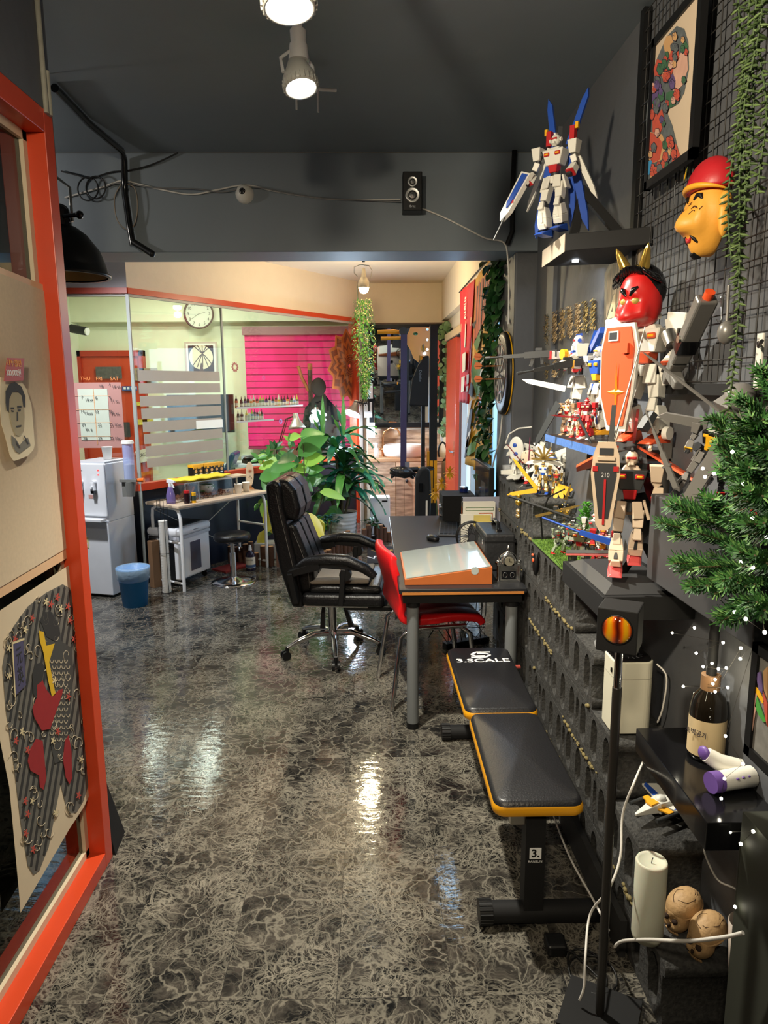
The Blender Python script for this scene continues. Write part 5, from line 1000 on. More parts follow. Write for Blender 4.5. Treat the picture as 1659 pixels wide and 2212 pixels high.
# picture with circular window design
a=A(401,812,Y=9.22); b=A(467,738,Y=9.22); cx0,cz0=(b.x-a.x)/2,(b.z-a.z)/2; t=thing('framed_print','framed print of a dark figure before a big round window','picture',(a.x+cx0,9.26,a.z+cz0)); g=G(M('print_frame',sr(190,170,155),.5)); w2,h2=cx0,cz0
g.bb((-w2,-.02,-h2),(w2,-.0,h2)); g.obj('frame',t); G(M('print_mount',sr(225,220,210),.6)).bb((-w2+.02,-.022,-h2+.02),(w2-.02,-.02,h2-.02)).obj('mount',t); G(M('print_dark',sr(60,35,45),.6)).bb((-w2+.045,-.024,-h2+.045),(w2-.045,-.022,h2-.045)).obj('print_ground',t)
G(M('print_window',sr(225,210,180),.6)).cyl((0,-.026,.02),(0,-.024,.02),w2*.74,n=32).obj('round_window',t)
g=G(M('print_lines',sr(90,55,50),.6)); 
for k in range(5): g.tube([(-w2*.6+k*.07,-.027,-.1),(-.02+k*.02,-.027,.03),(w2*.2-k*.06+.1,-.027,.17)],.005,4)
g.tb((0,-.027,-h2+.05),(0,-.027,-h2+.16),(.06,.003),(.01,.003)); g.obj('artwork',t)
# tv
a=A(365,935,Y=8.9); b=A(504,852,Y=8.9); t=thing('wall_television','black flat television seen behind the frosted strips','television',((a.x+b.x)/2,8.9,(a.z+b.z)/2)); g=G(BLKG).bb((-(b.x-a.x)/2,-.02,-(b.z-a.z)/2),((b.x-a.x)/2,.02,(b.z-a.z)/2)); g.obj('screen',t); G(DGR).bb((-.05,.02,-.05),(.05,.25,.05)).obj('wall_bracket',t)
# bullet camera/projector inside
t=thing('bullet_camera','black cylindrical camera with cable on the inner wall','camera',tuple(A(172,713,Y=8.8))); G(BLK).cyl((-.1,0,.02),(.10,-.05,-.02),.05).obj('camera_body',t); G(OWHT).cyl((.10,-.05,-.02),(.115,-.053,-.023),.045).obj('lens_ring',t); G(BLK).cyl((-.1,0,.02),(-3.70-A(172,713,Y=8.8).x,0,.05),.012).obj('wall_arm',t)
# ink shelves on the partition
BC_=[sr(30,30,35),sr(200,110,70),sr(210,200,190),sr(120,160,200),sr(230,140,60),sr(60,90,80),sr(225,190,60),sr(190,120,150),sr(60,70,130),sr(90,140,110)]
BN_=['black','terracotta','beige','pale blue','orange','dark green','yellow','pink','blue','green']
NTH='first second third fourth fifth sixth seventh eighth ninth tenth eleventh twelfth thirteenth fourteenth fifteenth sixteenth seventeenth eighteenth nineteenth twentieth'.split()
def ink(s_,z,k,row):
    kk=k; k=rd.randrange(10); t=thing('ink_bottle_small','%s ink bottle, %s from the left on the %s acrylic shelf'%(BN_[k],NTH[kk],row),'ink bottle',tuple(PP(s_,z,.06)),group='ink bottles on the %s shelf'%row); h=rd.uniform(.055,.075)
    g=G(M('ink_%d'%(k%10),BC_[k%10],.4)).cyl((0,0,0),(0,0,h),.016,n=10); g.mat(OWHT).cyl((0,0,h*.25),(0,0,h*.7),.0165,n=10); g.obj('bottle',t); cc=rd.choice([BLK,BLK,BLK,OWHT,GL[3]]); G(cc).cyl((0,0,h),(0,0,h+.018),.012,n=8).cyl((0,0,h+.018),(0,0,h+.05),.006,.002,n=8).obj('cap',t)
for row,(x0,x1,y,xs) in(('upper',(505,648,882,[511,522,530,536,543,549,556,563,569,576,583,590,597,603,609,615,622,630,636,642])),('lower',(505,585,912,[515,523,533,539,545,551,556,561,566]))):
    sa,z=PA(x0,y,.06); sb_,_=PA(x1,y,.06); g=G(GLC); pbox(g,sa,sb_,.02,.10,z-.005,z); g.mat(M('acrylic_edge_white',sr(215,215,225),.3)); pbox(g,sa,sb_,.018,.022,z-.006,z+.012); o0=PP(sa,z); g.v=[q-o0 for q in g.v]; tag(g.obj('acrylic_shelf',loc=tuple(o0)),'narrow clear acrylic shelf of ink bottles, the %s one'%row,'shelf')
    for k,x in enumerate(xs): s_,_=PA(x,y,.06); ink(s_,z+.001,k,row)
# mandala
s_,z_=PA(757,790,.03); c=PP(s_,z_,.05); t=thing('mandala_tapestry','orange lotus mandala tapestry with pointed petals hanging behind the glass','tapestry',tuple(c),rot=(0,0,PRZ))
MO=M('mandala_orange',sr(222,110,50),.8); MD=M('mandala_brown',sr(150,62,40),.8)
for r_,n_,w_,mt,dy,nm in((.43,12,.115,MO,0,'outer_petals'),(.385,12,.085,MD,-.003,'outer_petals_inner'),(.33,16,.06,MO,-.006,'middle_petals'),(.27,16,.04,MD,-.009,'middle_petals_inner'),(.22,16,.035,MO,-.012,'inner_petals'),(.15,16,.02,MD,-.015,'centre_petals')):
    g=G(mt)
    for k in range(n_): 
        a=2*PI*(k+.25)/n_; u=V((math.cos(a),0,math.sin(a))); w=V((-math.sin(a),0,math.cos(a))); g.slab([u*.02+V((0,dy,0)),u*r_*.62+w*w_+V((0,dy,0)),u*r_*.8+w*w_*.75+V((0,dy,0)),u*r_+V((0,dy,0)),u*r_*.8-w*w_*.75+V((0,dy,0)),u*r_*.62-w*w_+V((0,dy,0))],(0,-.0015,0))
    g.obj(nm,t)
g=G(MO); 
for r_ in(.06,.085,.11,.135): g.tube([(r_*math.cos(a),-.02,r_*math.sin(a)) for a in[2*PI*i/32 for i in range(32)]],.004,4,close=True)
g.obj('rings',t)
# lamps inside
LIT=M('lamp_cool_lit',(.70,.84,1),.3,emit=40)
def dlamp(px,py,Y,tgt,lit,label,arm):
    c=A(px,py,Y=Y); t=thing('desk_lamp',label,'desk lamp',tuple(c)); d=V(tgt).normalized(); R=d.to_track_quat('-Z','Y').to_matrix()
    G(ALU).lathe([(.028,.10),(.034,.06),(.04,.03),(.085,-.045),(.10,-.07),(.096,-.07),(.08,-.04),(.03,.03)],R=R,n=28).obj('lamp_shade',t)
    if lit: G(LIT).lathe([(0,-.05),(.05,-.05),(.088,-.062)],R=R,n=20).obj('lit_bulb',t)
    g=G(ALU if arm[0][0]<2 else BLK); P=[V((0,0,.08))]+[A(x,y,Y=Y)-c for x,y in arm]; g.tube(P,.008,6); g.tube([p+V((.02,0,0)) for p in P],.005,6); g.obj('arm',t)
dlamp(640,912,7.95,(.1,-.1,-1),False,'unlit aluminium desk lamp above the broad-leaved plant',[(618,905),(600,965),(592,1000)])
dlamp(686,898,8.5,(.2,-.35,-1),True,'lit desk lamp glowing white behind the dark coats',[(672,912),(668,960),(668,1010)])
t_=dlamp(765,883,8.15,(-.35,-.45,-1),True,'lit lamp on a scissor arm clamped to the orange post',[(772,868),(784,872),(792,870)])
light('lamp_light','POINT',tuple(A(752,905,Y=8.05)),55,COOL,None,.05); light('lamp_light','POINT',tuple(A(690,915,Y=8.35)),12,COOL,None,.05)
t=thing('scissor_arm','black scissor bracket of the lamp on the orange post','bracket',tuple(A(780,870,Y=8.3))); g=G(BLK)
for k in range(5): x=-.06+k*.028; g.tube([(x,0,-.035),(x+.028,0,.035)],.003,4); g.tube([(x,0.004,.035),(x+.028,.004,-.035)],.003,4)
g.bb((.08,-.01,-.1),(.1,.01,.1)); g.obj('scissor_links',t)
# work table inside
g=G(M('pale_worktop',sr(200,205,205),.4)); t=thing('work_table','pale work table behind the plants inside the glass room','table',(-1.22,8.62,0)); g.bb((-.55,-.25,.72),(.55,.25,.75)); g.obj('tabletop',t)
for x in(-.5,.5):
    for y in(-.2,.2): G(GRY).bb((x-.02,y-.02,0),(x+.02,y+.02,.72)).obj('leg',t)
tag(G(YEL).bb((-.1,-.08,0),(.1,.08,.03)).obj('yellow_tray',loc=(-1.22,8.45,.75)),'yellow tray on the work table behind the glass','tray')
t=thing('work_stool','dark blue reclining work chair behind the plants','chair',(-2.1,8.4,0)); G(M('navy_vinyl',sr(25,45,85),.35)).bb((-.2,-.2,.42),(.3,.2,.5)).tb((.3,0,.46),(.5,0,.9),(.4,.08),(.36,.06)).obj('seat',t,bevel=.02); G(CHR).cyl((0,0,0),(0,0,.42),.03).lathe([(0,.03),(.22,.01),(.22,0),(0,0)]).obj('pedestal',t)
# coat stand
c=A(680,840,Y=8.75); t=thing('coat_stand','dark wooden coat stand behind the glass','coat stand',(A(672,900,Y=8.75).x,8.75,0)); WDK=M('dark_wood',sr(70,38,25),.4); g=G(WDK); g.cyl((0,0,0),(0,0,1.85),.028); g.obj('pole',t); g=G(M('wood_tip',sr(165,90,45),.4)); g.cyl((0,0,1.85),(0,0,1.93),.03); g.tube([(-.02,0,1.6),(-.1,0,1.76),(-.14,0,1.9)],.02); g.obj('hook_arm',t)
t=thing('hanging_coat','dark coat hanging on the coat stand','coat',(A(695,960,Y=8.65).x,8.62,.95)); g=G(M('coat_dark',(.003,.0025,.004),.95,spec=.1,bump=.4,bscale=12)); g.lathe([(0,.62),(.05,.62),(.1,.55),(.19,.45),(.22,.3),(.23,0),(.27,-.4),(0,-.4)],n=24,sy=.45); g.obj('coat_body',t); G(M('coat_hood',(.012,.006,.006),.95,spec=.1)).sph((-.02,-.02,.70),(.09,.07,.11),12,8).obj('hood',t)
tag(G(BLK).bb((-.09,-.07,0),(.09,.07,.04)).sph((0,0,.05),(.11,.05,.03)).obj('old_telephone',loc=tuple(PP(PA(547,1028,.25)[0],.87,.25)),rot=(0,0,.6)),'old black telephone behind the partition sill','telephone')
# ================= right wall: grid, frames, masks =================
GM=M('grid_wire_black',(.02,.018,.016),.5)
GY0,GY1=1.0,2.50; GZ0=A(1440,826,X=.9).z; GZ1=CEIL-.03
t=thing('wire_grid_panel','large black wire grid panel fixed to the dark right wall','grid panel',(.905,(GY0+GY1)/2,GZ0))
hy=(GY1-GY0)/2; H_=GZ1-GZ0
g=G(GM)
n=int((GY1-GY0)/.056)
for i in range(n+1): y=-hy+2*hy*i/n; g.cyl((0,y,0),(0,y,H_),.0019,n=5,caps=False)
g.obj('upright_wires',t); g=G(GM); n=int(H_/.056)
for i in range(n+1): z=H_*i/n; g.cyl((-.003,-hy,z),(-.003,hy+.02,z),.0019,n=5,caps=False)
g.obj('cross_wires',t); g=G(BLK).bb((-.008,hy+.02,-.02),(.018,hy+.055,H_+.02)); g.obj('side_bar',t); g=G(BLKM).bb((-.01,-hy,-.035),(.018,hy+.05,-.005)); g.obj('bottom_bar',t)
for k,(x,y,y2) in enumerate(((1456,400,450),(1412,470,530),(1578,330,350),(1488,705,760),(1558,640,690))):
    a,b=A(x+4,y,X=.885),A(x,y2,X=.885); o=G(CHR).tube([(.012,0,-.004),(.004,0,.008),(-.004,0,0),b-a,(b-a)+V((-.006,0,-.008)),(b-a)+V((-.012,0,0))],.0017,6).obj('wire_hook',loc=tuple(a)); tag(o,['chrome S-hook on the grid left of the yellow mask','chrome S-hook low on the grid below the framed dragon print','chrome hook above the red hat of the yellow mask','chrome hook holding the silver toy blaster','chrome hook behind the hanging green strand'][k],'hook')
# framed dragon-like print
PX=.868
t=thing('framed_tattoo_print','black-framed coloured tattoo print hanging high on the wire grid','picture',(.885,2.30,2.26))
def pxp(g,pts,mat,off,o0,X=PX,th=.0006): g.mat(mat); g.slab([A(x,y,X=X-off)-o0 for x,y in pts],(-th,0,0))
o0=V(t.location)
g=G(BLK); y0,y1=A(1497,340,X=PX).y,A(1393,410,X=PX).y; z0,z1=A(1393,413,X=PX).z,A(1404,95,X=PX).z
yc=(y0+y1)/2-o0.y; hw=(y1-y0)/2; zz0,zz1=z0-o0.z,z1-o0.z; x0=PX-o0.x
for a,b in(((x0-.004,yc-hw,zz0),(x0+.015,yc+hw,zz0+.025)),((x0-.004,yc-hw,zz1-.025),(x0+.015,yc+hw,zz1)),((x0-.004,yc-hw,zz0),(x0+.015,yc-hw+.025,zz1)),((x0-.004,yc+hw-.02,zz0),(x0+.015,yc+hw,zz1))): g.bb(a,b)
g.obj('frame',t); G(M('print_paper',sr(205,185,160),.7)).bb((x0+.003,yc-hw+.02,zz0+.02),(x0+.006,yc+hw-.015,zz1-.02)).obj('print_paper',t)
sleeve=[(1397,375),(1396,250),(1404,180),(1418,130),(1440,80),(1462,56),(1478,62),(1487,90),(1488,150),(1478,200),(1465,225),(1448,232),(1440,240),(1452,270),(1462,310),(1471,345),(1440,365),(1410,390),(1398,395)]
DK=M('print_grey_wash',sr(92,98,100),.7,var=.5,vscale=60); RO=M('print_red',sr(190,80,60),.7,var=.25,vscale=40); OR2=M('print_orange',sr(220,130,50),.7,var=.2,vscale=40); GN2=M('print_green',sr(60,100,70),.7,var=.4,vscale=50); PU2=M('print_purple',sr(95,75,120),.7,var=.3,vscale=40); PK3=M('print_flesh',sr(205,160,140),.7,var=.2,vscale=40); BL2=M('print_blue',sr(60,140,190),.7)
xo=PX-(o0.x+x0+.003)
g=G(); pxp(g,sleeve,DK,-.002,o0); g.obj('grey_background',t)
stp=G()
for k in range(26):
    u=k/25; a=sleeve[int(1+u*7)]; 
    x=1398+k*3.3; pxp(stp,[(x,380-k*1.6),(x+1.2,379-k*1.6),(x+2+u*2,290-k*3),(x+1+u*2,291-k*3)],BN,-.0012,o0)
pass
ft=random.Random(12)
def insl(x,y):
    c=False
    for i in range(len(sleeve)):
        x1,y1=sleeve[i]; x2,y2=sleeve[i-1]
        if (y1>y)!=(y2>y) and x<(x2-x1)*(y-y1)/(y2-y1)+x1: c=not c
    return c
def fans(name,pal,x0,x1,y0,y1,n,r0,r1,off):
    g=G()
    for k in range(n):
        x,y=ft.uniform(x0,x1),ft.uniform(y0,y1)
        r=ft.uniform(r0,r1)
        if not(insl(x-r*.7,y) and insl(x+r*.7,y) and insl(x,y+r) and insl(x,y-r)): continue
        a=ft.uniform(0,6.28); f=lambda q:[(x+q*.55*math.cos(a+b)*(1+.12*math.cos(b*5)),y+q*math.sin(a+b)*(1+.12*math.cos(b*5))) for b in[2*PI*i/14 for i in range(14)]]
        pxp(g,f(r*1.16),BN,off+k*2e-5,o0,th=.0002); pxp(g,f(r),pal[k%len(pal)],off+.0003+k*2e-5,o0,th=.0002)
        for j in range(3): b=a+j*1.0; pxp(g,[(x,y),(x+.5*r*math.cos(b)+.5,y+r*.9*math.sin(b)),(x+.5*r*math.cos(b)-.5,y+r*.9*math.sin(b)+1.2)],BN,off+.0005+k*2e-5,o0,th=.0001)
    g.obj(name,t)
g=G(); pxp(g,[(1438,120),(1433,95),(1440,78),(1450,76),(1455,90),(1450,105),(1448,122)],OR2,-.001,o0); pxp(g,[(1403,330),(1398,300),(1405,285),(1430,290),(1440,315),(1430,345),(1412,352),(1402,345)],OR2,-.001,o0); g.obj('orange_creature',t,split=True)
g=G(); pxp(g,[(1412,150),(1420,128),(1440,135),(1450,110),(1465,105),(1468,125),(1455,150),(1445,175),(1430,165),(1415,165)],RO,-.0005,o0); pxp(g,[(1410,285),(1409,225),(1418,218),(1420,250),(1430,235),(1436,262),(1425,290)],RO,-.0005,o0); pxp(g,[(1452,345),(1460,310),(1471,342),(1450,362)],RO,-.0005,o0); pxp(g,[(1400,285),(1398,330),(1410,352),(1425,345),(1432,310),(1418,290)],RO,-.0005,o0); g.obj('red_creature',t,split=True)
g=G(); pxp(g,[(1438,225),(1440,200),(1455,195),(1465,210),(1458,228),(1446,234)],GN2,-.0005,o0); pxp(g,[(1470,100),(1480,85),(1487,100),(1480,112)],GN2,-.0005,o0); g.obj('green_shell',t)
g=G(); pxp(g,[(1402,200),(1412,180),(1424,200),(1430,190),(1425,220),(1410,225)],PU2,-.0005,o0); pxp(g,[(1440,165),(1455,160),(1460,175),(1452,190)],PU2,-.0004,o0); g.obj('purple_petals',t)
g=G(); pxp(g,[(1455,150),(1470,115),(1484,110),(1486,150),(1474,185),(1458,200),(1452,190)],PK3,-.0005,o0); g.obj('pale_scales',t)
g=G(); pxp(g,[(1396,375),(1397,350),(1408,345),(1408,365),(1402,378)],BL2,-.0005,o0); g.obj('blue_leaf',t)
fans('lower_fan_pattern',[RO,RO,DK,GN2,OR2],1396,1474,290,392,44,7,13,.0012); fans('middle_fan_pattern',[PU2,DK,GN2,PK3,RO],1396,1488,170,290,46,6,12,.0012); fans('upper_fan_pattern',[OR2,DK,RO,GN2,PK3],1405,1488,60,170,34,6,12,.0012)
# poster board
t=thing('beer_poster_board','dark octagonal advertising board on the wall behind the red mask','poster',(.918,2.62,1.52),rot=(0,0,0)); o0=V(t.location)
oct_=[(1304,792),(1306,592),(1322,560),(1372,525),(1392,520),(1392,792)]
g=G(BLK); g.slab([A(x,y,X=.912)-o0 for x,y in oct_],(.012,0,0)); g.obj('board_frame',t)
def chroma(): 
    m,nt,b=nodemat('brushed_tan_metal'); N=nt.nodes.new; L=nt.links.new; tc=N('ShaderNodeTexCoord'); n=N('ShaderNodeTexNoise'); mp=N('ShaderNodeMapping'); mp.inputs['Scale'].default_value=(1,12,1); L(tc.outputs['Object'],mp.inputs[0]); n.inputs['Scale'].default_value=6; L(mp.outputs[0],n.inputs['Vector']); r=N('ShaderNodeValToRGB'); r.color_ramp.elements[0].color=(*sr(85,72,58),1); r.color_ramp.elements[1].color=(*sr(200,180,150),1); r.color_ramp.elements[0].position=.35; r.color_ramp.elements[1].position=.7; L(n.outputs['Fac'],r.inputs[0]); L(r.outputs[0],b.inputs['Base Color']); b.inputs['Roughness'].default_value=.5; return m
g=G(chroma()); g.slab([A(x,y,X=.9105)-o0 for x,y in((1309,690),(1311,598),(1326,566),(1375,534),(1390,530),(1390,690))],(.0012,0,0)); g.obj('tan_panel',t)
g=G(M('poster_lower',sr(52,46,42),.5)); g.slab([A(x,y,X=.9105)-o0 for x,y in((1306,788),(1309,690),(1390,672),(1390,788))],(.0012,0,0)); g.obj('lower_panel',t)
def wtext(s,px,py,size,mat,parent,X=.9095,sx=1,bold=0,shear=0,nm='lettering',al='LEFT'): p=A(px,py,X=X)-o0; return text(s,size,mat,tuple(p),(PI/2,0,-PI/2),parent,nm,.0006,al,sx,bold,shear)
CRM=M('letter_cream',sr(222,205,165),.5)
wtext('Asahi',1309,679,.155,CRM,t,bold=.004,shear=.4,sx=.95); wtext('Asahi',1307,681,.155,BLK,t,X=.9100,bold=.008,shear=.4,sx=.95); wtext('DRY BLACK',1311,706,.062,M('letter_red',sr(190,60,45),.5),t,bold=.001); wtext('ドライ',1330,612,.045,BLK,t,bold=.001)
g=G(LG)
for k in range(9): a=A(1322+(k%3)*14,742+(k//3)*14,X=.9095)-o0; g.bb(a,a+V((.0008,-.02,.012)))
g.obj('small_print',t)
# ---- yellow laughing mask ----
def bump(q,c,s,a): d=(q-V(c)).length; return a*math.exp(-d*d/(2*s*s))
YSK=M('mask_yellow_skin',sr(225,160,60),.5,var=.05,bump=.1,bscale=40); RHT=M('mask_red_hat',sr(180,30,38),.45,bump=.1,bscale=30)
mc=A(1534,468,X=.84)
t=thing('laughing_mask','yellow smiling folk mask with red hat hanging on the wire grid','mask',tuple(mc),rot=(0,0,-PI/2+.12)); t.scale=(.74,.74,.74)
def facefn(q):
    q=V(q); r=1.0
    for c,s,a in(((0,-1,-.12),.15,.42),((0,-1,.04),.12,.10),((.14,-.97,-.20),.11,.22),((-.14,-.97,-.20),.11,.22),((.42,-.85,-.12),.22,.36),((-.42,-.85,-.12),.22,.36),((0,-.85,-.62),.2,.10),((0,-.65,-.85),.25,.16),((.35,-.9,.32),.18,.07),((-.35,-.9,.32),.18,.07),((.3,-.95,.10),.12,-.09),((-.3,-.95,.10),.12,-.09),((0,-.97,-.38),.13,-.05),((.85,-.2,0),.3,.10),((-.85,-.2,0),.3,.10)): r+=bump(q,c,s,a)
    return V((q.x*r*(1-.12*max(0,-q.z)),min(q.y*r,.15),q.z*r))
RX_,RY_,RZ_=.082,.072,.128
def onface(x,z,lift=1.02):
    y=-math.sqrt(max(.02,1-x*x-z*z)); q=facefn(V((x,y,z)).normalized()); return V((q.x*RX_,q.y*RY_,q.z*RZ_))*lift
g=G(YSK).sph((0,0,0),(RX_,RY_,RZ_),56,40,fn=facefn); g.obj('face',t)
g=G(YSK)
for s_ in(-1,1): g.sph((s_*.086,-.005,-.02),(.014,.02,.06),14,10); g.sph((s_*.088,-.005,.03),(.016,.022,.03),12,8)
g.obj('ear',t,split=True)
def ribbon(g,pts,w,lift=1.015):
    P=[onface(x,z,lift) for x,z in pts]; g.tube(P,w,8)
g=G(BLK)
for s_ in(-1,1):
    ribbon(g,[(s_*.20,.33),(s_*.32,.42),(s_*.45,.40),(s_*.54,.31)],[.004,.008,.009,.003]); ribbon(g,[(s_*.15,-.42),(s_*.27,-.52),(s_*.33,-.62)],[.002,.006,.003]) 
ribbon(g,[(0,-.76),(.0,-.86),(0,-.95)],[.010,.012,.003]); g.obj('painted_hair',t,split=True)
g=G(M('mask_dark_line',sr(70,40,20),.5))
for s_ in(-1,1): ribbon(g,[(s_*.20,.12),(s_*.30,.17),(s_*.42,.13),(s_*.50,.08)],[.001,.0026,.0026,.001]); ribbon(g,[(s_*.22,.0),(s_*.3,.08),(s_*.42,.04)],.0012); ribbon(g,[(s_*.55,.05),(s_*.62,.12)],.001)
ribbon(g,[(-.1,.25),(0,.22),(.1,.25)],.001); ribbon(g,[(-.12,.3),(0,.27),(.12,.3)],.001); g.obj('eye_and_wrinkle_lines',t)
g=G(M('mask_lips',sr(190,45,50),.4)); ribbon(g,[(-.16,-.46),(-.06,-.53),(.06,-.53),(.16,-.46)],[.002,.007,.007,.002]); g.obj('lips',t)
g=G(RHT); 
def hatfn(q): return V((q.x*(1+.05*q.z),q.y if q.y<.15 else .15,max(q.z,-.15)*(1+.25*max(0,q.z)*(1-.4*q.x))))
g.sph((0,.005,.088),(.096,.082,.080),36,20,fn=hatfn); g.obj('red_hat',t)
g=G(M('mask_hat_band',sr(222,160,40),.5)); g.tube([(.088*math.cos(a),-.080*math.sin(a)*1.0,.066+.022*math.sin(a)) for a in[PI*i/20 for i in range(21)]],[.002+.008*math.sin(PI*i/20) for i in range(21)],10); g.obj('hat_band',t)
g=G(M('emblem_green',sr(60,80,35),.5)); pe=[V((-.055,-.0665,.118)),V((-.020,-.0825,.113)),V((-.018,-.078,.155)),V((-.05,-.062,.152))]; g.slab([p*1.02 for p in pe],(0,-.003,0)); c0=sum(pe,V())/4; g.mat(YEL).slab([(c0+(p-c0)*.72)*1.02+V((0,-.003,0)) for p in pe],(0,-.002,0)); g.obj('hat_emblem',t)
tag(G(BLK).tube([(0,0,0),(-.02,-.05,-.03),(-.05,-.09,-.04)],.003).obj('mask_strap',loc=tuple(mc+V((.045,-.05,.04)))),'black elastic strap of the yellow mask','strap')
# ---- red demon mask ----
RSK=M('demon_red',sr(200,32,30),.35,coat=.3)
dc=A(1385,645,X=.82)
t=thing('red_demon_mask','red folk demon mask with black curls and two gold horns','mask',tuple(dc),rot=(.30,0,-PI/2+.62)); t.scale=(.86,.86,.86)
def demfn(q):
    r=1.0
    for c,s,a in(((0,-1,-.20),.15,.60),((.2,-.95,-.28),.12,.34),((-.2,-.95,-.28),.12,.34),((.46,-.8,-.28),.18,.42),((-.46,-.8,-.28),.18,.42),((0,-.8,-.66),.2,.30),((.3,-.95,.28),.14,.12),((-.3,-.95,.28),.14,.12),((.28,-.95,.05),.12,-.12),((-.28,-.95,.05),.12,-.12),((.7,-.4,-.7),.3,.15),((-.7,-.4,-.7),.3,.15)): r+=bump(q,c,s,a)
    return V((q.x*r,min(q.y*r,.2),q.z*r))
facefn=demfn; RX_,RY_,RZ_=.075,.072,.098
g=G(RSK).sph((0,0,0),(RX_,RY_,RZ_),52,36,fn=demfn); g.obj('face',t)
g=G(BLKG)
for s_ in(-1,1): ribbon(g,[(s_*.1,.25),(s_*.25,.42),(s_*.42,.5)],[.004,.010,.003],1.03)
g.obj('painted_brows',t)
g=G(M('demon_eye',sr(165,150,70),.4)); 
for s_ in(-1,1): g.sph(onface(s_*.3,.06,.98),(.016,.012,.013),12,8)
g.obj('eyes',t); g=G(BLK)
for s_ in(-1,1): g.sph(onface(s_*.3,.06,1.08),(.005,.004,.005),8,6)
g.obj('pupils',t)
g=G(OWHT)
for x in(-.12,-.04,.04,.12): g.cyl(onface(x,-.52,1.0),onface(x,-.52,1.0)+V((0,-.004,-.014)),.006,.001,n=6)
g.obj('teeth',t)
g=G(BLKG); rq=random.Random(9)
for k in range(150):
    a=rq.uniform(0,2*PI); b=rq.uniform(.12,1.15); x=math.cos(a)*math.sin(b); yy=abs(math.sin(a)*math.sin(b))*.8; z=math.cos(b); p=V((x*.085,yy*.075-.02+ (0 if z<.6 else -.02),z*.10+.02))
    d=V((x,.3,-1)).normalized(); g.tube([p,p+V((x*.01,-.002,.0))+d*.014,p+d*.03+V((x*.006,.0,0))],[.006,.0065,.002],6)
g.sph((0,.02,.03),(.083,.06,.086),20,14); g.obj('black_hair',t)
for s_ in(-1,1):
    g=G(GOLD); P=[V((s_*.035,-.015,.105+k*.011)) +V((s_*.004*k,.0,0)) for k in range(8)]; g.tube(P,[.019,.0195,.017,.0165,.013,.0115,.007,.001],12); g.obj('horn',t)
# ---- toy blaster on the grid ----
SG=M('toy_silver_grey',sr(118,116,112),.35,.3)
bt,bb_=A(1530,640,X=.86),A(1450,815,X=.86)
t=thing('toy_blaster','grey and silver toy blaster with orange muzzle hung on the grid','toy gun',tuple(bb_)); d=bt-bb_
g=G(SG); g.tb(d*.22,d*.98,(.034,.05),(.036,.052),up=(1,0,0)); g.obj('barrel',t,bevel=.006); G(M('toy_orange_tip',sr(235,85,40),.4)).cyl(d*.98,d*1.05,.013).obj('muzzle_tip',t)
g=G(BLKG); g.tb(d*.36,d*.52,(.038,.053),(.038,.053),up=(1,0,0)); g.obj('black_band',t); g=G(SG); g.tb(d*.22,d*.0+V((0,.03,-.01)),(.03,.045),(.028,.03),up=(1,0,0)); g.tb(d*.05,d*.05+V((0,-.05,-.035)),(.028,.04),(.026,.03),up=(1,0,0)); g.obj('grip',t,bevel=.004)
g=G(STL); c=A(1450,735,X=.86)-bb_; g.cyl(c+V((0,.02,.02)),c+V((0,-.01,-.015)),.022,.018); g.tube([c,c+V((0,-.04,-.02)),c+V((0,-.05,.03))],.006); g.cyl(d*.5+V((-.02,0,0)),d*.5+V((-.03,0,0)),.01); g.obj('scope',t,split=True)
t=thing('steel_ladle','rounded steel utensil hanging behind the green strand','utensil',tuple(A(1570,700,X=.86))); G(SG).sph((0,0,-.02),(.02,.022,.028)).cyl((0,0,0),(0,.005,.09),.004).obj('bowl',t)
t=thing('bottle_opener','cream bottle opener hanging on the right of the grid','opener',tuple(A(1640,780,X=.86))); G(OWHT).bb((-.004,-.012,-.06),(.004,.012,.06)).obj('handle',t,bevel=.003); G(BLK).tube([(-.005,0,.04),(-.02,-.03,.03),(-.03,-.06,.04)],.004).obj('hook',t)
# ---- dried moss strands on the wall ----
MOSS=[M('dried_moss_tan',sr(212,184,138),.9),M('dried_moss_dark',sr(110,106,80),.9),M('dried_moss_gold',sr(185,155,90),.9)]
def moss(x0,x1,y0,y1,label,cols):
    o0=A((x0+x1)/2,y0,X=.915); t=thing('dried_moss',label,'dried moss',tuple(o0)); g=G(); 
    for k in range(cols):
        x=x0+(x1-x0)*(k+.5)/cols; 
        for q in range(int((y1-y0)*3.2)):
            yy=rd.uniform(y0,y1)-(x-x0)*.35; p=A(x+rd.gauss(0,2.6),yy,X=.912)-o0; g.mat(MOSS[0 if 0<k<cols-2 else rd.randrange(1,3)] if rd.random()<.8 else MOSS[2]); g.leaf(p,(-.8+rd.uniform(-.4,.4),rd.uniform(-1,1),rd.uniform(-1,.6)),.020,.007,.8,seg=2)
    o=g.obj('moss_strands',t); o['kind']='stuff'; return t
moss(1176,1292,680,745,'tan dried moss strands on the wall under the small lamp',7); moss(1176,1240,785,820,'small dried moss clump on the wall behind the robot gun',4)
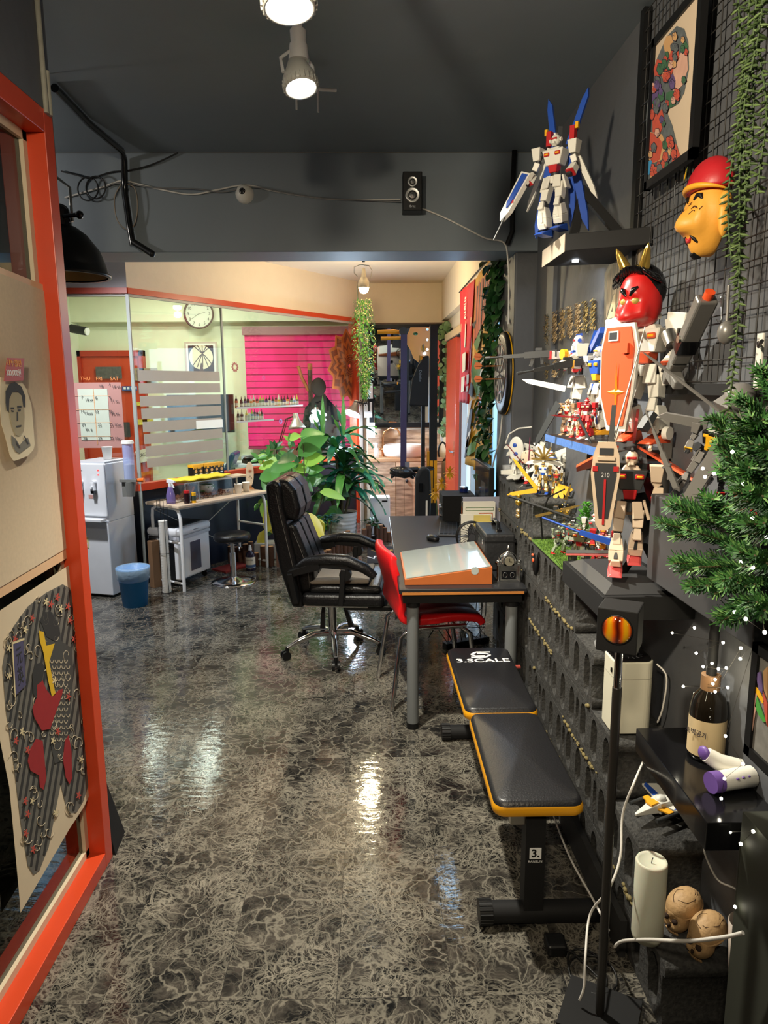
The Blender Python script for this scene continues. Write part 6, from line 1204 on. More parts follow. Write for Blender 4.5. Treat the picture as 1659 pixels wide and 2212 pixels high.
# ================= shelves =================
def slabshelf(name,label,pts,z0,z1,mat,cat='shelf'):
    o0=V((pts[0][0],pts[0][1],z0)); g=G(mat); g.slab([V((x,y,z1))-o0 for x,y in pts],(0,0,z0-z1)); return tag(g.obj(name,loc=tuple(o0),bevel=.002),label,cat)
o=slabshelf('wall_shelf','black floating wall shelf with pale end below the highest robot',[(.665,2.52),(.923,2.40),(.923,2.78),(.665,2.84)],2.10,2.155,BLKM)
gl=G(M('pale_brushed_end',sr(200,185,165),.5)).slab([(.664,2.52,2.098),(.664,2.84,2.098),(.664,2.84,2.157),(.664,2.52,2.157)],(.002,0,0)); gl.v=[q-V(o.location) for q in gl.v]; gl.obj('pale_end',o)
light('shelf_led_light','SPOT',tuple(A(1243,562,Z=2.09)),9,(.85,.92,1),tuple(A(1232,700,X=.93)),.008,1.0,.5)
g=G(M('led_lens',(.85,.92,1),.3,emit=6)).cyl((0,0,0),(0,0,-.006),.012,n=14); q=A(1243,562,Z=2.0995); tag(g.obj('shelf_spot',loc=tuple(q)),'tiny lit spot under the highest black shelf','spotlight')
o=slabshelf('figure_shelf','dark wall shelf with blue edge carrying the big orange-shield robot',[(.722,2.16),(.923,2.16),(.923,2.93),(.722,2.93)],1.425,1.452,M('shelf_dark_wood',sr(50,40,36),.3))
e=G(M('blue_shelf_edge',sr(60,100,165),.5,bump=.2)).slab([(.7205,2.165,1.424),(.7205,2.93,1.424),(.7205,2.93,1.452),(.7205,2.165,1.452)],(.0015,0,0)); e.v=[q-V(o.location) for q in e.v]; e.obj('edge_strip',o)  # plain blue strip along the long edge of the shelf
e=G(STL)
for y in(2.165,2.935): e.bb((.72,y-.012,1.418),(.93,y+.001,1.425)); e.bb((.895,y-.012,1.418),(.921,y+.001,1.52)); e.bb((.895,y-.012,1.30),(.921,y+.001,1.425))
e.v=[q-V(o.location) for q in e.v]; e.obj('metal_bracket',o,split=True)
o=slabshelf('display_ledge','thick black wall ledge under the robot with the numbered shield',[(.655,1.93),(.923,1.93),(.923,2.36),(.655,2.36)],.985,1.055,BLKM)
t=thing('figure_plinth','black sloping-sided plinth on the thick ledge under the numbered shield robot','display plinth',(.785,2.14,1.056)); g=G(M('stand_dark_grey',(.03,.03,.031),.5)); a,b,c,d_=.118,.19,.085,.15
g.add([(-a,-b,0),(a,-b,0),(a,b,0),(-a,b,0),(-c,-d_,.022),(c,-d_,.022),(c,d_,.022),(-c,d_,.022)],[(0,3,2,1),(4,5,6,7),(0,1,5,4),(1,2,6,5),(2,3,7,6),(3,0,4,7)]); g.obj('plinth',t); g=G(BLKM); g.tb((.115,-.10,.02),(.03,.03,.25),(.07,.05),(.06,.05)); g.tb((-.02,-.02,.02),(.04,0,.10),(.03,.03),(.03,.03)); g.obj('stand_arm',t)
o=G(M('grey_cabinet_metal',sr(62,62,64),.5)).bb((0,-.30,0),(.129,.28,.245)).obj('grey_metal_box',loc=(.795,1.70,1.10),bevel=.003); tag(o,'plain dark grey wall box behind the pine branches','box')
o=slabshelf('black_shelf_extension','long black ledge running behind the pine branches','p',0,0,BLKM) if False else None
o=slabshelf('gloss_shelf','glossy black low wall shelf holding the dark bottle',[(.745,1.43),(.923,1.43),(.923,1.88),(.752,1.88)],.61,.68,BLKG)
# ================= generic toy robots =================
DFJ=dict(hipL=(.07,0,.49),hipR=(-.07,0,.49),kneeL=(.10,-.03,.28),kneeR=(-.10,-.03,.28),ankL=(.12,.01,.07),ankR=(-.12,.01,.07),shL=(.165,0,.785),shR=(-.165,0,.785),elL=(.215,.01,.63),elR=(-.215,.01,.63),haL=(.20,-.08,.52),haR=(-.20,-.08,.52),chest=(0,0,.72),head=(0,-.01,.89))
def robot(label,loc,h,rz,main,sec,acc,joint=DGR,pose={},bulk=1.0,extras=None,rot=None,foot=None,leg=None,group=None,cat='model robot',lod=0):
    J={k:V(v)*h for k,v in {**DFJ,**pose}.items()}; b=bulk; foot=foot or acc; leg=leg or main
    t=thing('toy_robot',label,cat,loc,rz,group,rot)
    k=lambda *a:tuple(x*h*b for x in a)
    hd=J['head']; g=G(main); s=h*b
    g.sph(hd,(.048*s,.052*s,.055*s),12,8); g.tb(hd+V((0,-.02*s,-.045*s)),hd+V((0,-.06*s,-.03*s)),k(.05,.03),k(.03,.025)); g.mat(acc); g.tb(hd+V((0,-.045*s,.005*s)),hd+V((0,-.056*s,.005*s)),k(.07,.018),k(.05,.014)); g.mat(sec); g.tb(hd+V((0,-.02*s,.04*s)),hd+V((0,.03*s,.065*s)),k(.02,.05),k(.015,.02))
    for sx in(-1,1): g.cyl(hd+V((sx*.05*s,0,0)),hd+V((sx*.066*s,0,0)),.02*s,n=8)
    g.obj('head',t)
    c=J['chest']; g=G(sec); g.tb(c+V((0,0,-.07*s)),c+V((0,0,.075*s)),k(.15,.13),k(.23,.16),up=(0,-1,0)); g.mat(main); g.tb(c+V((0,0,.06*s)),c+V((0,0,.105*s)),k(.15,.11),k(.09,.07),up=(0,-1,0))
    for sx in(-1,1): g.mat(acc); g.box(c+V((sx*.06*s,-.082*s,.03*s)),k(.06,.02,.035)); g.mat(YEL) if lod==0 else g.mat(acc); g.box(c+V((sx*.06*s,-.09*s,.03*s)),k(.045,.012,.02))
    g.mat(joint); g.cyl(c+V((0,0,-.16*s)),c+V((0,0,-.06*s)),.045*s,n=10); g.mat(acc); g.tb(c+V((0,-.02*s,-.14*s)),c+V((0,-.02*s,-.07*s)),k(.08,.08),k(.1,.1),up=(0,-1,0)); g.obj('torso',t,bevel=.006*s,bseg=1)
    hp=(J['hipL']+J['hipR'])/2; g=G(joint); g.box(hp+V((0,0,.03*s)),k(.13,.08,.06)); g.mat(main)
    for sx in(-1,1): g.tb(hp+V((sx*.05*s,-.05*s,.06*s)),hp+V((sx*.065*s,-.085*s,-.06*s)),k(.07,.02),k(.08,.02)); g.tb(hp+V((sx*.10*s,0,.06*s)),hp+V((sx*.14*s,.01*s,-.07*s)),k(.02,.09),k(.025,.1),up=(0,1,0))
    g.tb(hp+V((0,.05*s,.06*s)),hp+V((0,.08*s,-.06*s)),k(.08,.02),k(.1,.02)); g.mat(sec); g.box(hp+V((0,-.05*s,.02*s)),k(.035,.05,.07)); g.obj('waist_armour',t,bevel=.004*s,bseg=1)
    for S in'LR':
        sx=1 if S=='L' else -1; sh,el,ha=J['sh'+S],J['el'+S],J['ha'+S]
        g=G(joint); g.sph(sh,.035*s,8,6); g.cyl(sh,el,.024*s,n=8); g.sph(el,.03*s,8,6); g.mat(main); o_=V((sx*.035*s,0,.01*s)); g.tb(sh+o_+V((0,0,-.065*s)),sh+o_+V((0,0,.055*s)),k(.07,.09),k(.10,.125),up=(0,-1,0)); g.tb(el.lerp(sh,.55),el.lerp(sh,.12),k(.055,.06),k(.05,.055)); g.tb(el.lerp(ha,.1),el.lerp(ha,.85),k(.065,.07),k(.085,.085)); g.mat(acc); g.tb(el.lerp(ha,.75),el.lerp(ha,.86),k(.087,.087),k(.087,.087))
        f=(ha-el).normalized(); g.mat(joint); g.box(ha,k(.045,.045,.045)); 
        if lod==0:
            for q in range(4): g.tb(ha+V((-.018*s+.012*s*q,-.02*s,.01*s)),ha+V((-.018*s+.012*s*q,-.035*s,-.02*s)),k(.010,.012),k(.009,.01))
        g.obj('arm',t,bevel=.004*s,bseg=1)
        hi,kn,an=J['hip'+S],J['knee'+S],J['ank'+S]; g=G(joint); g.cyl(hi,kn,.028*s,n=8); g.sph(kn,.036*s,8,6); g.sph(an,.032*s,8,6)
        g.mat(leg); g.tb(hi.lerp(kn,.08),hi.lerp(kn,.82),k(.085,.095),k(.07,.08),up=(0,-1,0)); g.tb(kn.lerp(an,.08),kn.lerp(an,.55),k(.075,.09),k(.105,.125),up=(0,-1,0)); g.tb(kn.lerp(an,.55),kn.lerp(an,.93),k(.105,.125),k(.10,.12),up=(0,-1,0)); g.mat(main); g.tb(kn+V((0,-.035*s,.035*s)),kn+V((0,-.06*s,-.045*s)),k(.05,.03),k(.06,.035)); g.mat(sec); g.tb(kn.lerp(an,.3)+V((0,-.055*s,0)),kn.lerp(an,.75)+V((0,-.068*s,0)),k(.02,.01),k(.03,.01))
        g.mat(foot); fz=an.z-.045*s; g.add([V((an.x+x*s,an.y+y*s,fz+z*s)) for x,y,z in((-.05,-.15,-.02),(.05,-.15,-.02),(.055,.07,-.02),(-.055,.07,-.02),(-.03,-.13,0),(.03,-.13,0),(.045,.05,.055),(-.045,.05,.055))],[(0,3,2,1),(4,5,6,7),(0,1,5,4),(1,2,6,5),(2,3,7,6),(3,0,4,7)]); g.mat(main); g.tb(an+V((0,-.05*s,.0)),an+V((0,-.075*s,.045*s)),k(.08,.03),k(.06,.02)); g.obj('leg',t,bevel=.004*s,bseg=1)
    if extras: extras(t,h,s,J,k)
    return t
def gunx(g,p,q,w,s):
    p,q=V(p),V(q); d=(q-p); g.tb(p,p+d*.45,(w*1.6,w*2.2),(w*1.5,w*2),up=(0,0,1)); g.tb(p+d*.42,p+d*.75,(w,w*1.3),(w*.9,w*1.1)); g.cyl(p+d*.7,q,w*.32,n=8); g.cyl(p+d*.93,q,w*.5,n=8); g.tb(p+d*.2,p+d*.2+V((0,0,-w*3.2)),(w,w),(w*.8,w*.8),up=d); g.tb(p+d*.32+V((0,0,-w)),p+d*.36+V((0,0,-w*3.6)),(w*.8,w),(w*.8,w),up=d); g.box(p+d*.25+V((0,0,w*1.6)),(w,w*2,w*.9))
def blade(g,p,q,w,th=.004,side=(0,0,1)):
    p,q=V(p),V(q); d=q-p; sd=V(side).cross(d).normalized()*w; g.slab([p-sd,p+sd,p+d*.85+sd*.9,q,p+d*.8-sd*.7],V(side).normalized()*th)
WA=M('robot_white',sr(222,220,210),.4); BA=M('robot_blue',sr(38,78,170),.4); RA=M('robot_red',sr(185,35,38),.4); YA=M('robot_yellow',sr(230,165,40),.4); OA=M('robot_orange_red',sr(214,86,48),.4); BE=M('robot_beige',sr(212,190,165),.45); GA=M('robot_grey',sr(120,118,116),.4); OL=M('robot_olive',sr(88,90,66),.5); PG=M('robot_pale_green',sr(135,145,122),.5); RD2=M('robot_dark_red',sr(120,25,30),.4); GD=M('robot_gold',(.75,.5,.14),.25,.85); GK=M('robot_gunmetal',sr(52,54,55),.45); PKR=M('robot_salmon',sr(215,85,85),.4); TN=M('robot_tan',sr(150,120,90),.5)
# highest robot
def ex1(t,h,s,J,k):
    for sx in(-1,1):
        g=G(BA); blade(g,(sx*.10*s,.10*s,.85*s),(sx*.30*s,.16*s,.02*s),.045*s,.01,(0,1,0)); blade(g,(sx*.10*s,.12*s,.85*s),(sx*.12*s,.18*s,.0),.04*s,.01,(0,1,0)); blade(g,(sx*.08*s,.10*s,.86*s),(sx*.22*s,.2*s,1.38*s),.035*s,.01,(0,1,0)); g.mat(WA); blade(g,(sx*.12*s,.085*s,.86*s),(sx*.40*s,.13*s,.30*s),.03*s,.01,(0,1,0)); g.mat(RA); g.box((sx*.13*s,.1*s,.95*s),k(.05,.06,.14)); g.mat(YEL); g.box((sx*.17*s,.1*s,1.02*s),k(.03,.03,.06)); g.obj('wing',t)
    g=G(WA); blade(g,J['haR']+V((0,-.02*s,.12*s)),J['haR']+V((-.22*s,-.14*s,-.34*s)),.07*s,.02,(.3,1,0)); g.mat(BA); blade(g,J['haR']+V((0,-.05*s,.10*s)),J['haR']+V((-.16*s,-.13*s,-.22*s)),.035*s,.02,(.3,1,0)); g.mat(RA); g.box(J['haR']+V((-.10*s,-.09*s,-.16*s)),k(.03,.04,.03)); g.obj('arm_shield',t); g=G(GK); g.cyl(J['haR']+V((-.05*s,-.05*s,0)),J['haR']+V((-.27*s,-.17*s,-.52*s)),.010*s,n=6); g.obj('long_barrel',t)
rloc=A(1195,512,Y=2.62); robot('white and blue winged toy robot posed on the highest black shelf',(rloc.x,2.62,2.175),.345,-.75,WA,WA,RA,pose=dict(haR=(-.27,-.10,.50),elR=(-.235,-.02,.62),ankL=(.08,.0,.09),ankR=(-.06,-.06,.04),kneeL=(.09,-.06,.29),kneeR=(-.08,-.07,.27)),extras=ex1,foot=BA,bulk=1.0)
t=thing('figure_stand','black angled support stand on the highest shelf','display stand',(.80,2.62,2.156)); g=G(BLKM); g.tb((.06,-.08,0),(-.06,0,.17),(.03,.02),(.03,.02),up=(0,1,0)); g.tb((-.08,.0,0),(-.05,.0,.17),(.03,.02),(.03,.02),up=(0,1,0)); g.bb((-.09,-.09,0),(.09,.05,.006)); g.obj('support',t)
# big orange shield robot
def ex2(t,h,s,J,k):
    o=shape([[(-.16*s,.36*s),(.14*s,.36*s),(.19*s,.20*s),(.16*s,-.12*s),(.10*s,-.40*s),(-.10*s,-.40*s),(-.19*s,-.15*s),(-.20*s,.18*s)]],.010*s,WA,'shield',t,loc=(-.06*s,-.22*s,.43*s),rot=(PI/2,0,-.10)); o.scale=(.76,.88,1)
    o2=shape([[(-.13*s,.335*s),(.115*s,.335*s),(.16*s,.19*s),(.135*s,-.11*s),(.08*s,-.36*s),(-.08*s,-.36*s),(-.165*s,-.14*s),(-.175*s,.17*s)]],.010*s,OA,'shield_face',o,loc=(0,0,.012*s)); g=G(YA); g.add([(0,.10*s,.032*s),(.012*s,-.10*s,.024*s),(.09*s,-.12*s,.024*s),(.012*s,-.14*s,.024*s),(0,-.34*s,.024*s),(-.012*s,-.14*s,.024*s),(-.10*s,-.12*s,.024*s),(-.012*s,-.10*s,.024*s),(0,-.12*s,.036*s)],[(8,i,(i+1)%8) for i in range(8)]); g.obj('yellow_star',o); g=G(WA); g.bb((-.10*s,.24*s,.02*s),(.0,.31*s,.03*s)); g.mat(DGR).bb((-.09*s,.25*s,.03*s),(-.01*s,.30*s,.031*s)); g.mat(OA); g.bb((.06*s,.15*s,.02*s),(.12*s,.22*s,.045*s)); g.obj('shield_window',o)
    g=G(WA); 
    for sx in(-1,1): g.tb(J['sh'+('L' if sx>0 else 'R')]+V((sx*.06*s,0,-.06*s)),J['sh'+('L' if sx>0 else 'R')]+V((sx*.08*s,0,.1*s)),k(.12,.15),k(.13,.17),up=(0,-1,0))
    g.obj('shoulder_armour',t,bevel=.008*s); g=G(WA)
    for S in'LR': p=J['ank'+S]; sx=1 if S=='L' else -1; g.cyl(p+V((sx*.05*s,-.0,0)),p+V((sx*.085*s,-.0,0)),.042*s,n=16)
    g.obj('ankle_disc',t,split=True)
robot('large white toy robot holding a long orange shield on the middle shelf',(.852,2.20,1.474),.425,-.95,WA,WA,OA,extras=ex2,bulk=1.12,foot=OA,pose=dict(ankL=(.13,-.04,.075),ankR=(-.13,.02,.075)))
def ex3(t,h,s,J,k):
    g=G(GK); gunx(g,J['haR']+V((0,.1*s,.02*s)),J['haR']+V((0,-.62*s,-.02*s)),.032*s,s); g.obj('rifle',t)
    g=G(BA); 
    for sx in(-1,1): blade(g,(sx*.08*s,.09*s,.80*s),(sx*.22*s,.16*s,1.0*s),.05*s,.02,(0,1,0))
    g.obj('backpack_fins',t); g=G(YA); g.cyl(J['elL']+V((.04*s,-.05*s,.05*s)),J['elL']+V((.06*s,-.09*s,.05*s)),.05*s,n=14); g.obj('yellow_disc',t); g=G(WA); blade(g,(-.05*s,-.12*s,.42*s),(-.2*s,-.55*s,.52*s),.03*s,.008,(1,0,0)); g.obj('white_blade',t)
robot('white and blue toy robot aiming a long dark gun toward the dartboard',(.80,2.76,1.474),.385,-1.75,WA,BA,RA,extras=ex3,pose=dict(elR=(-.20,-.13,.76),haR=(-.17,-.31,.76),elL=(.2,-.10,.70),haL=(.10,-.2,.62)))
def ex3b(t,h,s,J,k):
    g=G(GK); gunx(g,J['haR']+V((0,.16*s,.03*s)),J['haR']+V((-.02*s,-.60*s,-.10*s)),.036*s,s); g.obj('rifle',t); g=G(BA); g.tb((.0,.1*s,.75*s),(.14*s,.22*s,.42*s),k(.06,.06),k(.05,.04)); g.obj('blue_thruster',t)
robot('blue and white toy robot with black rifle behind the orange shield',(.815,2.56,1.474),.33,-1.35,WA,BA,YA,extras=ex3b,leg=WA,pose=dict(elR=(-.2,-.12,.74),haR=(-.15,-.28,.76)))
def exs(blades):
    def f(t,h,s,J,k):
        for mt,p,q,w,nm in blades: g=G(mt); blade(g,V(p)*s,V(q)*s,w*s,.004,(.2,1,0)); g.obj(nm,t)
    return f
robot('small tan toy robot with a huge black sword on the middle shelf',(.752,2.72,1.462),.14,-.9,TN,BE,RA,bulk=1.15,extras=exs([(GK,(-.1,-.25,.75),(-.75,-.25,-.30),.10,'black_sword')]),leg=BE,foot=TN)
robot('small bone-white toy robot between the tan and red ones',(.755,2.62,1.460),.105,-.7,BE,GA,RA,bulk=1.1,lod=1)
robot('red toy robot standing below the long thin blade on the shelf',(.760,2.50,1.462),.15,-.9,RA,RD2,WA,bulk=1.1,extras=exs([(RD2,(0,-.2,.45),(-.75,-.3,.5),.02,'red_lance'),(GK,(-.1,-.2,.5),(.35,-.3,-.08),.03,'dark_blade')]))
# numbered shield robot
def ex6(t,h,s,J,k):
    o=shape([[(-.10*s,.33*s),(.10*s,.33*s),(.15*s,.20*s),(.17*s,.02*s),(.09*s,-.52*s),(.05*s,-.56*s),(-.05*s,-.56*s),(-.09*s,-.50*s),(-.17*s,.02*s),(-.15*s,.20*s)]],.012*s,BE,'shield',t,loc=(-.17*s,-.27*s,.70*s),rot=(PI/2,0,0)); o.scale=(.58,.70,1)
    o2=shape([[(-.12*s,.12*s),(.12*s,.12*s),(.13*s,.0*s),(.055*s,-.44*s),(-.055*s,-.44*s),(-.13*s,.0)]],.010*s,DGR,'shield_panel',o,loc=(0,0,.008*s)); g=G(RA); g.bb((-.15*s,.04*s,.01*s),(-.09*s,.09*s,.028*s)); g.bb((.09*s,.04*s,.01*s),(.15*s,.09*s,.028*s)); g.bb((-.013*s,-.50*s,.01*s),(.013*s,-.04*s,.03*s)); g.obj('red_marks',o); text('210',.065*s,LG,(0,.0,.0195*s),(0,0,0),o,ext=.0005); g=G(DGR); g.bb((-.08*s,.20*s,.01*s),(.08*s,.27*s,.02*s)); g.mat(BE).bb((-.10*s,.15*s,.005*s),(.10*s,.185*s,.035*s)); g.obj('shield_slot',o)
    g=G(GK); g.tb((0,.08*s,.70*s),(.0,.30*s,.86*s),k(.22,.14),k(.18,.10)); g.tb((0,.25*s,.84*s),(0,.45*s,.88*s),k(.12,.06),k(.1,.04)); g.obj('backpack',t)
    g=G(OA); blade(g,(.08*s,.25*s,.84*s),(.44*s,-.12*s,.64*s),.075*s,.008,(0,.3,1)); blade(g,(-.08*s,.25*s,.84*s),(-.42*s,.55*s,.62*s),.075*s,.008,(0,.3,1)); g.mat(PKR); blade(g,(0,.22*s,.9*s),(.02*s,.36*s,1.14*s),.055*s,.008,(1,0,0)); g.obj('red_wings',t)
    g=G(BE); g.cyl((.12*s,.0*s,.86*s),(.16*s,.50*s,1.02*s),.014*s,n=6); g.tb((.15*s,.35*s,.96*s),(.18*s,.62*s,1.06*s),k(.05,.02),k(.02,.01)); g.cyl((-.12*s,.0*s,.92*s),(-.10*s,.2*s,1.0*s),.012*s,n=6); g.obj('cannons',t)
    g=G(RD2); blade(g,(.1*s,.28*s,.72*s),(.28*s,.42*s,.12*s),.05*s,.008,(0,1,0)); blade(g,(-.06*s,.3*s,.7*s),(.08*s,.5*s,.2*s),.05*s,.008,(0,1,0)); g.obj('tail_blades',t)
    g=G(STL); g.cyl(J['haR']+V((.02*s,-.1*s,.38*s)),(.04*s,-.05*s,1.72*s),.009*s,.004*s,n=6); g.mat(GK); g.tb(J['haR']+V((.02*s,-.1*s,.40*s)),J['haR']+V((.03*s,-.08*s,.72*s)),k(.04,.04),k(.03,.03)); g.tb((.06*s,0,1.0*s),(.12*s,.05*s,1.12*s),k(.06,.06),k(.08,.05)); g.obj('long_gun_barrel',t)
robot('beige and salmon toy robot with dark shield numbered 210 on the black stand',(.775,2.09,1.108),.38,-.35,BE,GK,RA,joint=BLK,extras=ex6,foot=PKR,bulk=1.08,pose=dict(ankR=(-.08,-.16,.04),kneeR=(-.08,-.08,.24),ankL=(.06,.02,.10),kneeL=(.07,-.06,.28),hipR=(-.07,0,.46),hipL=(.07,0,.46),haR=(-.18,-.12,.50),shR=(-.15,0,.74),shL=(.15,0,.74),chest=(0,.02,.69),head=(0,0,.86)))
# top tier robots
def wings(mt,n,L,up=.2,spread=.5):
    def f(t,h,s,J,k):
        for sx in(-1,1):
            g=G(mt)
            for q in range(n): a=q/(n-1); blade(g,(sx*.06*s,.10*s,(.86-.02*q)*s),(sx*(spread*(1-.5*a))*s,.18*s,(.95-up-L*a)*s),.06*s,.006,(0,1,0))
            g.obj('wing',t)
    return f
def ex_sh(t,h,s,J,k):
    wings(WA,4,.6)(t,h,s,J,k); g=G(WA); g.sph((-.02*s,-.25*s,.78*s),(.20*s,.04*s,.32*s),20,12); g.mat(BA); g.sph((-.05*s,-.29*s,.88*s),(.055*s,.012*s,.055*s)); g.sph((-.02*s,-.29*s,.66*s),(.055*s,.012*s,.055*s)); g.obj('oval_shield',t); g=G(OWHT); g.tube([(-.35*s,-.1*s,.9*s),(-.25*s,-.15*s,1.15*s),(0,-.18*s,1.3*s),(.35*s,-.18*s,1.34*s)],.02*s,6); g.obj('curved_blade',t); g=G(RD2); g.cyl((-.25*s,-.3*s,.9*s),(.2*s,-.3*s,.4*s),.012*s,n=6); g.obj('red_rod',t)
robot('white toy robot with blue-dotted oval shield at the far end of the top blocks',(.80,3.80,1.153),.21,-.5,WA,GA,RD2,extras=ex_sh,lod=1)
def ex_sh2(t,h,s,J,k):
    g=G(BE); g.sph((-.03*s,-.25*s,.72*s),(.19*s,.04*s,.19*s),18,10); g.mat(DGR)
    for a in(.5,2,3.6): g.sph((-.03*s+.13*s*math.cos(a),-.285*s,.72*s+.13*s*math.sin(a)),(.02*s,.01*s,.02*s),6,4)
    g.obj('round_shield',t); g=G(M('purple_red',sr(110,35,65),.4)); g.tb((.0,-.3*s,.45*s),(.02*s,-.3*s,1.25*s),k(.03,.01),k(.02,.01)); g.obj('sword',t); g=G(WA); g.tb((.2*s,.05*s,.7*s),(.28*s,.05*s,1.1*s),k(.16,.1),k(.14,.08)); g.obj('back_cannon',t); g=G(WA); g.cyl((.48*s,0,.0),(.5*s,0,1.2*s),.012*s,n=6); g.tb((.49*s,0,.72*s),(.49*s,0,.9*s),k(.07,.03),k(.04,.03)); g.obj('white_spear',t)
robot('white toy robot with round shield and upright purple sword on the top blocks',(.82,3.60,1.152),.195,-.5,WA,DGR,RA,extras=ex_sh2,lod=1)
robot('white toy robot with huge drooping feather wings on the top blocks',(.86,3.36,1.153),.20,-.6,WA,BA,RA,extras=wings(WA,6,1.05,up=-.15,spread=.55),lod=1)
def exg(t,h,s,J,k):
    g=G(YA); blade(g,(-.1*s,-.3*s,.15*s),(-.75*s,-.35*s,.95*s),.05*s,.006,(0,1,0)); blade(g,(-.1*s,-.3*s,.12*s),(-.85*s,-.45*s,-.02*s),.06*s,.006,(0,1,0)); g.obj('orange_blades',t); g=G(GD)
    for q in range(7): a=PI*(q/6); blade(g,(0,.05*s,.9*s),(.35*s*math.cos(a),.05*s,.9*s+.38*s*math.sin(a)),.03*s,.005,(0,1,0))
    g.obj('gold_crest',t); wings(WA,4,.7)(t,h,s,J,k)
robot('gold-crested toy robot with orange blades near the front of the top blocks',(.80,3.27,1.151),.155,-.4,GD,WA,BA,extras=exg,foot=BA,bulk=1.15,lod=1)
def exg2(t,h,s,J,k):
    g=G(YA)
    for q in range(4): a=-.5+q*.5; blade(g,(.1*s,-.2*s,.35*s),(.1*s+.6*s*math.cos(a-1.2),-.3*s,.35*s+.5*s*math.sin(a-1.2)),.10*s,.006,(0,1,0))
    g.obj('yellow_fan',t)
robot('little gold toy robot with yellow fan blades beside the feather wings',(.855,3.24,1.15),.12,-.4,GD,RA,GD,extras=exg2,lod=1)
for i,(x,y,lab) in enumerate(((.785,3.93,'small white toy spacecraft on the top blocks by the pillar'),)):
    t=thing('toy_spacecraft',lab,'toy spacecraft',(x+.03,y-.05,1.143)); g=G(WA); g.tb((-.10,0,.035),(.02,0,.04),(.02,.02),(.05,.04)); blade(g,(0,0,.03),(-.09,-.12,.01),.025,.005,(0,0,1)); blade(g,(0,0,.03),(-.07,-.22,.02),.025,.005,(0,0,1)); g.obj('hull',t); G(GK).tb((-.02,-.02,.0),(.08,.0,.012),(.09,.02),(.08,.02)).obj('stand',t)
t=thing('plastic_cup','small clear cup of white bits on the far top block','cup',(.775,4.0,1.141)); G(M('cup_clear',(.8,.82,.85),.15,alpha=.5)).lathe([(0,0),(.024,0),(.031,.06),(.033,.062)],n=20).obj('cup_wall',t); g=G(WHT); 
for k in range(60): a=rd.uniform(0,6.28); r=rd.uniform(0,.022); g.sph((r*math.cos(a),r*math.sin(a),rd.uniform(.005,.048)),.004,5,4)
g.obj('white_bits',t)['kind']='stuff'
# gold keyring figures in the hole
t=thing('gold_keyring','little golden figurines dangling on the top block face','ornament',tuple(A(1120,1085,X=.722))); g=G(M('bright_gold',(.95,.6,.08),.2,.9)); g.sph((0,0,0),(.016,.02,.018)); g.sph((0,0,.03),(.012,.014,.014)); g.sph((0,-.008,.045),.005); g.sph((0,.010,.045),.005); g.obj('upper_figure',t); g=G(M('pale_gold',(.9,.65,.3),.25,.9)); g.sph((0,0,-.045),(.012,.014,.014)); g.sph((0,0,-.068),(.012,.016,.013)); g.obj('lower_figure',t); G(STL).tube([(0,0,.045),(.0,.0,.075),(.02,0,.085)],.0015,4).obj('ring',t)
t=thing('black_orange_toy','small black and orange toy tucked in a block hole','toy',tuple(A(1154,1218,X=.725))); G(BLK).sph((0.008,0,0),(.016,.018,.055)).obj('toy_body',t); G(OA).sph((-.006,-.004,.018),(.006,.010,.010)).sph((-.008,0,.042),(.006,.012,.006)).obj('orange_mark',t)
# ---- grass tier ----
GR=M('artificial_grass',sr(85,120,40),.9,var=.3,vscale=150)
t=thing('grass_mat','artificial grass mat on the fifth block row under the robots','grass mat',(.83,2.80,.951)); G(GR).bb((-.102,-.36,0),(.09,.35,.006)).obj('mat',t); g=G(); GR2=[GR,M('grass_light',sr(118,150,60),.9),M('grass_deep',sr(58,88,32),.9)]
for k in range(5200): x=rd.uniform(-.10,.09); y=rd.uniform(-.355,.34); g.mat(GR2[k%3]); p=V((x,y,.005)); q=p+V((rd.uniform(-.005,.005),rd.uniform(-.005,.005),rd.uniform(.006,.012))); g.add([p+V((-.0012,0,0)),p+V((.0012,0,0)),q],[(0,1,2)])
g.obj('blades',t)['kind']='stuff'
def ex_ol(t,h,s,J,k): g=G(GK); g.cyl((-.1*s,-.2*s,.75*s),(-.9*s,-.6*s,1.05*s),.022*s,n=6); g.obj('long_rifle',t)
KN=dict(hipL=(.1,0,.42),hipR=(-.1,0,.42),kneeL=(.16,-.16,.32),kneeR=(-.16,-.12,.30),ankL=(.18,-.06,.07),ankR=(-.18,.0,.07),chest=(0,-.02,.68),head=(0,-.06,.86))
robot('stocky olive toy robot with black legs on the grass mat',(.80,2.64,.966),.165,-.7,OL,OL,RA,joint=BLK,pose=KN,bulk=1.55,leg=GK,foot=OL,extras=ex_ol)
robot('thin pale green skeletal toy robot at the left of the grass mat',(.765,2.85,.963),.13,.5,PG,PG,RA,joint=PG,bulk=.75,pose=KN,lod=1)
robot('pale green toy robot sitting behind the olive one',(.83,2.90,.965),.13,-.4,PG,PG,RA,bulk=1.2,pose=KN,lod=1)
def exb(t,h,s,J,k): g=G(BLK); g.tube([(-.45*s,-.1*s,.1*s),(-.5*s,-.1*s,.6*s),(-.35*s,-.1*s,1.05*s),(.0,-.1*s,1.25*s)],.02*s,6); g.obj('dark_bow',t); g=G(GD); blade(g,(-.6*s,-.2*s,.62*s),(.4*s,-.2*s,.95*s),.03*s,.006,(0,1,0)); blade(g,(0,0,1.0*s),(.1*s,0,1.35*s),.03*s,.005,(0,1,0)); g.obj('gold_blades',t)
robot('black and gold toy robot with a curved bow behind the grass',(.84,3.02,.96),.20,-.5,GK,GD,CHR,joint=CHR,extras=exb)
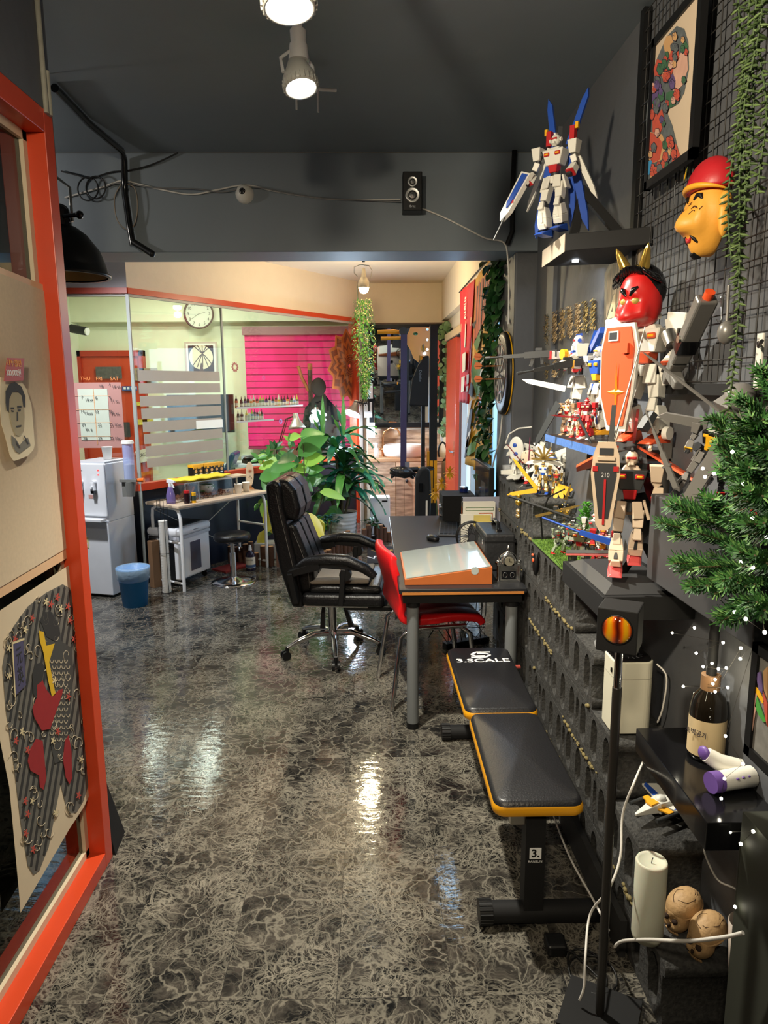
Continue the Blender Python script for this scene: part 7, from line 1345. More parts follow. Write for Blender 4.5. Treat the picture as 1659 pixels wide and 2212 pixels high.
robot('upright white toy robot with red chest mark by the green bush',(.875,2.72,.966),.20,-.5,WA,GA,RA,lod=1,extras=exs([(GA,(.15,.1,.8),(.3,.1,1.5),.06,'grey_fins')]))
def exr(t,h,s,J,k): g=G(BA); g.tb((-.3*s,-.45*s,.72*s),(.3*s,-.5*s,.58*s),k(.05,.07),k(.07,.10)); g.cyl((-.3*s,-.45*s,.72*s),(-.9*s,-.4*s,.9*s),.018*s,n=6); g.obj('blue_cannon',t); g=G(RA); blade(g,(-.3*s,-.4*s,.1*s),(.6*s,-.5*s,.30*s),.09*s,.01,(0,.3,1)); blade(g,(-.5*s,-.4*s,.32*s),(.5*s,-.4*s,.4*s),.06*s,.01,(0,.3,1)); g.obj('red_blade',t); g=G(GK); blade(g,(-.5*s,-.42*s,.36*s),(.4*s,-.42*s,.44*s),.04*s,.012,(0,.3,1)); g.obj('black_blade',t)
robot('crouching red toy robot with long blue cannon at the near end of the grass',(.85,2.53,.966),.185,-.45,RA,WA,YA,pose=KN,bulk=1.25,extras=exr)
robot('small red toy robot half hidden behind the numbered shield',(.865,2.42,.775),.30,-.5,RA,RD2,GA,lod=1)
t=thing('small_green_bush','bright green artificial bush behind the toy robots','artificial plant',(.885,2.86,.957)); g=G(M('bush_green',sr(80,150,45),.6))
for k in range(420): a=rd.uniform(0,6.28); b=rd.uniform(0,PI); r=rd.uniform(.02,.05); g.leaf((r*math.sin(b)*math.cos(a)*.6,r*math.sin(b)*math.sin(a),.14+r*1.5*math.cos(b)),(math.cos(a),math.sin(a),1),.016,.008,.3,seg=2)
g.obj('leaves',t); G(STEM).cyl((0,0,0),(0,0,.14),.006).obj('stem',t)
# statue with blue flame on row four
t=thing('rock_statuette','small grey rock statuette with light blue flame on the fourth block row','figurine',(.83,2.315,.761)); G(M('silver_disc',sr(175,175,175),.3,.5)).cyl((0,0,0),(0,0,.008),.065,n=30).obj('disc_base',t); g=G(M('grey_rock',sr(105,102,98),.8,bump=.6)); 
for k in range(26): g.sph((rd.uniform(-.04,.03),rd.uniform(-.03,.03),rd.uniform(.01,.09)),rd.uniform(.012,.022),7,5)
g.obj('rocks',t); g=G(M('sky_blue_flame',sr(90,175,205),.35))
for k in range(16): x=rd.uniform(-.035,.02); g.leaf((x,rd.uniform(-.015,.015),.09),(rd.uniform(-.4,.1),0,1),rd.uniform(.05,.10),.018,-.2,seg=3)
g.obj('blue_flame',t)
# flying grey robot on the grid
def ex7(t,h,s,J,k):
    g=G(GA); blade(g,(-.1*s,0,.84*s),(-.62*s,-.1*s,.82*s),.06*s,.008,(0,1,.2)); blade(g,(-.05*s,.1*s,1.0*s),(-1.0*s,.0,1.45*s),.014*s,.006,(0,1,.2)); blade(g,(.1*s,.1*s,.95*s),(.8*s,.2*s,1.35*s),.05*s,.008,(0,1,.2)); g.tb((.0,.15*s,1.0*s),(.15*s,.35*s,1.25*s),k(.28,.2),k(.2,.16)); g.sph((.1*s,.2*s,1.18*s),(.17*s,.2*s,.16*s)); g.obj('wings_and_pod',t)
    g=G(GA); gunx(g,(-.15*s,-.3*s,.15*s),(-.70*s,-.3*s,.90*s),.028*s,s); g.obj('long_cannon',t); g=G(GA); blade(g,(.15*s,-.25*s,.72*s),(.0*s,-.35*s,-.05*s),.08*s,.012,(0,1,0)); g.obj('grey_shield',t); g=G(YEL); g.tb((0,-.1*s,.62*s),(0,-.11*s,.76*s),k(.04,.02),k(.1,.02)); g.obj('yellow_chest',t)
robot('grey and black toy robot flying with spread wings in front of the grid',(.80,1.72,1.375),.215,-.7,GA,BLK,YEL,extras=ex7,pose=dict(ankL=(.0,.15,.10),ankR=(-.22,.05,.02),kneeR=(-.14,-.04,.24)),foot=BLK,rot=(.15,.25,-.7))
tag(G(BLKM).tube([(0,0,0),(.05,.03,-.03),(.105,.02,-.06)],.012,8).obj('support_arm',loc=(.80,1.73,1.50)),'black arm holding the flying grey robot to the wall','support')
def ex8(t,h,s,J,k): g=G(RA); g.tb((.1*s,-.2*s,.5*s),(.35*s,-.2*s,-.1*s),k(.3,.05),k(.36,.05)); g.obj('red_skirt',t)
robot('black and red toy robot half hidden behind the pine branches',(.84,1.60,1.312),.16,-.5,BLKG,RD2,RA,extras=ex8,foot=RD2,bulk=1.3,leg=RD2)
# jet toy on the second row
t=thing('toy_fighter','white toy fighter craft with blue and orange wings on the second block row','toy spacecraft',tuple(A(1425,1760,Z=.385)),rz=.45); g=G(WA); g.tb((-.10,0,.03),(-.02,0,.035),(.008,.008),(.035,.03)); g.tb((-.02,0,.035),(.09,0,.03),(.04,.035),(.03,.02)); g.sph((.0,0,.052),(.018,.014,.012)); g.obj('fuselage',t,bevel=.002); 
for sy in(-1,1):
    g=G(WA); g.slab([(.0,sy*.01,.035),(.03,sy*.10,.04),(.075,sy*.12,.042),(.07,sy*.02,.035)],(0,0,-.005)); g.mat(BA).slab([(.012,sy*.04,.0365),(.028,sy*.09,.0405),(.045,sy*.10,.0415),(.035,sy*.04,.037)],(0,0,.001)); g.mat(YA).slab([(-.03,sy*.012,.037),(-.02,sy*.05,.038),(.0,sy*.05,.038),(.0,sy*.012,.037)],(0,0,-.004)); g.obj('wing',t); g=G(GK).cyl((-.07,sy*.05,.03),(.05,sy*.05,.03),.006,n=8); g.obj('engine',t)
G(YA).bb((-.05,-.012,.048),(-.02,.012,.053)).obj('orange_panel',t)
# ================= sunset lamp =================
t=thing('sunset_lamp','black cube sunset projector with orange glass lens on a tall thin pole','floor lamp',(.588,1.60,0),-.50)
G(BLKM).bb((-.046,-.05,1.035),(.046,.04,1.140)).obj('lamp_box',t,bevel=.003)
def lensm():
    m,nt,b=nodemat('sunset_lens_glass'); N=nt.nodes.new; L=nt.links.new; tc=N('ShaderNodeTexCoord'); w_=N('ShaderNodeTexWave'); w_.inputs['Scale'].default_value=9; w_.inputs['Distortion'].default_value=3; L(tc.outputs['Object'],w_.inputs['Vector']); r=N('ShaderNodeValToRGB'); r.color_ramp.elements[0].color=(*sr(70,15,8),1); r.color_ramp.elements[1].color=(*sr(200,150,20),1); e=r.color_ramp.elements.new(.5); e.color=(*sr(205,85,15),1); L(w_.outputs['Fac'],r.inputs[0]); L(r.outputs[0],b.inputs['Base Color']); b.inputs['Roughness'].default_value=.05; b.inputs['Coat Weight'].default_value=1; return m
G(lensm()).sph((.0,-.05,1.092),(.034,.014,.034),28,16).obj('lens',t); G(BLK).tube([(.034*math.cos(a),-.051,1.092+.034*math.sin(a)) for a in[2*PI*i/32 for i in range(32)]],.0025,6,close=True).obj('lens_ring',t)
G(CHR).cyl((0,0,.93),(0,0,1.03),.0095).obj('chrome_tube',t); G(M('pole_black',(.02,.018,.016),.35)).cyl((0,0,.01),(0,0,.93),.0115).obj('pole',t); G(BLKM).bb((-.095,-.08,0),(.095,.09,.018)).obj('base_plate',t)
# humidifier
WC2=M('warm_white_plastic',sr(212,208,188),.5)
t=thing('white_humidifier','white rounded-square humidifier with black vented top on the third block row','humidifier',(.803,2.10,.572)); g=G(WC2); pr=rrect(0,0,.125,.125,.03,6); g.prism([(x,y) for x,y in pr],0,0,(1,0,0),(0,1,0),(0,0,.006),.235); g.obj('body',t,bevel=.004); G(BLK).prism([(x*.93,y*.93) for x,y in pr],0,0,(1,0,0),(0,1,0),(0,0,.24),.004).lathe([(.045,.245),(.03,.246),(.028,.25),(.012,.25),(0,.252)]).obj('vent_top',t); G(M('seam_grey',sr(150,146,130),.5)).prism([(x*1.004,y*1.004) for x,y in pr],0,0,(1,0,0),(0,1,0),(0,0,.185),.0015).obj('seam',t); G(BLK).bb((-.066,-.035,.20),(-.0625,-.028,.214)).obj('button',t); g=G(GRY)
for k in range(14): a=2*PI*k/14; g.tb((.015*math.cos(a),.015*math.sin(a),.2465),(.04*math.cos(a+.3),.04*math.sin(a+.3),.2455),(.002,.001),(.002,.001))
g.obj('vent_blades',t)
# candle, skulls
CAN=M('candle_wax',sr(205,205,185),.55,sss=.2)
t=thing('pillar_candle','tall unlit white pillar candle on the lowest block row','candle',(.727+.0,1.662,.191)); t.scale=(.97,.97,1.2); g=G(CAN).lathe([(0,0),(.040,0),(.042,.01),(.042,.185),(.039,.190),(.033,.186),(.012,.182),(0,.181)],n=36); g.obj('wax',t); G(BLK).tube([(0,0,.18),(.001,0,.19),(.003,0,.195)],.0013,5).obj('wick',t)
BON=M('aged_bone',sr(185,150,105),.6,bump=.3,var=.3,vscale=40); CRK=M('skull_crack',sr(60,35,20),.8)
def skull(loc,s,label):
    t=thing('decorative_skull',label,'skull ornament',loc,rot=(.25,0,-1.1)); g=G(BON); g.sph((0,.012*s,.055*s),(.037*s,.048*s,.036*s),24,16); g.obj('cranium',t)
    g=G(BON)
    def ff(q): 
        r=1-bump(q,(.4,-.85,.35),.22,.5)-bump(q,(-.4,-.85,.35),.22,.5)-bump(q,(0,-1,-.1),.14,.4)+bump(q,(.5,-.8,-.05),.15,.15)+bump(q,(-.5,-.8,-.05),.15,.15); return q*r
    g.sph((0,-.016*s,.034*s),(.030*s,.033*s,.036*s),28,20,fn=ff)
    for k in range(8): g.box(((-.0155+.0044*k)*s,-.044*s+abs(k-3.5)*.0014*s,.006*s),(.0036*s,.004*s,.008*s))
    g.obj('face',t); G(BON).tube([(.037*s*math.cos(a),.012*s+.047*s*math.sin(a),.05*s) for a in[2*PI*i/28 for i in range(28)]],.0022*s,6,close=True).obj('rim_band',t)
    g=G(M('socket_dark',sr(45,28,18),.9)); 
    for sx in(-1,1): g.sph((sx*.012*s,-.038*s,.044*s),(.0075*s,.006*s,.007*s),10,8)
    g.sph((0,-.046*s,.030*s),(.004*s,.004*s,.006*s),8,6); g.obj('eye_sockets',t); g=G(CRK)
    for a,b,c in((.3,.7,.2),(.8,.2,.4),(-.4,.5,.3)):
        P=[]; 
        for i in range(6): th=a+i*.16+rd.uniform(-.08,.08); ph=b+i*.1; P.append((.0375*s*math.sin(ph)*math.cos(th*3),.012*s+.0485*s*math.sin(ph)*math.sin(th*3),.055*s+.0365*s*math.cos(ph)))
        g.tube(P,.0007*s,4)
    g.obj('cracks',t)
skull((.842,1.70,.193),1.12,'aged bone-coloured skull ornament, the one nearer the candle'); skull((.865,1.61,.193),1.12,'aged bone-coloured skull ornament, the one farther right')
o=G(BLKM).bb((-.09,-.06,0),(.09,.06,.06)).obj('black_block',loc=(.85,1.50,.13)) if False else None
# bottle, toy, framed print
t=thing('reed_diffuser_bottle','dark round bottle with cream label and wooden collar on the glossy shelf','bottle',(.876,1.72,.681)); t.scale=(1.15,1.15,1.3); G(M('black_glass',(.008,.006,.004),.06,coat=.6)).lathe([(0,0),(.038,0),(.040,.01),(.040,.105),(.034,.13),(.02,.145),(.018,.155),(0,.155)],n=32).obj('bottle_body',t); G(M('label_cream',sr(205,182,140),.6)).lathe([(.0405,.012),(.0405,.088)],n=32).obj('label',t); G(M('wood_collar',sr(120,90,62),.5)).cyl((0,0,.145),(0,0,.175),.021).obj('collar',t); G(BLKM).cyl((0,0,.175),(0,0,.29),.011).obj('tall_black_neck',t)
text('새벽공기',.014,BN,(-.036,-.022,.06),(PI/2,0,-.95),t,ext=.0002); g=G(BN)
t=thing('game_gun_toy','white and purple toy game controller on the glossy shelf','toy',(.862,1.58,.684),rz=.3); t.scale=(.85,.85,.85); PR=M('toy_purple',sr(105,75,150),.45); g=G(OWHT); g.tube([(-.03,.05,.07),(.0,.03,.05),(.05,.0,.04)],[.022,.026,.026],14); g.tube([(-.055,-.02,.028),(.06,-.03,.03)],[.028,.030],14); g.obj('toy_body',t); G(PR).cyl((-.075,-.019,.028),(-.045,-.021,.028),.030,n=20).sph((-.035,.054,.073),(.012,.022,.022)).obj('purple_end',t); g=G(PR)
for k in range(3): g.sph((-.01+.02*k,-.050,.045),(.005,.004,.003))
g.obj('buttons',t)
t=thing('leaning_framed_print','black-framed colour print cut off by the right edge of the photo','picture',tuple(A(1605,1625,X=.79))); o0=V(t.location); FX=.79
def fp(x,y,off=0): return A(x,y,X=FX-off)-o0
y_far=fp(1605,1625).y; bz=0; tz=fp(1640,1395).z; yn=-.42
g=G(BLK); g.bb((0,yn,0),(.02,0,.022)); g.bb((0,-.022,0),(.02,0,tz)); g.bb((0,yn,tz-.02),(.02,0,tz)); g.obj('frame',t); G(M('paper_grey_wash',sr(120,118,112),.7,var=.5,vscale=40)).bb((.006,yn,.02),(.012,-.02,tz-.02)).obj('print_sheet',t)
for nm,mt,pts in(('orange_limb',PK3,[(1628,1480),(1636,1500),(1634,1530),(1624,1590),(1619,1590),(1622,1530)]),('green_cloth',M('cloth_green',sr(70,150,60),.7),[(1636,1505),(1645,1530),(1656,1560),(1650,1560),(1640,1545),(1632,1525)]),('purple_cloth',PU2,[(1634,1455),(1645,1450),(1650,1500),(1640,1490)]),('red_cloth',RO,[(1648,1490),(1659,1520),(1659,1570),(1654,1550)]),('orange_figure',OR2,[(1650,1450),(1659,1440),(1659,1510),(1652,1490)]),('gold_ribbon',YEL,[(1626,1475),(1640,1490),(1652,1516),(1648,1520),(1636,1500),(1625,1482)])):
    g=G(mt); g.slab([fp(x,y,-.004) for x,y in pts],(-.0015,0,0)); g.obj(nm,t)
o=G(M('olive_black_panel',sr(42,44,34),.7,var=.2)).bb((0,-.40,0),(.11,.03,.72)).obj('dark_pedestal',loc=(.812,1.38,0)); tag(o,'dark olive-black pedestal at the bottom right corner','pedestal')
t=thing('white_tumbler','white tumbler printed with grey petals beside the skulls','tumbler',(.90,1.50,.193)); G(M('tumbler_white',sr(185,172,160),.4)).lathe([(0,0),(.03,0),(.042,.17),(.04,.17),(0,.02)],n=28).obj('tumbler_body',t)
# ================= hanging green strand =================
SUC=[M('succulent_strand',sr(92,115,62),.6),M('succulent_strand_dark',sr(62,82,42),.6)]
t=thing('hanging_green_strands','long artificial succulent strands hanging down the right side','artificial plant',(.80,1.50,2.75)); o0=V(t.location); g=G(); gs=G(SUC[1])
for px0,px1,y1,X_ in((1622,1572,950,.79),(1650,1590,620,.80),(1600,1580,560,.80),(1640,1600,480,.79),(1655,1640,420,.81)):
    top=A(px0,-60,X=X_); bot=A(px1,y1,X=X_); n_=int((top-bot).length/.0055); P=[]
    for i in range(13): u=i/12; p=top.lerp(bot,u)+V((.006*math.sin(u*9+px0),.012*math.sin(u*6+px1),0)); P.append(p-o0)
    gs.tube(P,.0022,5)
    for i in range(n_):
        u=i/n_; q=P[min(11,int(u*12))].lerp(P[min(12,int(u*12)+1)],u*12-int(u*12)); a=i*2.4; g.mat(SUC[i%2]); d=V((math.cos(a),math.sin(a),-.35)).normalized(); L_=rd.uniform(.014,.022); g.tube([q,q+d*L_*.5,q+d*L_],[.0018,.0034,.0008],5,caps=False)
gs.obj('stems',t); g.obj('fleshy_leaves',t)
# ================= christmas tree =================
t=thing('pine_tree','artificial pine tree with tiny warm lights at the right edge','christmas tree',(.875,1.36,.72)); o0=V(t.location)
NG=[M('needle_green',sr(66,118,56),.55),M('needle_dark',sr(40,80,40),.55),M('needle_light',sr(120,165,90),.55)]
g=G(); gs=G(STEM); rt=random.Random(21)
def twig(a,b,needle=.023,dens=1150):
    a,b=V(a),V(b); d=b-a; L_=d.length; dn=d.normalized(); gs.tube([a-o0,b-o0],.0022,5); u=dn.orthogonal().normalized(); w_=dn.cross(u)
    for k in range(int(L_*dens)):
        tt=k/(L_*dens); p=a+d*tt-o0; an=k*2.39996; dd=(u*math.cos(an)+w_*math.sin(an)+dn*1.0).normalized(); nl=needle*rt.uniform(.8,1.15)*(1 if tt<.92 else .7); s_=dn.cross(dd).normalized()*.0020; g.mat(NG[(k*7+k//5)%3]); q=p+dd*nl; g.add([p-s_,p+s_,q+s_*.6,q-s_*.6],[(0,1,2,3)])
def branch(tip,root,X0,X1):
    b=A(*tip,X=X0); a=A(*root,X=X1) ; mid=a.lerp(b,.45); twig(a,b)
    d=(b-a); up=V((0,0,1)); sd=d.cross(up).normalized()
    for f in(.25,.42,.58,.74,.86):
        p=a+d*f; ll=d.length*(.42*(1-f)+.16)
        for s_ in(-1,1): q=p+(d.normalized()*.75+sd*s_*.65+up*rt.uniform(-.35,.3)).normalized()*ll; twig(p,q,dens=950)
for tip,root,x0,x1 in(((1432,1130),(1640,1190),.66,.83),((1450,1088),(1600,1150),.69,.82),((1530,1075),(1620,1180),.70,.80),((1462,1215),(1650,1230),.67,.82),((1492,1262),(1650,1270),.68,.82),((1555,1335),(1680,1300),.72,.82),((1545,905),(1690,1010),.76,.84),((1555,960),(1690,1040),.74,.84),((1600,860),(1700,960),.78,.85),((1560,1010),(1680,1090),.74,.83),((1620,900),(1700,1050),.72,.84),((1600,1010),(1700,1100),.70,.82),((1590,1120),(1700,1160),.69,.82),((1580,1180),(1700,1220),.70,.82),((1560,1250),(1700,1260),.70,.82),((1600,1310),(1710,1310),.70,.82),((1620,1060),(1720,1120),.66,.80),((1630,1200),(1730,1240),.66,.80),((1640,960),(1740,1030),.68,.80),((1635,1300),(1740,1340),.68,.80),((1650,1130),(1750,1150),.64,.78),((1640,800),(1720,900),.78,.85)): branch(tip,root,x0,x1)
gs.tube([(0.0,-.02,0),(0,-.02,1.15)],.012,8); g.obj('needles',t); gs.obj('branches',t)
WL=M('fairy_bulb',(1,.93,.72),.3,emit=30)
t2=thing('fairy_lights','string of tiny warm white fairy lights over pine branches and shelf','string lights',(.80,1.5,1.0)); o1=V(t2.location); 
inb=[(1518,1012),(1542,1023),(1523,1030),(1590,1029),(1605,1045),(1625,1120),(1656,1160),(1617,1192),(1600,1215),(1626,1226),(1563,1248),(1575,1252),(1587,1322),(1611,1337),(1652,1366),(1582,976)]
outb=[(1500,1356),(1452,1367),(1562,1388),(1504,1411),(1538,1433),(1519,1440),(1552,1445),(1569,1443),(1545,1468),(1540,1477),(1476,1483),(1572,1485),(1545,1494),(1600,1400),(1599,1423),(1630,1385),(1567,1590),(1605,1650),(1565,1682),(1558,1725),(1577,1797),(1627,1796),(1600,1823),(1588,1959)]
g=G(WL); wires=[]
for i,(x,y) in enumerate(inb): p=A(x,y,X=.72 if x<1600 else .70)-o1; wires.append(p); g.sph(p,.0036,8,6)
w2=[]
for i,(x,y) in enumerate(outb): p=A(x,y,X=.86 if y<1500 else .80)-o1; w2.append(p); g.sph(p,.0036,8,6)
g.obj('bulb',t2,split=True); g=G(M('thin_wire',sr(48,42,32),.5,.3)); g.tube(wires,.0005,4); g.tube(w2,.0005,4); g.obj('wire',t2)
light('fairy_glow_light','POINT',tuple(A(1540,1460,X=.84)),.35,(1,.85,.55),None,.02)
# ================= cables and floor odds =================
cable('white_cable',[A(1195,1760,X=.66),A(1230,1850,X=.64),A(1285,1950,X=.64),A(1315,2010,X=.64)],.0035,WC,'white cable hanging behind the weight bench leg')
cable('white_cable',[A(1392,1640,X=.78),A(1370,1690,X=.70),A(1345,1760,X=.68),A(1340,1850,X=.66),A(1315,1920,X=.62),A(1275,1975,X=.60),A(1265,2060,X=.56),A(1262,2130,X=.55),A(1252,2160,X=.54)],.0035,WC,'white cable falling past the thin lamp pole to the floor')
cable('white_cable',[A(1328,2045,X=.66),A(1345,2033,X=.67),A(1400,2030,X=.69),A(1480,2033,X=.72),A(1560,2025,X=.75),A(1605,2015,X=.77)],.0045,WC,'thick white cable stretched in front of the candle and skulls')
cable('white_cable',[A(1520,1825,X=.80),A(1525,1850,X=.80),A(1550,1900,X=.84),A(1585,1918,X=.86),A(1605,1935,X=.88)],.0025,WC,'thin white cable looping down from the glossy shelf')
cable('white_cable',[(.885,2.08,.79),(.905,2.05,.76),(.90,2.05,.66),(.895,2.07,.60)],.003,WC,'white cable at the right side of the humidifier')
pc_=A(1200,2035,Z=.03); t=thing('power_adapter','black power adapter with coiled cord on the floor below the bench','power adapter',tuple(pc_)); G(BLK).bb((-.03,-.03,-.028),(.03,.03,.01)).obj('adapter_body',t,bevel=.01,bseg=3); g=G(BC)
for k,(cx_,cy_,rx_,ry_) in enumerate(((.07,-.08,.05,.08),(.08,-.10,.065,.07))): g.tube([(cx_+rx_*math.cos(a),cy_+ry_*math.sin(a),-.022+.006*k+.003*math.sin(3*a)) for a in[2*PI*i/24 for i in range(24)]],.003,5,close=True)
g.tube([(0,0,-.01),(.04,-.04,-.0),(.10,-.12,-.02)],.003,5); g.tube([(.05,-.15,-.022),(.03,-.22,-.022),(.03,-.32,-.022)],.003,5); g.obj('cord',t)
o=G(M('skirting_dark',sr(44,44,44),.7)).bb((0,0,0),(.02,1.15,.12)).obj('plank',loc=(.708,1.80,0)) ; tag(o,'dark plank standing against the foot of the block wall','plank')
# ================= left: board, drawings =================
KX=-.985
def lp(x,y,off=0): return A(x,y,X=KX+off)
kr=[(-60,553),(118,625),(126,640),(173,1178),(168,1192),(-60,1328)]
t=thing('kraft_notice_board','tan notice board with pale rounded frame on the dark glass','notice board',tuple(lp(172,1185))); o0=V(t.location)
G(M('board_frame_pale',sr(218,180,142),.5)).slab([lp(x,y)-o0 for x,y in kr],(-.012,0,0)).obj('frame',t)
inn=[(-60,566),(112,635),(118,650),(162,1165),(157,1176),(-60,1305)]
G(M('kraft_board',sr(205,186,158),.8,var=.1,vscale=90)).slab([lp(x,y,.002)-o0 for x,y in inn],(-.003,0,0)).obj('kraft_sheet',t)
G(M('clear_tape',(.8,.8,.8),.2,alpha=.35)).slab([lp(x,y,.003)-o0 for x,y in((107,655),(124,652),(126,668),(109,672))],(.0005,0,0)).obj('tape',t)
t=thing('portrait_sketch','torn paper with a pencil portrait of a man pinned to the board','drawing',tuple(lp(30,990,.02))); o0=V(t.location)
PP2=M('sketch_paper',sr(228,216,186),.8); g=G(PP2); outl=[(1,815),(45,822),(57,840),(68,875),(72,920),(75,960),(72,972),(60,985),(42,992),(30,996),(22,985),(12,945),(3,915),(0,870)]; g.slab([lp(x,y,.018)-o0 for x,y in outl],(-.0008,0,0)); g.obj('paper',t)
PG1=M('pencil_dark',sr(72,74,80),.9); PG2=M('pencil_mid',sr(130,128,120),.9); PG3=M('pencil_light',sr(178,168,142),.9)
def fd(nm,mt,polys,off=.0195):
    g=G(mt)
    for pl in polys: g.slab([lp(x,y,off)-o0 for x,y in pl],(.0004,0,0))
    g.obj(nm,t)
fd('shaded_clothes',PG2,[[(24,940),(34,948),(42,962),(52,950),(60,945),(66,962),(52,972),(42,980),(34,975),(26,960)]]); fd('face_tone',PG3,[[(18,860),(26,848),(42,848),(50,862),(52,900),(50,930),(42,942),(34,940),(26,920),(20,890)]],.0200)
fd('hair',PG1,[[(12,870),(12,845),(20,830),(32,825),(46,835),(54,855),(54,880),(50,878),(47,855),(38,846),(26,848),(20,862),(19,890),(14,885)]],.0205); fd('features',PG1,[[(23,880),(30,880),(30,884),(23,884)],[(37,877),(46,876),(46,881),(37,882)],[(24,886),(30,887),(29,890),(24,889)],[(38,884),(45,884),(44,888),(38,888)],[(36,890),(38,890),(39,908),(36,910)],[(34,920),(46,918),(45,922),(35,923)],[(34,950),(38,958),(44,966),(42,968),(36,960)],[(53,940),(62,958),(60,960),(52,944)]],.0210)
t=thing('red_price_ticket','small red ticket with yellow and white lettering above the portrait','ticket',tuple(lp(8,824,.024))); o0=V(t.location)
G(M('ticket_red',sr(185,62,48),.5)).slab([lp(x,y,.024)-o0 for x,y in((15,773),(52,774),(50,822),(8,824))],(.0008,0,0)).obj('card',t)
def ltext(s,px,py,size,mat,sx=1): p=lp(px,py,.0255)-o0; text(s,size,mat,tuple(p),(PI/2,0,PI/2),t,ext=.0003,sx=sx)
ltext('타투할인',31,786,.020,M('ticket_yellow',sr(235,165,50),.5),1.1); ltext('300,000원',30,806,.022,LG,.9)
# koi sheet
t=thing('koi_tattoo_sheet','large tattoo design sheet with a koi and red figure taped to the glass','drawing',tuple(lp(161,1213,.004))); o0=V(t.location)
def kd(nm,mt,polys,off):
    g=G(mt)
    for pl in polys: g.slab([lp(x,y,off)-o0 for x,y in pl],(.0004,0,0))
    return g.obj(nm,t)
KP=M('design_paper',sr(205,188,160),.75,var=.06); KB=M('design_black',sr(38,38,38),.8); KG=M('design_grey',sr(98,95,88),.8,var=.3,vscale=50); KR=M('design_red',sr(142,30,34),.7,var=.12,vscale=40); KY=M('design_yellow',sr(205,165,30),.7); KF=M('design_flower_red',sr(178,70,58),.7); KW=M('design_cream',sr(205,190,150),.7); KL=M('design_line',sr(170,158,135),.8)
kd('paper',KP,[[(-40,1345),(161,1213),(168,1262),(185,1440),(204,1695),(180,1745),(150,1790),(44,1972),(42,1940),(20,1700),(-40,1400)]],.004)
body=[(5,1440),(15,1380),(30,1352),(60,1310),(100,1280),(135,1262),(150,1270),(163,1300),(180,1430),(195,1600),(196,1680),(180,1730),(165,1755),(150,1758),(142,1740),(131,1695),(122,1740),(105,1830),(85,1880),(72,1890),(60,1870),(45,1780),(28,1640),(12,1530)]
kd('grey_ground',KG,[body],.0052)
def inside(x,y):
    c=False; n=len(body)
    for i in range(n):
        x1,y1=body[i]; x2,y2=body[i-1]
        if (y1>y)!=(y2>y) and x<(x2-x1)*(y-y1)/(y2-y1)+x1: c=not c
    return c
sts=[]
for k in range(30):
    c0=-60+k*12
    run=[]
    for yy in range(1255,1895,8):
        x=c0+ (1900-yy)*.16+ (k*.0)
        if inside(x,yy) and inside(x+5,yy): run.append((x,yy))
        else:
            if len(run)>2: sts.append([(run[0][0]+2.5,run[0][1]-5)]+[(p[0]+5,p[1]) for p in run]+[(p[0],p[1]) for p in run[::-1]])
            run=[]
    if len(run)>2: sts.append([(p[0]+5,p[1]) for p in run]+[(p[0],p[1]) for p in run[::-1]])
kd('black_stripes',KB,sts,.0060)
wv=[]; rw=random.Random(4)
for k in range(95):
    x,y=rw.uniform(12,185),rw.uniform(1290,1850)
    if not inside(x,y): continue
    r=rw.uniform(6,13); a0=rw.uniform(0,6.28); n=9; P=[(x+r*(1-.09*i)*math.cos(a0+i*.6),y+1.5*r*(1-.09*i)*math.sin(a0+i*.6)) for i in range(n)]; wv.append(P)
g=G(KL)
for P in wv: g.tube([lp(x,y,.0070)-o0 for x,y in P],.0011,4)
g.obj('wave_lines',t)
kd('koi_body',M('koi_charcoal',sr(58,58,56),.8),[[(85,1345),(95,1322),(112,1322),(128,1350),(132,1385),(155,1400),(158,1450),(150,1560),(140,1640),(118,1650),(108,1600),(112,1500),(100,1420),(92,1390)]],.0068)
kd('koi_head',KB,[[(86,1340),(95,1322),(110,1322),(124,1345),(130,1370),(118,1385),(100,1375),(92,1352)],[(70,1455),(76,1435),(90,1430),(96,1440),(90,1480),(80,1510),(72,1500)]],.0076)
kd('koi_scales',KL,[[(112+dx+(5 if (dy//13)%2 else 0)+4.4*math.cos(a),1425+dy+8*math.sin(a)) for a in(0,.6,1.2,1.8,2.4,3.14)]+[(112+dx+(5 if (dy//13)%2 else 0)+3.2*math.cos(a),1425+dy+6*math.sin(a)) for a in(3.14,2.4,1.8,1.2,.6,0)] for dx in(0,10,20,30) for dy in range(0,180,13)],.0076)
kd('yellow_sash',KY,[[(84,1362),(94,1365),(100,1395),(118,1390),(112,1410),(106,1430),(118,1490),(120,1500),(112,1505),(104,1470),(94,1410),(86,1385)]],.0084)
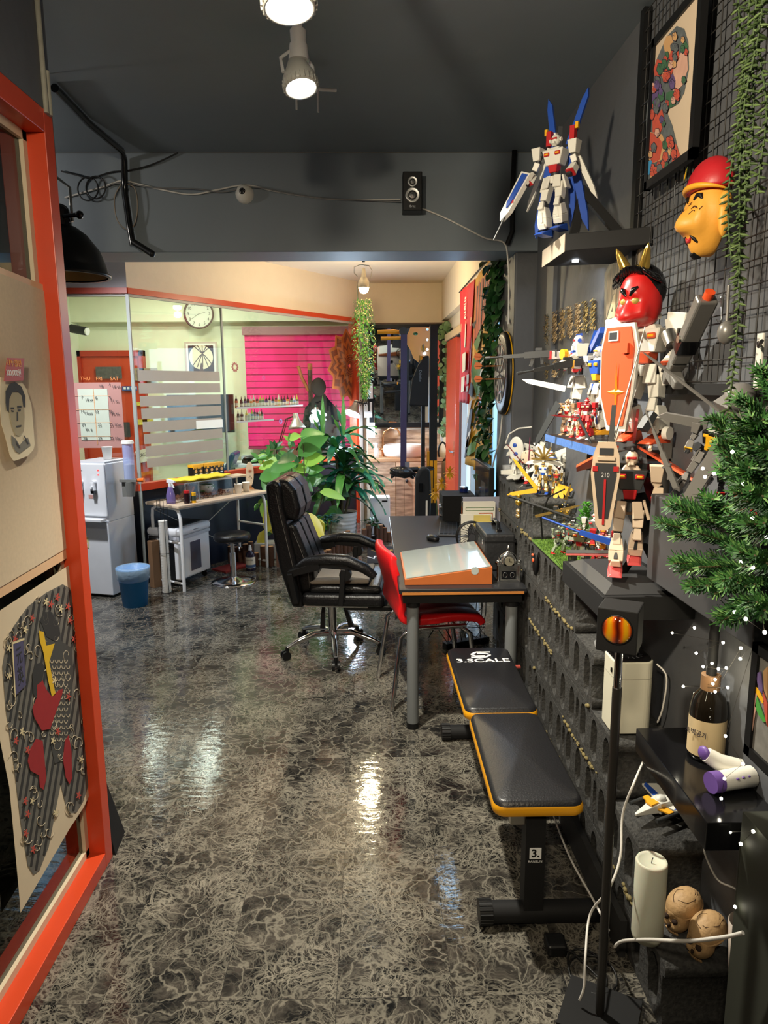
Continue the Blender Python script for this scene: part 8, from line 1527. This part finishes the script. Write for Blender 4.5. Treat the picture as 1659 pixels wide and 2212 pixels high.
kd('red_figure',KR,[[(80,1480),(92,1470),(100,1490),(112,1505),(128,1490),(136,1488),(134,1500),(120,1540),(108,1575),(90,1578),(74,1550),(70,1530),(80,1505)],[(64,1620),(78,1596),(92,1600),(96,1640),(100,1680),(94,1706),(86,1700),(84,1675),(66,1665),(60,1645)],[(140,1600),(148,1588),(154,1620),(156,1680),(150,1694),(142,1680),(136,1640)]],.0084)
fls=[(33,1380),(70,1335),(110,1305),(124,1290),(147,1310),(152,1340),(148,1505),(35,1600),(60,1620),(125,1580),(184,1575),(55,1730),(60,1758),(72,1835),(170,1718),(160,1380),(56,1800)]
fc=[(55,1360),(132,1315),(20,1400),(70,1730),(120,1755),(115,1600),(20,1460),(48,1580),(176,1640),(118,1470),(100,1300)]
def flw(pts,r): return [[(x+r*(.6+.4*math.cos(5*a))*math.cos(a),y+r*1.6*(.6+.4*math.cos(5*a))*math.sin(a)) for a in[2*PI*i/30 for i in range(30)]] for x,y in pts]
kd('red_flowers',KF,flw(fls,6),.0092); kd('cream_flowers',KW,flw(fc,6),.0092)
kd('title_plate',M('plate_violet',sr(70,68,98),.7),[[(28,1392),(50,1384),(56,1480),(34,1502)]],.0092); kd('plate_border',KW,[[(25,1388),(52,1378),(53,1382),(27,1392)],[(25,1388),(28,1392),(34,1505),(32,1506)]],.0096)
for s_,x,y in(('元',42,1418),('英',45,1462)): p=lp(x,y,.0102)-o0; text(s_,.055,KB,tuple(p),(PI/2,0,PI/2),t,ext=.0002,sx=.6)
t=thing('sandwich_board','black folding floor sign standing behind the orange post','floor sign',(-.95,2.45,0)); g=G(BLKM); g.add([(-.22,-.06,0),(A(250,1848,Z=0).x+.95,A(250,1848,Z=0).y-2.45,0),(A(270,1797,Z=0).x+.95,A(270,1797,Z=0).y-2.45,0),(-.2,.10,0),(-.19,-.03,.36),(-.085,-.03,.30),(-.085,.01,.30),(-.19,.01,.36)],[(0,3,2,1),(4,5,6,7),(0,1,5,4),(1,2,6,5),(2,3,7,6),(3,0,4,7)]); g.obj('panel',t)
